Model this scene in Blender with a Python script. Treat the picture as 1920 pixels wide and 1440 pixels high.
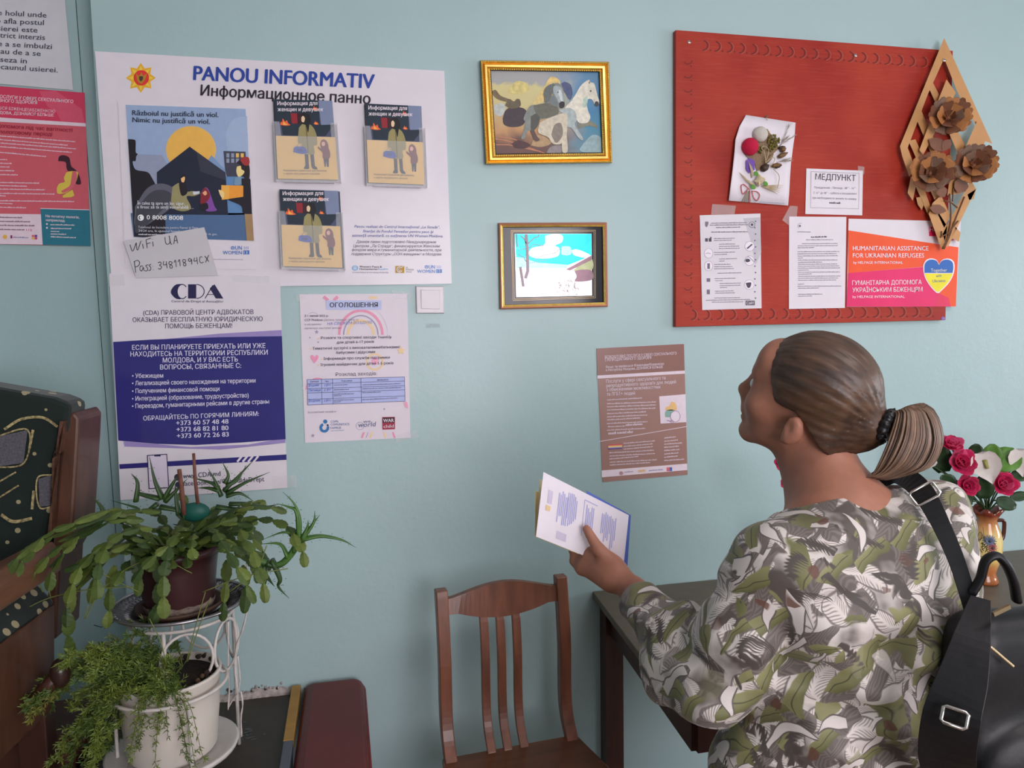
import bpy, bmesh, math, random
import numpy as np
from mathutils import Vector, Matrix, noise as mnoise
from mathutils.geometry import tessellate_polygon

scene = bpy.context.scene
for o in list(bpy.data.objects):
    bpy.data.objects.remove(o, do_unlink=True)
COL = scene.collection

# ------------------------------------------------------------------ camera
D, H = 2.23, 1.62                       # distance to the painted wall, eye height (m)
YAW, PITCH, ROLL, FPX = 0.215392943, 0.0828911042, -0.0175835062, 1435.38
cam_d = bpy.data.cameras.new('camera')
cam_d.sensor_fit = 'HORIZONTAL'; cam_d.sensor_width = 36.0
cam_d.lens = 36.0 * FPX / 1920.0
cam_d.clip_start = 0.02
cam = bpy.data.objects.new('camera', cam_d); COL.objects.link(cam)
_fwd = Vector((math.sin(YAW)*math.cos(PITCH), math.cos(YAW)*math.cos(PITCH), -math.sin(PITCH)))
_r0 = Vector((math.cos(YAW), -math.sin(YAW), 0)); _u0 = _r0.cross(_fwd)
RT = _r0*math.cos(ROLL) + _u0*math.sin(ROLL)
UP = -_r0*math.sin(ROLL) + _u0*math.cos(ROLL)
CAM = Vector((0, -D, H))
cam.matrix_world = Matrix(((RT.x, UP.x, -_fwd.x, CAM.x), (RT.y, UP.y, -_fwd.y, CAM.y), (RT.z, UP.z, -_fwd.z, CAM.z), (0, 0, 0, 1)))
scene.camera = cam
scene.view_settings.view_transform = 'Standard'
scene.view_settings.look = 'None'
scene.view_settings.gamma = 1.0
scene.view_settings.use_curve_mapping = False
scene.view_settings.exposure = 0.02

# ------------------------------------------------------------------ light of the room
world = bpy.data.worlds.new('World'); scene.world = world; world.use_nodes = True
world.node_tree.nodes['Background'].inputs[0].default_value = (0.9, 0.95, 1.0, 1)
world.node_tree.nodes['Background'].inputs[1].default_value = 0.25
CURTAIN_GLOW = 7.4                     # daylight behind the sheer curtain of the window opposite the wall
SIDE_GLOW = 10.5                       # open sky seen in the window of the right wall
def area_light(name, loc, target, sx, sy, power, color):
    l = bpy.data.lights.new(name, 'AREA'); l.shape = 'RECTANGLE'; l.size = sx; l.size_y = sy
    l.energy = power; l.color = color
    o = bpy.data.objects.new(name, l); COL.objects.link(o); o.location = loc
    o.rotation_euler = (Vector(target) - Vector(loc)).to_track_quat('-Z', 'Y').to_euler()
    return o
ROOM = dict(x0=-2.6, x1=6.5, y0=-4.2, y1=0.0, z1=3.05)
area_light('ceiling_fill_light', (1.6, -2.2, 3.0), (1.6, -2.2, 0), 1.2, 0.5, 16, (1.0, 0.95, 0.93))  # soft ambient fill added below the ceiling, no lamp fitting hangs here

# ------------------------------------------------------------------ survey of the wall: picture point -> place in the room
def ray(px, py): return _fwd*FPX + RT*(px-960) - UP*(py-720)
def at(px, py, y=0.0):                  # on the upright plane y
    d = ray(px, py); return CAM + d*((y-CAM.y)/d.y)
def atz(px, py, z):                     # on the level plane z
    d = ray(px, py); return CAM + d*((z-CAM.z)/d.z)

# ------------------------------------------------------------------ helpers
def lin(v):
    v /= 255.0
    return v/12.92 if v <= 0.04045 else ((v+0.055)/1.055)**2.4
def ob(r, g, b, k=1.3): return tuple(min(0.92, lin(c)*k) for c in (r, g, b))

_mats = {}
def mat(name, rgb=None, rough=0.6, metal=0.0, spec=0.4, var=0.06, vs=18.0, bump=0.0, bs=60.0, emit=None, trans=0.0, alpha=1.0, sheen=0.0, coat=0.0, sss=0.0, stretch=None):
    if name in _mats: return _mats[name]
    m = bpy.data.materials.new(name); m.use_nodes = True
    nt = m.node_tree; b = nt.nodes['Principled BSDF']; _mats[name] = m
    b.inputs['Roughness'].default_value = rough; b.inputs['Metallic'].default_value = metal
    b.inputs['Specular IOR Level'].default_value = spec
    b.inputs['Transmission Weight'].default_value = trans; b.inputs['Alpha'].default_value = alpha
    b.inputs['Coat Weight'].default_value = coat; b.inputs['Sheen Weight'].default_value = sheen
    if sss:
        b.inputs['Subsurface Weight'].default_value = sss
        b.inputs['Subsurface Radius'].default_value = (0.01, 0.004, 0.002)
    tc = nt.nodes.new('ShaderNodeTexCoord'); vec = tc.outputs['Object']
    if stretch:
        mp = nt.nodes.new('ShaderNodeMapping'); mp.inputs['Scale'].default_value = stretch
        nt.links.new(vec, mp.inputs['Vector']); vec = mp.outputs[0]
    if var:
        n = nt.nodes.new('ShaderNodeTexNoise'); n.inputs['Scale'].default_value = vs; n.inputs['Detail'].default_value = 5
        nt.links.new(vec, n.inputs['Vector'])
        r = nt.nodes.new('ShaderNodeValToRGB')
        r.color_ramp.elements[0].position = 0.3; r.color_ramp.elements[1].position = 0.7
        r.color_ramp.elements[0].color = (*[max(0, c*(1-var)) for c in rgb], 1)
        r.color_ramp.elements[1].color = (*[min(1, c*(1+var)) for c in rgb], 1)
        nt.links.new(n.outputs['Fac'], r.inputs['Fac']); nt.links.new(r.outputs['Color'], b.inputs['Base Color'])
    else:
        b.inputs['Base Color'].default_value = (*rgb, 1)
    if bump:
        n2 = nt.nodes.new('ShaderNodeTexNoise'); n2.inputs['Scale'].default_value = bs; n2.inputs['Detail'].default_value = 6
        nt.links.new(vec, n2.inputs['Vector'])
        bp = nt.nodes.new('ShaderNodeBump'); bp.inputs['Strength'].default_value = bump; bp.inputs['Distance'].default_value = 0.004
        nt.links.new(n2.outputs['Fac'], bp.inputs['Height']); nt.links.new(bp.outputs['Normal'], b.inputs['Normal'])
    if emit:
        b.inputs['Emission Color'].default_value = (*rgb, 1); b.inputs['Emission Strength'].default_value = emit
    return m
def ink(r, g, b, k=1.3, rough=0.5, spec=0.3):
    return mat('print_%d_%d_%d' % (r, g, b), ob(r, g, b, k), rough=rough, spec=spec, var=0.03, vs=60)

class MB:
    """collects faces with materials and links them as ONE mesh object"""
    def __init__(s): s.v = []; s.f = []; s.mi = []; s.ms = []; s.sm = []
    def m(s, material):
        if material not in s.ms: s.ms.append(material)
        return s.ms.index(material)
    def add(s, vs, fs, material, smooth=False):
        o = len(s.v); k = s.m(material)
        s.v.extend([tuple(p) for p in vs])
        for f in fs:
            s.f.append(tuple(o+i for i in f)); s.mi.append(k); s.sm.append(smooth)
        return s
    def box(s, a, b, material):
        x0, y0, z0 = a; x1, y1, z1 = b
        vs = [(x0,y0,z0),(x1,y0,z0),(x1,y1,z0),(x0,y1,z0),(x0,y0,z1),(x1,y0,z1),(x1,y1,z1),(x0,y1,z1)]
        return s.add(vs, [(0,3,2,1),(4,5,6,7),(0,1,5,4),(1,2,6,5),(2,3,7,6),(3,0,4,7)], material)
    def hexa(s, bot, top, material):    # two matching loops of points
        n = len(bot)
        fs = [tuple(range(n))[::-1], tuple(range(n, 2*n))] + [(i, (i+1) % n, n+(i+1) % n, n+i) for i in range(n)]
        return s.add(list(bot)+list(top), fs, material)
    def bar(s, p, q, w, h, material, up=(0,0,1)):
        p = Vector(p); q = Vector(q); d = (q-p).normalized(); u = Vector(up)
        sd = d.cross(u).normalized(); u2 = sd.cross(d)
        L = lambda c: [c+sd*w/2+u2*h/2, c-sd*w/2+u2*h/2, c-sd*w/2-u2*h/2, c+sd*w/2-u2*h/2]
        return s.hexa(L(p), L(q), material)
    def tube(s, pts, rad, material, seg=8, cap=True, flat=1.0, up=None, smooth=True):
        pts = [Vector(p) for p in pts]; n = len(pts)
        rr = rad if isinstance(rad, (list, tuple)) else [rad]*n
        vs = []; ref = Vector(up) if up else None; prev = None
        for i, p in enumerate(pts):
            t = (pts[min(i+1, n-1)] - pts[max(i-1, 0)])
            if t.length < 1e-9: t = Vector((0,0,1))
            t.normalize()
            if prev is None:
                a = ref if ref else (Vector((0,0,1)) if abs(t.z) < 0.9 else Vector((1,0,0)))
                x = t.cross(a)
                if x.length < 1e-6: x = t.cross(Vector((0,1,0.01)))
                x.normalize()
            else:
                x = prev - t*prev.dot(t)
                if x.length < 1e-6: x = t.orthogonal()
                x.normalize()
            prev = x; y = t.cross(x)
            for k in range(seg):
                a = 2*math.pi*k/seg
                vs.append(p + x*math.cos(a)*rr[i] + y*math.sin(a)*rr[i]*flat)
        fs = []
        for i in range(n-1):
            for k in range(seg):
                k2 = (k+1) % seg
                fs.append((i*seg+k, i*seg+k2, (i+1)*seg+k2, (i+1)*seg+k))
        if cap:
            fs.append(tuple(range(seg))[::-1]); fs.append(tuple((n-1)*seg+k for k in range(seg)))
        return s.add(vs, fs, material, smooth)
    def lathe(s, c, prof, material, seg=40, smooth=True, wob=None, cap=False):
        c = Vector(c); vs = []; n = len(prof)
        for r, z in prof:
            for k in range(seg):
                a = 2*math.pi*k/seg
                rr, zz = (r, z) if wob is None else wob(r, z, a)
                vs.append(c + Vector((rr*math.cos(a), rr*math.sin(a), zz)))
        fs = [(i*seg+k, i*seg+(k+1) % seg, (i+1)*seg+(k+1) % seg, (i+1)*seg+k) for i in range(n-1) for k in range(seg)]
        if cap: fs += [tuple(range(seg))[::-1], tuple((n-1)*seg+k for k in range(seg))]
        return s.add(vs, fs, material, smooth)
    def prism(s, pts, ext, material):   # planar outline pushed along ext
        e = Vector(ext); return s.hexa([Vector(p) for p in pts], [Vector(p)+e for p in pts], material)
    def ball(s, c, r, material, seg=12, rings=8, sc=(1,1,1), rot=None):
        c = Vector(c); vs = []; fs = []
        for i in range(rings+1):
            th = math.pi*i/rings
            for k in range(seg):
                a = 2*math.pi*k/seg
                p = Vector((r*sc[0]*math.sin(th)*math.cos(a), r*sc[1]*math.sin(th)*math.sin(a), r*sc[2]*math.cos(th)))
                vs.append(c + (rot @ p if rot else p))
        for i in range(rings):
            for k in range(seg):
                fs.append((i*seg+k, (i+1)*seg+k, (i+1)*seg+(k+1) % seg, i*seg+(k+1) % seg))
        return s.add(vs, fs, material, True)
    def build(s, name, parent=None, bevel=0, weld=False, fix=False):
        me = bpy.data.meshes.new(name); me.from_pydata([tuple(v) for v in s.v], [], s.f)
        for m in s.ms: me.materials.append(m)
        me.polygons.foreach_set('material_index', s.mi); me.polygons.foreach_set('use_smooth', s.sm)
        if fix:
            bm = bmesh.new(); bm.from_mesh(me)
            bmesh.ops.remove_doubles(bm, verts=bm.verts, dist=1e-6)
            bmesh.ops.recalc_face_normals(bm, faces=bm.faces); bm.to_mesh(me); bm.free()
        me.update()
        o = bpy.data.objects.new(name, me); COL.objects.link(o)
        if parent: o.parent = parent
        if bevel:
            b = o.modifiers.new('bevel', 'BEVEL'); b.width = bevel; b.segments = 2; b.limit_method = 'ANGLE'
        return o
def tag(o, label=None, cat=None, group=None, kind=None):
    if label: o['label'] = label
    if cat: o['category'] = cat
    if group: o['group'] = group
    if kind: o['kind'] = kind
    return o
def thing(name, label, cat, group=None, loc=(0,0,0)):
    o = bpy.data.objects.new(name, None); COL.objects.link(o); o.location = loc; o.empty_display_size = 0.05
    return tag(o, label, cat, group)
def rebase(o, p):
    """move a mesh's origin to p without moving the mesh"""
    p = Vector(p); o.data.transform(Matrix.Translation(-p)); o.location = p; return o
def copy_tree(o, parent=None):
    c = o.copy(); COL.objects.link(c)
    if parent: c.parent = parent
    for ch in list(o.children): copy_tree(ch, c)
    return c
def bez(p0, p1, p2, p3, n=12):
    p0, p1, p2, p3 = map(Vector, (p0, p1, p2, p3)); r = []
    for i in range(n+1):
        t = i/n; u = 1-t
        r.append(p0*u**3 + p1*3*u*u*t + p2*3*u*t*t + p3*t**3)
    return r
def spline(pts, n=6):
    pts = [Vector(p) for p in pts]; q = [pts[0]*2-pts[1]] + pts + [pts[-1]*2-pts[-2]]; out = []
    for i in range(1, len(q)-2):
        a, b, c, d = q[i-1:i+3]
        for k in range(n):
            t = k/n
            out.append(0.5*((2*b) + (c-a)*t + (2*a-5*b+4*c-d)*t*t + (3*b-a-3*c+d)*t**3))
    out.append(pts[-1]); return out

# ------------------------------------------------------------------ flat print on a sheet that hangs on the wall
_tc = {}
def text_mesh(s, bold, res):
    k = (s, bold, res)
    if k not in _tc:
        cu = bpy.data.curves.new('t', 'FONT'); cu.body = s; cu.size = 1.0; cu.resolution_u = res; cu.fill_mode = 'NONE'
        o = bpy.data.objects.new('t', cu); COL.objects.link(o)
        dg = bpy.context.evaluated_depsgraph_get()
        me = bpy.data.meshes.new_from_object(o.evaluated_get(dg))
        co = [v.co.copy() for v in me.vertices]; nb = {}
        for e in me.edges: a, b = e.vertices; nb.setdefault(a, []).append(b); nb.setdefault(b, []).append(a)
        seen = set(); loops = []
        for st in range(len(co)):                  # outlines of the letters, one closed loop each
            if st in seen or len(nb.get(st, ())) != 2: continue
            L = [st]; seen.add(st); cur = st
            while True:
                nx = [v for v in nb[cur] if v not in seen]
                if cur == st: nx = [v for v in nx if v == cur+1] or nx
                if not nx: break
                cur = nx[0]; seen.add(cur); L.append(cur)
            if len(L) > 2: loops.append(L)
        ar = lambda L: sum(co[L[i-1]].x*co[L[i]].y-co[L[i]].x*co[L[i-1]].y for i in range(len(L)))
        def inside(p, L):
            r = False
            for i in range(len(L)):
                a, b = co[L[i-1]], co[L[i]]
                if (a.y > p.y) != (b.y > p.y) and p.x < (b.x-a.x)*(p.y-a.y)/(b.y-a.y)+a.x: r = not r
            return r
        isin = lambda L, M: M is not L and abs(ar(M)) > abs(ar(L)) and ar(M)*ar(L) < 0 and inside(co[L[0]], M)
        hole = [L for L in loops if any(isin(L, M) for M in loops)]; solid = [L for L in loops if L not in hole]
        vs = []; fs = []
        for L in solid:
            hs = [h_ for h_ in hole if isin(h_, L)]; pl = [L]+hs; flat = [v for q in pl for v in q]; o0 = len(vs)
            vs += [tuple(co[v]) for v in flat]
            fs += [tuple(o0+i for i in t) for t in tessellate_polygon([[co[v] for v in q] for q in pl])]
        bpy.data.objects.remove(o); bpy.data.curves.remove(cu); bpy.data.meshes.remove(me)
        _tc[k] = (vs, fs)
    return _tc[k]
CAP = max(v[1] for v in text_mesh('H', 0.0, 2)[0])
class Print:
    """coordinates (cx, cy) of a close-up: picture x = ox + s*cx, y = oy + s*cy, on the plane y0 (number or function of picture x, y)"""
    def __init__(s, y0, ox=0, oy=0, sc=1.0): s.y0 = y0; s.ox = ox; s.oy = oy; s.sc = sc; s.mb = MB(); s.lift = 0.0006; s.rng = random.Random(7)
    def w(s, cx, cy, lift=0.0):
        px = s.ox+s.sc*cx; py = s.oy+s.sc*cy
        y = s.y0(px, py) if callable(s.y0) else s.y0
        return at(px, py, y-lift)
    def sheet(s, pts, material, th=0.0012):
        f = [s.w(*p) for p in pts]; b = [p + Vector((0, th, 0)) for p in f]
        s.mb.hexa(b, f, material); return s
    def poly(s, pts, material, l=1):
        s.mb.add([s.w(*p, s.lift*l) for p in pts], [tuple(range(len(pts)))], material); return s
    def curve(s, pts, material, l=1, n=5):           # smooth closed outline
        P = [Vector((*p, 0)) for p in pts]; q = spline(P+[P[0]], n)[:-1]
        return s.poly([(p.x, p.y) for p in q], material, l)
    def rect(s, x0, y0, x1, y1, material, l=1, sl=0.0):
        return s.poly([(x0, y0), (x1, y0+sl*(x1-x0)), (x1, y1+sl*(x1-x0)), (x0, y1)], material, l)
    def disc(s, x, y, r, material, l=1, ry=None, n=28, a0=0, a1=360):
        ry = ry or r; full = a1-a0 >= 360
        p = [(x+r*math.cos(math.radians(a0+(a1-a0)*i/n)), y+ry*math.sin(math.radians(a0+(a1-a0)*i/n))) for i in range(n if full else n+1)]
        return s.poly(p, material, l)
    def ring(s, x, y, r, wd, material, l=1, a0=0, a1=360, ry=None, n=36):
        ry = ry or r
        return s.stroke([(x+r*math.cos(math.radians(a0+(a1-a0)*i/n)), y+ry*math.sin(math.radians(a0+(a1-a0)*i/n))) for i in range(n+1)], wd, material, l)
    def stroke(s, pts, wd, material, l=1):
        P = [Vector(p) for p in pts]; a = []; b = []
        for i, p in enumerate(P):
            t = P[min(i+1, len(P)-1)]-P[max(i-1, 0)]
            if t.length == 0: t = Vector((1, 0))
            nrm = Vector((-t.y, t.x)).normalized()*wd/2
            a.append(s.w(p.x+nrm.x, p.y+nrm.y, s.lift*l)); b.append(s.w(p.x-nrm.x, p.y-nrm.y, s.lift*l))
        n = len(P)
        s.mb.add(a+b, [(i, i+1, n+i+1, n+i) for i in range(n-1)], material); return s
    def star(s, x, y, r0, r1, k, material, l=1, rot=-90):
        return s.poly([(x+(r0 if i % 2 == 0 else r1)*math.cos(math.radians(rot+180*i/k)), y+(r0 if i % 2 == 0 else r1)*math.sin(math.radians(rot+180*i/k))) for i in range(2*k)], material, l)
    def text(s, t, x0, y0, x1, y1, h, material, l=2, bold=0.0, ital=0.0, res=2, cond=None):
        vs, fs = text_mesh(t, 0.0, res)
        if not vs: return s
        a = min(v[0] for v in vs); b = max(v[0] for v in vs)
        L = math.hypot(x1-x0, y1-y0); ex = ((x1-x0)/L, (y1-y0)/L); ey = (-ex[1], ex[0])
        k = L/(b-a); out = []
        for v in vs:
            q = v[1]/CAP*h; p = (v[0]-a)*k + ital*q
            out.append(s.w(x0+ex[0]*p-ey[0]*q, y0+ex[1]*p-ey[1]*q, s.lift*l))
        s.mb.add(out, fs, material)
        if bold:                                   # heavier weight: the same letters again, a hair to each side
            for dx, dy in ((-1, 0), (1, 0), (0, .8)):
                o2 = []
                for v in vs:
                    q = v[1]/CAP*h + dy*bold*h; p = (v[0]-a)*k + ital*q + dx*bold*h*1.3
                    o2.append(s.w(x0+ex[0]*p-ey[0]*q, y0+ex[1]*p-ey[1]*q, s.lift*(l+.08*(2+dx+dy))))
                s.mb.add(o2, fs, material)
        return s
    def words(s, x0, y0, x1, y1, h, material, l=2, gap=0.35, fill=0.8):   # a line too small to read: word-long broken marks
        L = math.hypot(x1-x0, y1-y0); ex = ((x1-x0)/L, (y1-y0)/L); p = 0.0; R = s.rng
        while p < L:
            wl = h*R.uniform(1.6, 6.5); e = min(p+wl, L); q = p
            while q < e:
                lw = h*R.uniform(0.35, 0.6); hh = h*R.choice((0.7, 0.7, 0.75, 1.0))
                e2 = min(q+lw, e)
                c = [(x0+ex[0]*u-(-ex[1])*v, y0+ex[1]*u-ex[0]*v) for u, v in ((q, 0), (e2, 0), (e2, hh), (q, hh))]
                s.poly(c, material, l); q = e2 + h*0.14
            p = e + h*gap
        return s
    def build(s, name, label, cat, group=None, parent=None):
        o = s.mb.build(name, parent)
        c = sum((Vector(v) for v in s.mb.v[:4]), Vector())/4
        if parent is None: rebase(o, c)
        return tag(o, label, cat, group)
# ------------------------------------------------------------------ the room
def wall_paint():
    m = bpy.data.materials.new('glossy_teal_wall_paint'); m.use_nodes = True; nt = m.node_tree; b = nt.nodes['Principled BSDF']
    tc = nt.nodes.new('ShaderNodeTexCoord')
    n = nt.nodes.new('ShaderNodeTexNoise'); n.inputs['Scale'].default_value = 1.6; n.inputs['Detail'].default_value = 4
    r = nt.nodes.new('ShaderNodeValToRGB')
    r.color_ramp.elements[0].position = .3; r.color_ramp.elements[1].position = .7
    r.color_ramp.elements[0].color = (0.385, 0.530, 0.535, 1); r.color_ramp.elements[1].color = (0.430, 0.575, 0.585, 1)
    nt.links.new(tc.outputs['Object'], n.inputs['Vector']); nt.links.new(n.outputs['Fac'], r.inputs['Fac'])
    sp = nt.nodes.new('ShaderNodeTexNoise'); sp.inputs['Scale'].default_value = 26; sp.inputs['Detail'].default_value = 6
    nt.links.new(tc.outputs['Object'], sp.inputs['Vector'])
    r2 = nt.nodes.new('ShaderNodeValToRGB'); r2.color_ramp.elements[0].position = .745; r2.color_ramp.elements[1].position = .77
    r2.color_ramp.elements[0].color = (0, 0, 0, 1); r2.color_ramp.elements[1].color = (.35, .35, .35, 1)
    nt.links.new(sp.outputs['Fac'], r2.inputs['Fac'])
    mx = nt.nodes.new('ShaderNodeMix'); mx.data_type = 'RGBA'; mx.inputs['B'].default_value = (0.33, 0.42, 0.42, 1)
    nt.links.new(r2.outputs['Color'], mx.inputs['Factor']); nt.links.new(r.outputs['Color'], mx.inputs['A'])
    nt.links.new(mx.outputs['Result'], b.inputs['Base Color'])
    b.inputs['Roughness'].default_value = 0.40; b.inputs['Specular IOR Level'].default_value = 0.55
    b1 = nt.nodes.new('ShaderNodeTexNoise'); b1.inputs['Scale'].default_value = 9; b1.inputs['Detail'].default_value = 8; b1.inputs['Roughness'].default_value = .62
    nt.links.new(tc.outputs['Object'], b1.inputs['Vector'])
    bp = nt.nodes.new('ShaderNodeBump'); bp.inputs['Strength'].default_value = .35; bp.inputs['Distance'].default_value = .006
    nt.links.new(b1.outputs['Fac'], bp.inputs['Height']); nt.links.new(bp.outputs['Normal'], b.inputs['Normal'])
    return m
WALL = wall_paint()
XS = -0.606                                             # where the wall steps back behind the armchair
X0, X1, Y0, Z1 = ROOM['x0'], ROOM['x1'], ROOM['y0'], ROOM['z1']
def struct(name, mb): return tag(mb.build(name), kind='structure')
struct('wall_back', MB().box((XS, 0, 0), (X1, .2, Z1), WALL))
struct('wall_back_recess', MB().box((X0, .11, 0), (XS, .2, Z1), WALL))
V0, V1, VZ0, VZ1 = -3.5, -1.3, .95, 2.6                # the second window, in the right wall
fr2 = MB(); fr2.box((X1, Y0, 0), (X1+.15, V0, Z1), WALL); fr2.box((X1, V1, 0), (X1+.15, .2, Z1), WALL); fr2.box((X1, V0, 0), (X1+.15, V1, VZ0), WALL); fr2.box((X1, V0, VZ1), (X1+.15, V1, Z1), WALL)
struct('wall_right', fr2)
struct('wall_left', MB().box((X0-.15, Y0, 0), (X0, .2, Z1), WALL))
WX0, WX1, WZ0, WZ1 = 0.25, 2.06, 0.85, 2.58             # the curtained window opposite
fr = MB()
fr.box((X0-.15, Y0-.2, 0), (WX0, Y0, Z1), WALL); fr.box((WX1, Y0-.2, 0), (X1+.15, Y0, Z1), WALL)
fr.box((WX0, Y0-.2, 0), (WX1, Y0, WZ0), WALL); fr.box((WX0, Y0-.2, WZ1), (WX1, Y0, Z1), WALL)
struct('wall_front', fr)
struct('ceiling', MB().box((X0-.15, Y0-.2, Z1), (X1+.15, .2, Z1+.1), mat('ceiling_whitewash', (.78, .76, .76), rough=.9, bump=.1)))
struct('floor', MB().box((X0-.15, Y0-.2, -.1), (X1+.15, .2, 0), mat('brown_floorboards', (.24, .15, .10), rough=.45, var=.25, vs=6, stretch=(1, 12, 1), bump=.1)))
wf = MB(); WM = mat('white_window_paint', (.75, .75, .75), rough=.4)
for a, b in (((WX0, Y0-.12, WZ0), (WX0+.06, Y0-.05, WZ1)), ((WX1-.06, Y0-.12, WZ0), (WX1, Y0-.05, WZ1)), ((WX0, Y0-.12, WZ0), (WX1, Y0-.05, WZ0+.06)), ((WX0, Y0-.12, WZ1-.06), (WX1, Y0-.05, WZ1)), ((1.16, Y0-.12, WZ0), (1.22, Y0-.05, WZ1))): wf.box(a, b, WM)
win = struct('window_1', wf)
# sheer curtain lit by the daylight outside
cm = bpy.data.materials.new('daylit_sheer_curtain'); cm.use_nodes = True; nt = cm.node_tree; b = nt.nodes['Principled BSDF']
tc = nt.nodes.new('ShaderNodeTexCoord'); wv = nt.nodes.new('ShaderNodeTexNoise'); mp = nt.nodes.new('ShaderNodeMapping')
mp.inputs['Scale'].default_value = (7, 1, .15); wv.inputs['Scale'].default_value = 1.0; wv.inputs['Detail'].default_value = 3
nt.links.new(tc.outputs['Object'], mp.inputs['Vector']); nt.links.new(mp.outputs[0], wv.inputs['Vector'])
mr = nt.nodes.new('ShaderNodeMapRange'); mr.inputs['From Min'].default_value = .3; mr.inputs['From Max'].default_value = .7
mr.inputs['To Min'].default_value = CURTAIN_GLOW*.6; mr.inputs['To Max'].default_value = CURTAIN_GLOW*1.4
nt.links.new(wv.outputs['Fac'], mr.inputs['Value']); nt.links.new(mr.outputs[0], b.inputs['Emission Strength'])
b.inputs['Emission Color'].default_value = (1.0, .94, 1.0, 1); b.inputs['Base Color'].default_value = (.8, .8, .8, 1)
n = 90; vs = []
for i in range(n+1):
    x = WX0+(WX1-WX0)*i/n
    y = Y0+.02+.012*math.sin(i*1.1)
    vs += [(x, y, WZ0-.05), (x, y, WZ1)]
struct('window_1_curtain', MB().add(vs, [(2*i, 2*i+2, 2*i+3, 2*i+1) for i in range(n)], cm, True))
wf = MB()
for y0_, y1_, z0_, z1_ in ((V0, V0+.06, VZ0, VZ1), (V1-.06, V1, VZ0, VZ1), (V0, V1, VZ0, VZ0+.06), (V0, V1, VZ1-.06, VZ1), ((V0+V1)/2-.03, (V0+V1)/2+.03, VZ0, VZ1)): wf.box((X1+.05, y0_, z0_), (X1+.12, y1_, z1_), WM)
struct('window_2', wf)
cm2 = mat('daylight_in_window_glass', (.93, .95, 1.0), rough=.2, var=0, emit=SIDE_GLOW)
struct('window_2_pane', MB().add([(X1+.085, V0, VZ0), (X1+.085, V1, VZ0), (X1+.085, V1, VZ1), (X1+.085, V0, VZ1)], [(0, 3, 2, 1)], cm2))
# crack and tape edge on the recessed wall
cr = MB(); CRM = mat('wall_crack', (.05, .07, .07), rough=.9)
cr.tube([at(142+48*i/8, 80*i, .1095) for i in range(14)], .0009, CRM, seg=4)
cr.tube([at(*p, .1095) for p in ((176, 1172), (190, 1176), (204, 1172), (213, 1166), (214, 1140))], .0012, CRM, seg=4)
tag(cr.build('wall_crack'), kind='structure')
# ------------------------------------------------------------------ sheets and boards on the wall
PAPER = mat('white_paper', (.80, .735, .79), rough=.55, spec=.3, var=.02)
GLOSSPAPER = mat('glossy_white_paper', (.80, .735, .79), rough=.25, spec=.4, var=.02)
GREYPAPER = mat('grey_copy_paper', (.60, .57, .60), rough=.6, var=.03, vs=8)
TAPE = mat('clear_tape', (.85, .85, .85), rough=.15, spec=.7, alpha=.16, var=.1, bump=.6, bs=90)
INK = lambda r, g, b: ink(r, g, b)
K = INK(45, 42, 52)
def tape(pr, name, quads, parent):
    for q in quads:
        o = MB().hexa([pr.w(*p, -.0002) for p in q], [pr.w(*p, .0009) for p in q], TAPE).build(name, parent)
        o.matrix_parent_inverse = Matrix.Translation(-parent.location); o['label'] = 'clear glossy adhesive tape'

# --- A4 notice in a plastic sleeve, cut by the picture's left edge
p = Print(.107)
p.sheet([(-60, -40), (118, -40), (137, 169), (-48, 153)], mat('paper_in_sleeve', (.72, .70, .74), rough=.5, var=.03))
for t, a, b, c, d in (("e holul unde", -4, 28, 87, 33), ("o afla postul", -8, 43, 82, 47), ("usierei este", -14, 57, 70, 61), ("strict interzis", -6, 70, 84, 75), ("e a se imbulzi", -4, 86, 97, 92), ("sau de a se", -6, 100, 76, 105), ("aseza in", -8, 115, 50, 119), ("scaunul usierei.", -6, 129, 108, 136)):
    p.text(t, a, b, c, d, 9.5, INK(58, 58, 72), bold=.012)
o = p.build('notice_sheet', 'white notice in plastic sleeve with grey lines of text, above the pink poster', 'notice')
# --- pink poster
p = Print(.105, 0, 160, .2222)
PK, PD, PW = INK(195, 88, 100), INK(196, 58, 88), INK(215, 195, 205)
p.sheet([(-330, -18), (713, 62), (765, 1357), (-250, 1335)], PK)
p.poly([(-330, -18), (713, 62), (723, 318), (-310, 268)], PD, 1)
p.poly([(330, 50), (470, 45), (690, 200), (715, 318), (520, 310), (480, 230), (400, 180)], INK(203, 80, 105), 1.5)
p.poly([(-310, 250), (722, 320), (724, 348), (-310, 290)], PW, 2)
p.text("БЕЗКОШТОВНІ ПОСЛУГИ У СФЕРІ СЕКСУАЛЬНОГО", -310, 85, 617, 150, 26, PW, 3, .02)
p.text("ТА РЕПРОДУКТИВНОГО ЗДОРОВ'Я", -320, 120, 312, 160, 26, PW, 3, .02)
p.text("ЯКЩО ТИ ЯВЛЯЄШСЯ БІЖЕНЦЕМ/БІЖЕНКОЮ", -300, 185, 465, 232, 24, PW, 3)
p.text("В МОЛДОВА, ДІЗНАЙСЯ БІЛЬШЕ", -120, 236, 452, 264, 24, PW, 3, .02)
p.text("Допомога під час вагітності", -30, 354, 610, 394, 30, INK(140, 25, 50), 3, .02)
p.text("та пологовому періоді", -70, 402, 440, 428, 30, INK(140, 25, 50), 3, .02)
for y, x in ((462, 635), (492, 570), (522, 640), (552, 605), (598, 390)): p.words(-120, y-40, x, y+ (18 if y < 590 else 8), 11, PW, 3)
for y, x in ((632, 60), (664, 100), (694, 80), (726, 120), (760, 150)): p.words(-120, y-5, x, y, 11, PW, 3)
for y, x in ((830, 330), (856, 230), (886, 380), (922, 460), (938, 50), (985, 625), (1003, 105), (1038, 220)): p.words(-120, y-8, x, y, 11, PW, 3)
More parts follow.
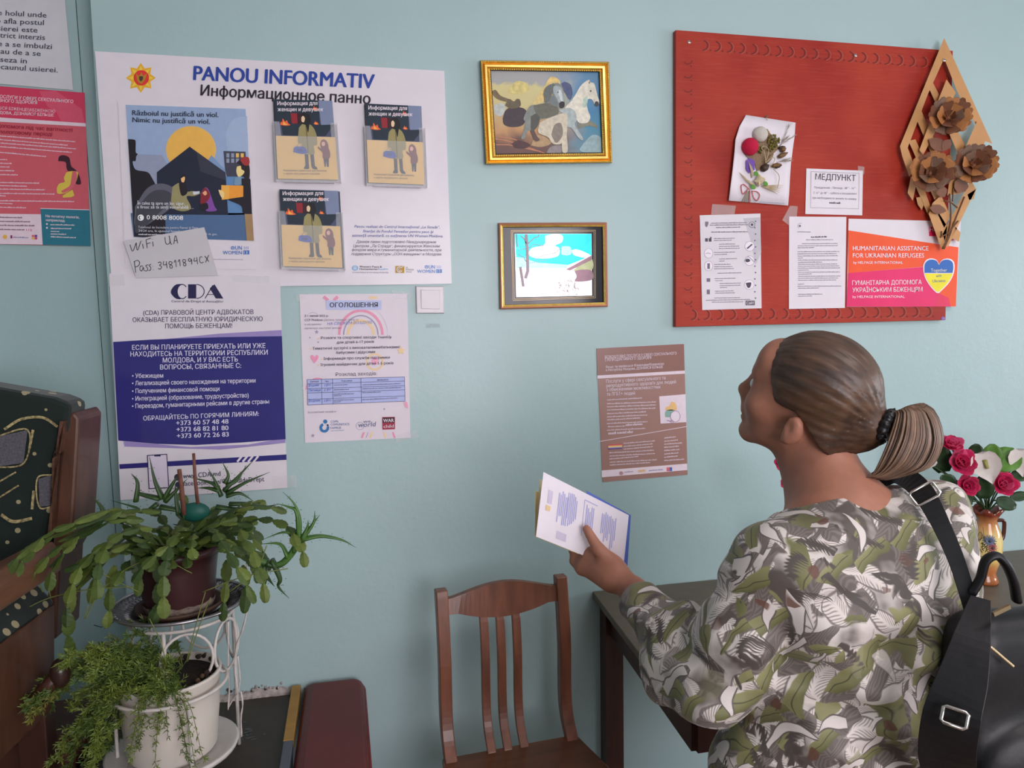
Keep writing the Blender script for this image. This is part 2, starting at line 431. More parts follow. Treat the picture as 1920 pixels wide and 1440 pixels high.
p.curve([(490, 640), (500, 600), (540, 590), (585, 612), (600, 680), (640, 715), (668, 760), (683, 830), (640, 828), (650, 770), (620, 725), (575, 722), (560, 690), (555, 650), (520, 640)], INK(60, 30, 42), 3)
p.curve([(500, 645), (552, 650), (560, 700), (545, 745), (520, 735), (505, 700), (500, 670)], PK, 2.6)
p.curve([(560, 735), (600, 725), (655, 730), (655, 770), (625, 850), (560, 905), (490, 915), (480, 870), (500, 830), (545, 815), (540, 780)], INK(205, 180, 75), 3.2)
p.curve([(610, 730), (640, 725), (648, 780), (620, 860), (540, 905), (520, 890), (585, 850), (600, 800)], INK(200, 95, 105), 3.8)
p.poly([(528, 930), (612, 880), (628, 930), (600, 945), (530, 948)], INK(205, 180, 75), 3.2)
p.poly([(-260, 1080), (352, 1088), (360, 1344), (-250, 1335)], PW, 1.6)
p.poly([(342, 1040), (755, 1052), (766, 1357), (360, 1346)], INK(42, 110, 128), 2.2)
p.poly([(336, 1036), (754, 1048), (754, 1054), (345, 1042)], PW, 2.6)
for t, a, b, c, d in (("На початку пологів,", 385, 1112, 670, 1124), ("наприклад:", 387, 1146, 548, 1152)): p.text(t, a, b, c, d, 20, PW, 3, .02)
p.words(425, 1180, 630, 1184, 11, PW, 3); p.words(428, 1212, 605, 1214, 11, PW, 3); p.words(428, 1236, 500, 1238, 11, PW, 3); p.words(428, 1258, 558, 1262, 11, PW, 3); p.words(428, 1282, 640, 1290, 11, PW, 3)
p.disc(396, 1170, 8, PW, 3); p.disc(396, 1202, 8, PW, 3)
for y, x in ((1122, 185), (1156, 255), (1190, 290), (1224, 205)): p.words(-100, y-6, x, y, 12, INK(120, 80, 100), 3)
p.text("112", 222, 1228, 268, 1229, 16, INK(190, 40, 80), 3, .02)
p.disc(42, 1278, 18, INK(225, 165, 70), 3); p.poly([(88, 1265), (104, 1265), (104, 1292), (88, 1292)], INK(120, 40, 90), 3); p.words(110, 1286, 240, 1290, 10, INK(120, 120, 160), 3)
for i, c in enumerate((INK(215, 90, 110), INK(90, 60, 140), INK(230, 170, 70), INK(180, 60, 120))): p.rect(268+24*(i % 2), 1262+20*(i//2), 290+24*(i % 2), 1280+20*(i//2), c, 3)
o = p.build('pink_poster', 'pink poster with a pregnant woman drawing and teal box, on the wall above the armchair', 'poster')

# --- large white information board
BY = -.0065
p = Print(BY)
p.sheet([(178, 96), (833, 133), (847, 532), (210, 541)], GLOSSPAPER, .006)
ex, ey = 264, 146
p.star(ex, ey, 28, 19, 8, INK(214, 160, 45), 1); p.star(ex, ey, 24, 12, 8, INK(235, 190, 70), 2)
p.disc(ex+1, ey, 14.5, INK(205, 50, 45), 3)
p.curve([(ex-9, ey-9), (ex-3, ey-4), (ex+1, ey-10), (ex+5, ey-4), (ex+11, ey-8), (ex+8, ey+3), (ex+3, ey+10), (ex-2, ey+10), (ex-7, ey+4)], INK(165, 120, 45), 4)
p.poly([(ex-3, ey-3), (ex+4, ey-3), (ex+4, ey+3), (ex, ey+7), (ex-3, ey+3)], INK(70, 55, 40), 5)
p.text("PANOU INFORMATIV", 363, 150, 701, 166, 26, INK(38, 62, 140), 2, .034, res=4)
p.text("Информационное панно", 376, 179, 694, 195, 19, INK(35, 30, 40), 2, .026, res=4)
q = Print(BY, 640, 410, 220/1920); q.mb = p.mb
NV = INK(75, 85, 150); GY = INK(95, 88, 105)
for t, a, b, c, d, m in (("Panou realizat de Centrul Internațional „La Strada“,", 215, 147, 1612, 160, NV), ("finanțat de Fondul Femeilor pentru pace și", 352, 223, 1500, 235, NV), ("asistență umanitară, cu susținerea UN Women Moldova.", 175, 294, 1665, 305, NV), ("Данное панно подготовлено Международным", 245, 398, 1545, 402, GY), ("Центром „Ла Страда“, финансируется Женским", 195, 467, 1605, 470, GY), ("фондом мира и гуманитарной деятельности, при", 170, 530, 1632, 535, GY), ("поддержке Структуры „ООН-женщины“ в Молдове.", 165, 597, 1645, 603, GY)):
    q.text(t, a, b, c, d, 43, m, 2, .006, .2)
q.disc(224, 808, 50, INK(95, 165, 205), 2, 42); q.ring(224, 808, 26, 10, PAPER, 3); q.disc(224, 808, 14, PAPER, 3)
q.text("Women's Peace &", 298, 800, 662, 802, 30, INK(50, 45, 70), 2, .02); q.text("Humanitarian", 300, 838, 592, 840, 30, INK(50, 45, 70), 2, .02); q.text("Fund", 606, 840, 712, 840, 30, INK(90, 150, 210), 2, .01); q.words(722, 832, 765, 832, 14, INK(90, 150, 210))
q.text("A United Nations & Civil Society Partnership", 180, 888, 772, 890, 20, INK(80, 75, 100), 2)
q.rect(885, 773, 1030, 888, INK(178, 140, 60), 2); q.ring(952, 832, 42, 14, PAPER, 3, 20, 320); q.ring(952, 834, 18, 8, PAPER, 3, 0, 300); q.stroke([(985, 800), (1025, 765)], 12, PAPER, 3)
q.text("LA", 1055, 812, 1088, 812, 26, INK(110, 85, 70), 2); q.text("STRADA", 1055, 848, 1186, 848, 26, INK(110, 85, 70), 2); q.words(1058, 876, 1150, 876, 14, INK(110, 85, 110))
def un_women(q, x, y, k, m, m2):        # words and the square figure of the logo
    q.text("UN", x+190*k, y+48*k, x+290*k, y+48*k, 58*k, m, 2, .012); q.text("WOMEN", x, y+118*k, x+290*k, y+118*k, 52*k, m, 2, .012)
    q.ring(x+152*k, y+22*k, 20*k, 7*k, m, 2); q.disc(x+152*k, y+22*k, 8*k, m, 2); q.ring(x+152*k, y+22*k, 28*k, 4*k, m, 2, 120, 420)
    for i in range(3):
        for j in range(2): q.rect(x+(322+28*i)*k, y+(2+24*j)*k, x+(334+28*i)*k, y+(14+24*j)*k, m2, 2)
    q.rect(x+312*k, y+58*k, x+356*k, y+118*k, m2, 2); q.rect(x+362*k, y+58*k, x+404*k, y+118*k, m, 2)
    for j in range(2): q.rect(x+(320+44*j)*k, y+74*k, x+(334+44*j)*k, y+86*k, PAPER, 3); q.rect(x+(320+44*j)*k, y+94*k, x+(334+44*j)*k, y+104*k, PAPER, 3)
un_women(q, 1242, 770, 1.0, INK(92, 132, 195), INK(92, 132, 195))
o = p.build('information_board', 'large white board headed in blue with gold star emblem, holding leaflets and a poster', 'notice board')

# --- poster with a tent and orange sun, on the board
PYY = BY-.0016
p = Print(PYY, 220, 180, 280/1186)
p.sheet([(6, 40), (1052, 75), (1108, 1378), (66, 1368)], GLOSSPAPER, .001)
SKY, DK, NAVY = INK(140, 158, 188), INK(32, 28, 34), INK(32, 36, 54)
p.poly([(66, 70), (1018, 103), (1085, 1150), (130, 1120)], SKY, 1)
p.curve([(1030, 160), (930, 180), (870, 270), (868, 380), (900, 470), (1030, 520)], INK(150, 167, 194), 1.4)
p.disc(585, 425, 200, INK(208, 168, 98), 1.4, 188); p.disc(585, 425, 188, INK(216, 166, 78), 1.7, 178)
p.poly([(165, 462), (352, 468), (398, 540), (398, 640), (320, 600), (300, 780), (150, 600), (130, 520)], INK(135, 142, 165), 1.6)
p.poly([(720, 510), (748, 470), (860, 590), (860, 640)], INK(115, 140, 175), 2)
p.poly([(105, 930), (1070, 930), (1085, 1150), (130, 1120)], INK(72, 98, 134), 2)
p.poly([(860, 640), (1040, 600), (1070, 940), (870, 945)], INK(88, 125, 168), 2)
p.poly([(843, 437), (1018, 442), (1030, 640), (870, 640), (855, 580)], INK(62, 62, 78), 2.4)
for i in range(4):
    for j in range(2): p.rect(866+38*i, 455+42*j, 890+38*i, 488+42*j, INK(215, 170, 85) if i > 1 and j == 0 else INK(130, 140, 160), 2.8)
p.poly([(575, 402), (860, 608), (880, 945), (318, 940), (314, 605)], NAVY, 3)
p.poly([(575, 402), (630, 455), (660, 600), (860, 670), (860, 608)], INK(50, 52, 66), 3.4)
p.curve([(85, 342), (125, 345), (145, 360), (146, 445), (162, 460), (150, 480), (145, 515), (122, 520), (135, 570), (160, 590), (240, 605), (275, 650), (320, 740), (372, 880), (382, 1000), (380, 1095), (372, 1116), (340, 1119), (180, 1118), (140, 1114), (133, 1090), (112, 760)], DK, 3.8)
p.curve([(140, 880), (230, 740), (330, 695), (430, 720), (480, 800), (430, 880), (330, 960), (150, 1060)], INK(88, 88, 100), 4.2)
p.curve([(150, 900), (260, 770), (350, 745), (420, 770), (440, 830), (330, 930), (150, 1090)], INK(62, 62, 72), 4.6)
p.curve([(500, 650), (520, 615), (545, 640), (545, 700), (555, 770), (510, 790), (490, 700)], DK, 5.2)
p.curve([(505, 655), (530, 640), (538, 655), (528, 685), (510, 680)], INK(220, 175, 120), 5.6)
p.curve([(438, 720), (490, 690), (520, 720), (545, 760), (600, 755), (660, 770), (610, 795), (550, 800), (585, 890), (510, 915), (430, 870)], INK(140, 132, 92), 4.8)
p.poly([(600, 760), (655, 756), (650, 775), (605, 785)], INK(190, 195, 205), 6)
p.curve([(660, 780), (690, 730), (725, 745), (770, 870), (788, 910), (705, 912), (715, 850), (670, 860)], INK(118, 68, 145), 5)
p.curve([(662, 780), (690, 730), (720, 750), (735, 800), (690, 860), (660, 850)], INK(120, 35, 45), 5.4)
p.curve([(675, 770), (700, 752), (712, 775), (695, 790)], INK(215, 155, 120), 5.8)
p.curve([(660, 860), (710, 850), (720, 895), (660, 905)], DK, 5.6)
p.curve([(985, 655), (1050, 655), (1058, 700), (1064, 800), (1068, 915), (1060, 934), (1000, 930), (980, 870), (870, 820), (850, 785), (890, 770), (985, 790)], INK(30, 27, 36), 4.6)
p.curve([(945, 530), (990, 500), (1045, 540), (1048, 650), (1000, 640), (985, 560)], INK(38, 30, 36), 4.8)
p.curve([(950, 560), (980, 555), (985, 580), (1010, 600), (990, 630), (960, 640), (945, 600)], INK(232, 195, 130), 5.2)
p.curve([(975, 510), (1000, 485), (1044, 490), (1047, 545), (1010, 550)], INK(150, 48, 52), 5.6)
p.curve([(935, 650), (985, 640), (980, 700), (930, 705)], INK(110, 140, 165), 4.2)
p.poly([(825, 708), (1000, 712), (1000, 800), (830, 825)], INK(222, 142, 52), 6)
p.poly([(825, 708), (888, 710), (888, 818), (830, 825)], INK(232, 160, 70), 6.4)
p.curve([(802, 745), (830, 750), (850, 775), (840, 815), (818, 790)], INK(235, 190, 130), 7)
p.poly([(1010, 935), (1072, 938), (1085, 1150), (1028, 1148)], INK(150, 120, 85), 4)
for t, a, b, c, d in (("Războiul nu justifică un viol.", 118, 152, 802, 168), ("Nimic nu justifică un viol.", 120, 207, 734, 222)): p.text(t, a, b, c, d, 38, INK(40, 45, 62), 3, .026, res=3)
for t, a, b, c, d in (("În calea ta spre un loc sigur,", 158, 862, 535, 866), ("e firesc să te simți vulnerabilă …", 158, 893, 605, 896)): p.text(t, a, b, c, d, 25, INK(205, 205, 212), 8, .012)
p.disc(186, 966, 25, INK(225, 225, 230), 7); p.ring(186, 966, 13, 7, DK, 8, 100, 250)
p.text("0 8008 8008", 233, 980, 522, 985, 34, INK(225, 225, 230), 8, .02)
p.text("Telefonul de încredere pentru Femei și Fete", 165, 1050, 640, 1056, 18, INK(190, 192, 200), 8); p.text("24/24 ore, în ajutorul femeilor", 168, 1078, 520, 1084, 18, INK(190, 192, 200), 8, .008); p.words(168, 1104, 420, 1110, 13, INK(190, 192, 200), 8); p.text("ă de gen.", 700, 1104, 795, 1106, 17, INK(190, 192, 200), 8)
un_women(p, 838, 1196, .52, INK(48, 100, 170), INK(48, 100, 170))
p.words(720, 1298, 1000, 1302, 6, INK(140, 140, 160))
o = p.build('tent_poster', 'blue poster with orange sun, black tent and refugees, fixed on the white board', 'poster')

# --- handwritten note
NYY = PYY-.0056
p = Print(NYY, 220, 180, 280/1186)
p.sheet([(48, 1152), (690, 1042), (800, 1425), (150, 1445)], GREYPAPER, .0006)
PEN = INK(38, 36, 44)
for g in ([(100, 1180), (122, 1232), (150, 1165)], [(150, 1165), (160, 1225), (188, 1150)], [(200, 1175), (207, 1212)], [(197, 1150), (199, 1153)], [(228, 1142), (238, 1208)], [(228, 1142), (268, 1128)], [(232, 1175), (262, 1165)], [(280, 1155), (286, 1195)], [(277, 1135), (279, 1138)],
          [(378, 1120), (384, 1165), (400, 1178), (418, 1160), (412, 1110)], [(412, 1110), (425, 1172), (436, 1176)], [(448, 1176), (462, 1108), (480, 1170)], [(452, 1150), (474, 1146)],
          [(135, 1312), (146, 1402)], [(130, 1318), (160, 1305), (178, 1325), (165, 1350), (142, 1358)], [(204, 1352), (186, 1350), (178, 1375), (194, 1390), (206, 1360), (212, 1388)], [(246, 1340), (226, 1348), (240, 1368), (236, 1388), (216, 1388)], [(268, 1336), (254, 1345), (266, 1364), (262, 1384), (246, 1384)], [(280, 1350), (281, 1354)], [(286, 1378), (287, 1382)],
          [(322, 1325), (342, 1318), (348, 1334), (336, 1344), (352, 1356), (342, 1374), (324, 1370)], [(368, 1312), (366, 1342), (392, 1336)], [(388, 1312), (396, 1368)], [(432, 1318), (414, 1316), (412, 1336), (434, 1346), (436, 1364), (420, 1366), (418, 1346), (434, 1330), (432, 1318)], [(450, 1322), (462, 1305), (468, 1358)], [(482, 1318), (494, 1300), (500, 1352)], [(540, 1300), (522, 1300), (522, 1318), (542, 1328), (544, 1346), (528, 1348), (526, 1330), (542, 1314), (540, 1300)], [(588, 1298), (572, 1290), (564, 1306), (578, 1314), (590, 1300), (592, 1338)], [(612, 1284), (610, 1312), (634, 1306)], [(630, 1280), (638, 1336)], [(676, 1278), (658, 1280), (654, 1312), (670, 1326), (684, 1318)], [(694, 1270), (728, 1316)], [(726, 1264), (700, 1322)]):
    p.stroke([(v.x, v.y) for v in spline([(*a, 0) for a in g], 5)] if len(g) > 2 else g, 5.5, PEN, 1)
o = p.build('handwritten_note', 'creased handwritten paper note with wifi password, over the corner of the tent poster', 'note')

# --- tall white and navy poster below the board
def cy(px, py): return -.0105 + (py-510)/430*.007
p = Print(cy, 190, 500, 610/1920)
p.sheet([(46, 40), (1054, 60), (1098, 1305), (113, 1378)], mat('laminated_paper', (.80, .74, .79), rough=.14, spec=.55, var=.02, bump=.12, bs=7), .001)
LN = mat('laminated_navy', ob(50, 46, 110), rough=.13, spec=.6, var=.05, bump=.12, bs=7); LV = INK(140, 125, 175)
p.poly([(330, 432), (700, 395), (1064, 374), (1066, 420), (330, 440)], LV, 1)
p.poly([(130, 1030), (700, 1080), (1088, 1010), (1086, 1040), (640, 1062), (400, 1070), (136, 1062)], LV, 1)
p.poly([(70, 444), (300, 430), (700, 416), (1066, 410), (1088, 1018), (820, 1038), (560, 1052), (330, 1046), (100, 1026)], LN, 2)
p.poly([(106, 1166), (1092, 1108), (1093, 1140), (108, 1194)], LN, 1)
for i in range(4): p.stroke([(802+32*i, 1152), (830+32*i, 1118)], 12, INK(205, 195, 205), 2)
# lettering of the lawyers' centre: heavy fat-face C D A
NK = INK(36, 32, 70)
p.curve([(480, 102), (440, 106), (414, 135), (413, 160), (440, 188), (470, 190), (452, 165), (450, 130), (460, 110)], NK, 1); p.ring(478, 147, 30, 5, NK, 1, 40, 320, 42)
p.rect(512, 104, 560, 188, NK, 1); p.ring(562, 146, 45, 5, NK, 1, -90, 90, 41)
p.poly([(668, 104), (720, 188), (676, 188), (640, 128)], NK, 1); p.stroke([(658, 110), (612, 188)], 5, NK, 1); p.stroke([(628, 164), (690, 164)], 4, NK, 1)
p.text("Centrul de Drept al Avocaților", 413, 210, 722, 212, 13, NK, 1, .008)
G2 = INK(68, 60, 88)
for t, a, b, c, d in (("(CDA) ПРАВОВОЙ ЦЕНТР АДВОКАТОВ", 247, 285, 898, 280), ("ОКАЗЫВАЕТ БЕСПЛАТНУЮ ЮРИДИЧЕСКУЮ", 185, 327, 952, 321), ("ПОМОЩЬ БЕЖЕНЦАМ!", 377, 364, 772, 361)): p.text(t, a, b, c, d, 26, G2, 1, .012, res=3)
LW = INK(200, 195, 212)
for t, a, b, c, d in (("ЕСЛИ ВЫ ПЛАНИРУЕТЕ ПРИЕХАТЬ ИЛИ УЖЕ", 182, 491, 968, 480), ("НАХОДИТЕСЬ НА ТЕРРИТОРИИ РЕСПУБЛИКИ", 172, 530, 982, 519), ("МОЛДОВА, И У ВАС ЕСТЬ", 363, 566, 805, 560), ("ВОПРОСЫ, СВЯЗАННЫЕ С:", 347, 607, 825, 597)): p.text(t, a, b, c, d, 27, LW, 3, .014, res=3)
for t, b, c, d in (("• Убежищем", 659, 365, 655), ("• Легализацией своего нахождения на территории", 703, 910, 684), ("• Получением финансовой помощи", 749, 697, 733), ("• Интеграцией (образование, трудоустройство)", 794, 870, 771), ("• Переездом, гуманитарными рейсами в другие страны", 838, 990, 808)): p.text(t, 182, b-2, c, d, 25, LW, 3, .014, res=3)
p.text("ОБРАЩАЙТЕСЬ ПО ГОРЯЧИМ ЛИНИЯМ:", 248, 908, 930, 880, 25, LW, 3, .014, res=3)
for t, a, b, c, d in (("+373 60 57 48 48", 442, 936, 750, 926), ("+373 68 82 81 80", 444, 974, 750, 964), ("+373 60 72 26 83", 446, 1012, 752, 1002)): p.text(t, a, b, c, d, 26, LW, 3, .022, res=3)
for a, b in (((272, 1112), (282, 1312)), ((386, 1106), (398, 1306))): p.stroke([a, b], 5, NK, 2.5)
p.stroke([(272, 1114), (386, 1107)], 5, NK, 2.5); p.stroke([(282, 1310), (398, 1304)], 5, NK, 2.5); p.poly([(275, 1116), (384, 1110), (395, 1302), (284, 1308)], INK(200, 190, 205), 2.2); p.rect(312, 1112, 350, 1120, NK, 3)
p.text("www.CDA.md", 482, 1250, 704, 1234, 28, INK(50, 45, 75), 1, .01); p.text("facebook.com/CentruldeDrept", 484, 1294, 962, 1266, 28, INK(50, 45, 75), 1, .01)
p.disc(450, 1243, 20, INK(50, 45, 75), 1); p.disc(455, 1286, 18, INK(50, 45, 75), 1)
o = p.build('legal_aid_poster', 'shiny white and navy poster with phone numbers, hanging behind the cactus plant', 'poster')
tape(p, 'tape_strip', [[(40, 50), (130, 45), (140, 110), (45, 115)], [(780, 52), (990, 56), (990, 92), (780, 90)], [(1010, 1240), (1150, 1230), (1155, 1300), (1012, 1310)]], o)

# --- announcement sheet with rainbow
p = Print(-.0016, 550, 530, 300/1350)
p.sheet([(52, 98), (960, 92), (988, 1308), (100, 1352)], mat('pinkish_paper', (.80, .71, .78), rough=.5, var=.02))
RB, RY, RG, RGL = INK(215, 140, 165), INK(222, 190, 150), INK(150, 140, 165), INK(205, 195, 210)
def rainbow(x, y, k, a0=180, a1=360):
    for r, w_, m in ((232, 12, RGL), (182, 22, RB), (145, 10, RG), (108, 24, RY), (74, 10, RGL)): p.ring(x, y, r*k, w_*k, m, 1, a0, a1, r*1.12*k)
rainbow(570, 440, 1.0); rainbow(205, 920, .55, 190, 330)
p.stroke([(255, 118), (295, 150)], 26, RB, 1); p.stroke([(375, 118), (340, 150)], 26, RB, 1); p.rect(642, 116, 706, 136, RY, 1)
p.stroke([(130, 262), (165, 248), (205, 268)], 3, RG, 1)
p.rect(277, 150, 745, 228, INK(175, 180, 212), 2); p.text("ОГОЛОШЕННЯ", 308, 207, 712, 205, 36, INK(35, 30, 45), 3, .022, res=3)
TK = INK(70, 60, 78); TL = INK(135, 120, 140)
p.text("З 1 липня 2022 р.", 95, 289, 297, 288, 18, TK, 3, .012); p.text("CCF Moldova", 96, 324, 247, 322, 18, TK, 3, .012); p.text("(Дитина, громада, сім'я) та", 256, 322, 548, 319, 16, TL, 3); p.text("в місцевому", 98, 360, 238, 357, 15, TL, 3); p.text("організує наступні заходи", 96, 392, 405, 388, 15, TL, 3)
p.text("НА СВЕЖЕМ ВОЗДУХЕ", 285, 358, 665, 344, 22, INK(110, 120, 175), 3, 0, .25)
for t, a, b, c, d in (("Розваги та спортивні заходи TeamUp", 233, 476, 828, 468), ("для дітей 6-17 років", 367, 514, 682, 507), ("Тематичні зустрічі з вихователями/батьками/", 163, 566, 900, 552), ("бабусями і дідусями", 362, 601, 690, 593), ("Інформація про служби підтримки", 256, 652, 815, 640), ("Ігровий майданчик для дітей 1-5 років", 230, 703, 845, 688)): p.text(t, a, b, c, d, 21, TK, 3, .014)
p.text("Розклад заходів:", 359, 788, 706, 779, 28, INK(95, 82, 100), 3)
for x, y in ((215, 472), (148, 560), (240, 645), (213, 697)): p.disc(x, y, 7, RY, 2)
for x, y, r in ((197, 416, 19), (140, 464, 9), (209, 502, 10), (165, 1290, 18), (768, 1066, 10)): p.star(x, y, r, r*.45, 5, RG, 2)
p.star(910, 574, 38, 18, 5, INK(225, 190, 145), 2)
p.curve([(178, 682), (150, 640), (148, 615), (166, 612), (180, 628), (196, 610), (212, 622), (206, 645)], INK(222, 140, 168), 2)
p.ring(688, 668, 66, 16, RY, 1); p.disc(690, 662, 32, INK(222, 160, 180), 1)
p.curve([(935, 1005), (960, 1010), (966, 1060), (940, 1040)], INK(222, 150, 175), 2)
TB = INK(165, 172, 212); LNK = INK(72, 72, 105)
p.poly([(117, 818), (938, 795), (943, 1000), (122, 1032)], TB, 2)
for f in (0, .17, .36, .53, .78, 1): p.stroke([(117+5*f, 818+214*f), (938+5*f, 795+205*f)], 3.5, LNK, 3)
for g in (0, .147, .26, .552, 1): p.stroke([(117+821*g, 818-23*g), (122+821*g, 1032-32*g)], 3.5, LNK, 3)
for t, a, b, c, d in (("Вторник", 128, 878, 218, 872), ("Пятница", 128, 920, 228, 914), ("Вторник", 128, 1008, 228, 1002), ("10", 262, 876, 288, 875), ("11", 262, 916, 288, 915), ("10", 262, 1006, 288, 1004)): p.text(t, a, b, c, d, 20, INK(70, 95, 165), 4, .004, .25)
for x in (294, 310): 
    for y in (862, 902, 992): p.ring(x, y, 5, 2.5, INK(70, 95, 165), 4, ry=6)
for t, a, b, c, d in (("Денний", 140, 842, 214, 840), ("Час", 266, 838, 300, 838), ("Учасники", 404, 836, 496, 833), ("Діяльність", 706, 828, 802, 824)): p.text(t, a, b, c, d, 13, LNK, 4, .014)
for a, b, c, d in ((342, 868, 460, 864), (342, 908, 470, 904), (342, 944, 512, 940), (342, 958, 405, 956), (342, 996, 512, 990), (342, 1010, 400, 1008), (582, 866, 905, 855), (582, 900, 910, 888), (582, 932, 740, 926), (582, 992, 880, 976)): p.words(a, b, c, d, 9, INK(110, 110, 140), 4)
p.text("Контактний телефон", 125, 1102, 362, 1094, 15, TL, 3)
CB = INK(45, 105, 160)
p.disc(270, 1172, 17, CB, 2); p.ring(262, 1224, 30, 22, CB, 2, -20, 250); p.disc(290, 1203, 9, INK(40, 50, 90), 3)
for t, y, x in (("COPIL", 1182, 384), ("COMUNITATE", 1206, 474), ("FAMILIE", 1235, 404)): p.text(t, 315, y, x, y-3, 18, INK(95, 115, 155), 2, .006)
p.words(318, 1254, 428, 1249, 8, INK(150, 155, 180))
p.text("we", 588, 1184, 652, 1180, 26, INK(75, 85, 125), 2, 0, .2); p.text("world", 545, 1220, 692, 1212, 40, INK(75, 85, 125), 2, 0, .2); p.ring(562, 1210, 32, 3, INK(130, 130, 160), 2)
p.poly([(750, 1134), (857, 1132), (858, 1236), (752, 1240)], INK(150, 40, 62), 2); p.poly([(754, 1138), (853, 1136), (853, 1180), (755, 1183)], INK(60, 30, 40), 3)
p.text("WAR", 760, 1178, 848, 1175, 28, INK(205, 195, 205), 4, .02); p.text("child", 762, 1226, 848, 1222, 26, INK(205, 195, 205), 4, .012)
for x, m in ((590, RB), (625, RG), (660, RY), (770, RY), (800, RGL), (845, RB)): p.stroke([(x-12*(1 if x < 700 else -1), 1310), (x+6*(1 if x < 700 else -1), 1262)], 16 if m in (RB, RY) else 5, m, 1)
o = p.build('announcement_sheet', 'pinkish announcement sheet with rainbow drawing and blue timetable, below the light switch board edge', 'notice')
o['label'] = 'pinkish announcement sheet with rainbow drawing and blue timetable, left of the light switch'
tape(p, 'tape_strip', [[(830, 60), (1000, 90), (990, 140), (850, 130)], [(20, 105), (120, 80), (125, 130), (25, 160)], [(860, 1290), (1040, 1240), (1060, 1300), (870, 1350)]], o)

# --- light switch
p = Print(0, 550, 530, 300/1350)
def swloop(l, d, inset): return [p.w(x, y, d) for x, y in ((1030+inset, 28+inset), (1272-inset, 28+inset), (1276-inset, 262-inset), (1036+inset, 262-inset))]
sw = thing('light_switch', 'square white light switch on the teal wall beneath the information board corner', 'light switch', loc=p.w(1155, 145))
PL = mat('ivory_plastic', (.70, .63, .66), rough=.3, spec=.5, var=.02)
o = MB().hexa(swloop(0, 0, 0), swloop(0, .009, 6), PL).build('switch_frame', None, bevel=.0015); o.parent = sw; o.matrix_parent_inverse = Matrix.Translation(-sw.location)
a = [p.w(x, y, .008) for x, y in ((1074, 60), (1240, 62), (1238, 224), (1078, 222))]; b = [p.w(x, y, l) for x, y, l in ((1077, 62, .0125), (1238, 64, .0125), (1236, 222, .0105), (1080, 220, .0105))]
o = MB().hexa(a, b, PL).build('rocker', None, bevel=.001); o.parent = sw; o.matrix_parent_inverse = Matrix.Translation(-sw.location)
q = Print(0, 550, 530, 300/1350)
q.sheet([(1112, 345), (1238, 345), (1240, 382), (1116, 386)], TAPE); q.text("220 V", 1135, 378, 1222, 376, 26, INK(165, 170, 178), 1)
q.build('voltage_label', 'small clear label stuck on the wall below the light switch', 'label')

# --- brown poster
p = Print(-.0016, 1100, 630, 200/993)
BR = mat('glossy_brown_print', ob(150, 112, 104), rough=.28, spec=.5, var=.05, vs=5, bump=.05, bs=6); BD = mat('glossy_dark_brown_print', ob(132, 92, 84), rough=.28, spec=.5, var=.05, vs=5, bump=.05, bs=6); BW = INK(212, 195, 205)
p.sheet([(93, 116), (906, 74), (940, 1292), (150, 1360)], BR)
p.poly([(93, 116), (906, 74), (912, 320), (100, 366)], BD, 1)
p.poly([(98, 368), (914, 322), (915, 350), (100, 397)], BW, 1)
for t, a, b, c, d, h in (("БЕЗКОШТОВНІ ПОСЛУГИ У СФЕРІ СЕКСУАЛЬНОГО", 170, 208, 838, 172, 24), ("І РЕПРОДУКТИВНОГО ЗДОРОВ'Я", 170, 236, 602, 212, 24), ("Якщо ти являєшся біженцем/біженкою", 178, 300, 720, 268, 22), ("в Республіці Молдова, ДІЗНАЙСЯ БІЛЬШЕ", 180, 328, 710, 298, 22), ("Послуги у сфері сексуального та", 183, 438, 735, 404, 30), ("репродуктивного здоров'я для людей", 183, 478, 832, 440, 30), ("з обмеженими можливостями", 185, 515, 685, 488, 30), ("та ЛГБТ+ людей", 188, 556, 450, 546, 30)): p.text(t, a, b, c, d, h, BW, 2, .012)
for y, x in ((600, 515), (636, 645), (664, 645), (694, 640), (728, 555), (758, 565), (786, 500), (820, 565), (882, 545)): p.words(190, y, x, y-18, 12, BW)
p.words(200, 850, 355, 843, 12, BW); p.words(362, 838, 520, 828, 20, BW); p.words(202, 918, 430, 902, 24, BW)
p.poly([(675, 562), (920, 542), (928, 802), (688, 816)], INK(215, 200, 210), 1)
p.curve([(740, 660), (770, 650), (790, 612), (825, 625), (838, 660), (830, 690), (738, 690)], INK(228, 178, 120), 2); p.curve([(732, 755), (732, 710), (760, 688), (815, 690), (800, 730), (770, 755)], INK(130, 165, 155), 2); p.ring(825, 748, 46, 4, INK(150, 120, 150), 3, ry=52); p.disc(825, 748, 42, INK(222, 205, 215), 2.6, 48); p.words(745, 790, 790, 800, 12, INK(150, 120, 150)); p.ring(795, 798, 12, 4, INK(150, 120, 150), 3)
p.poly([(115, 980), (930, 840), (930, 846), (115, 986)], BW, 1)
for i, m in enumerate((INK(200, 80, 90), INK(222, 150, 110), INK(225, 205, 130), INK(150, 130, 170), INK(85, 65, 135))): p.poly([(200, 1012+i*9), (330, 1004+i*9), (330, 1013+i*9), (202, 1021+i*9)], m, 2)
for a, y, x in ((345, 1004, 635), (345, 1032, 615), (345, 1058, 615), (210, 1092, 625), (212, 1122, 635), (212, 1150, 480), (215, 1180, 655), (216, 1206, 590)): p.words(a, y, x, y-24, 11, BW)
for y, x in ((955, 830), (985, 850), (1012, 890), (1042, 860), (1072, 865), (1104, 855), (1134, 850), (1164, 910)): p.words(722, y, x, y-12, 12, BW)
p.poly([(138, 1252), (935, 1188), (937, 1248), (140, 1316)], INK(220, 203, 212), 1)
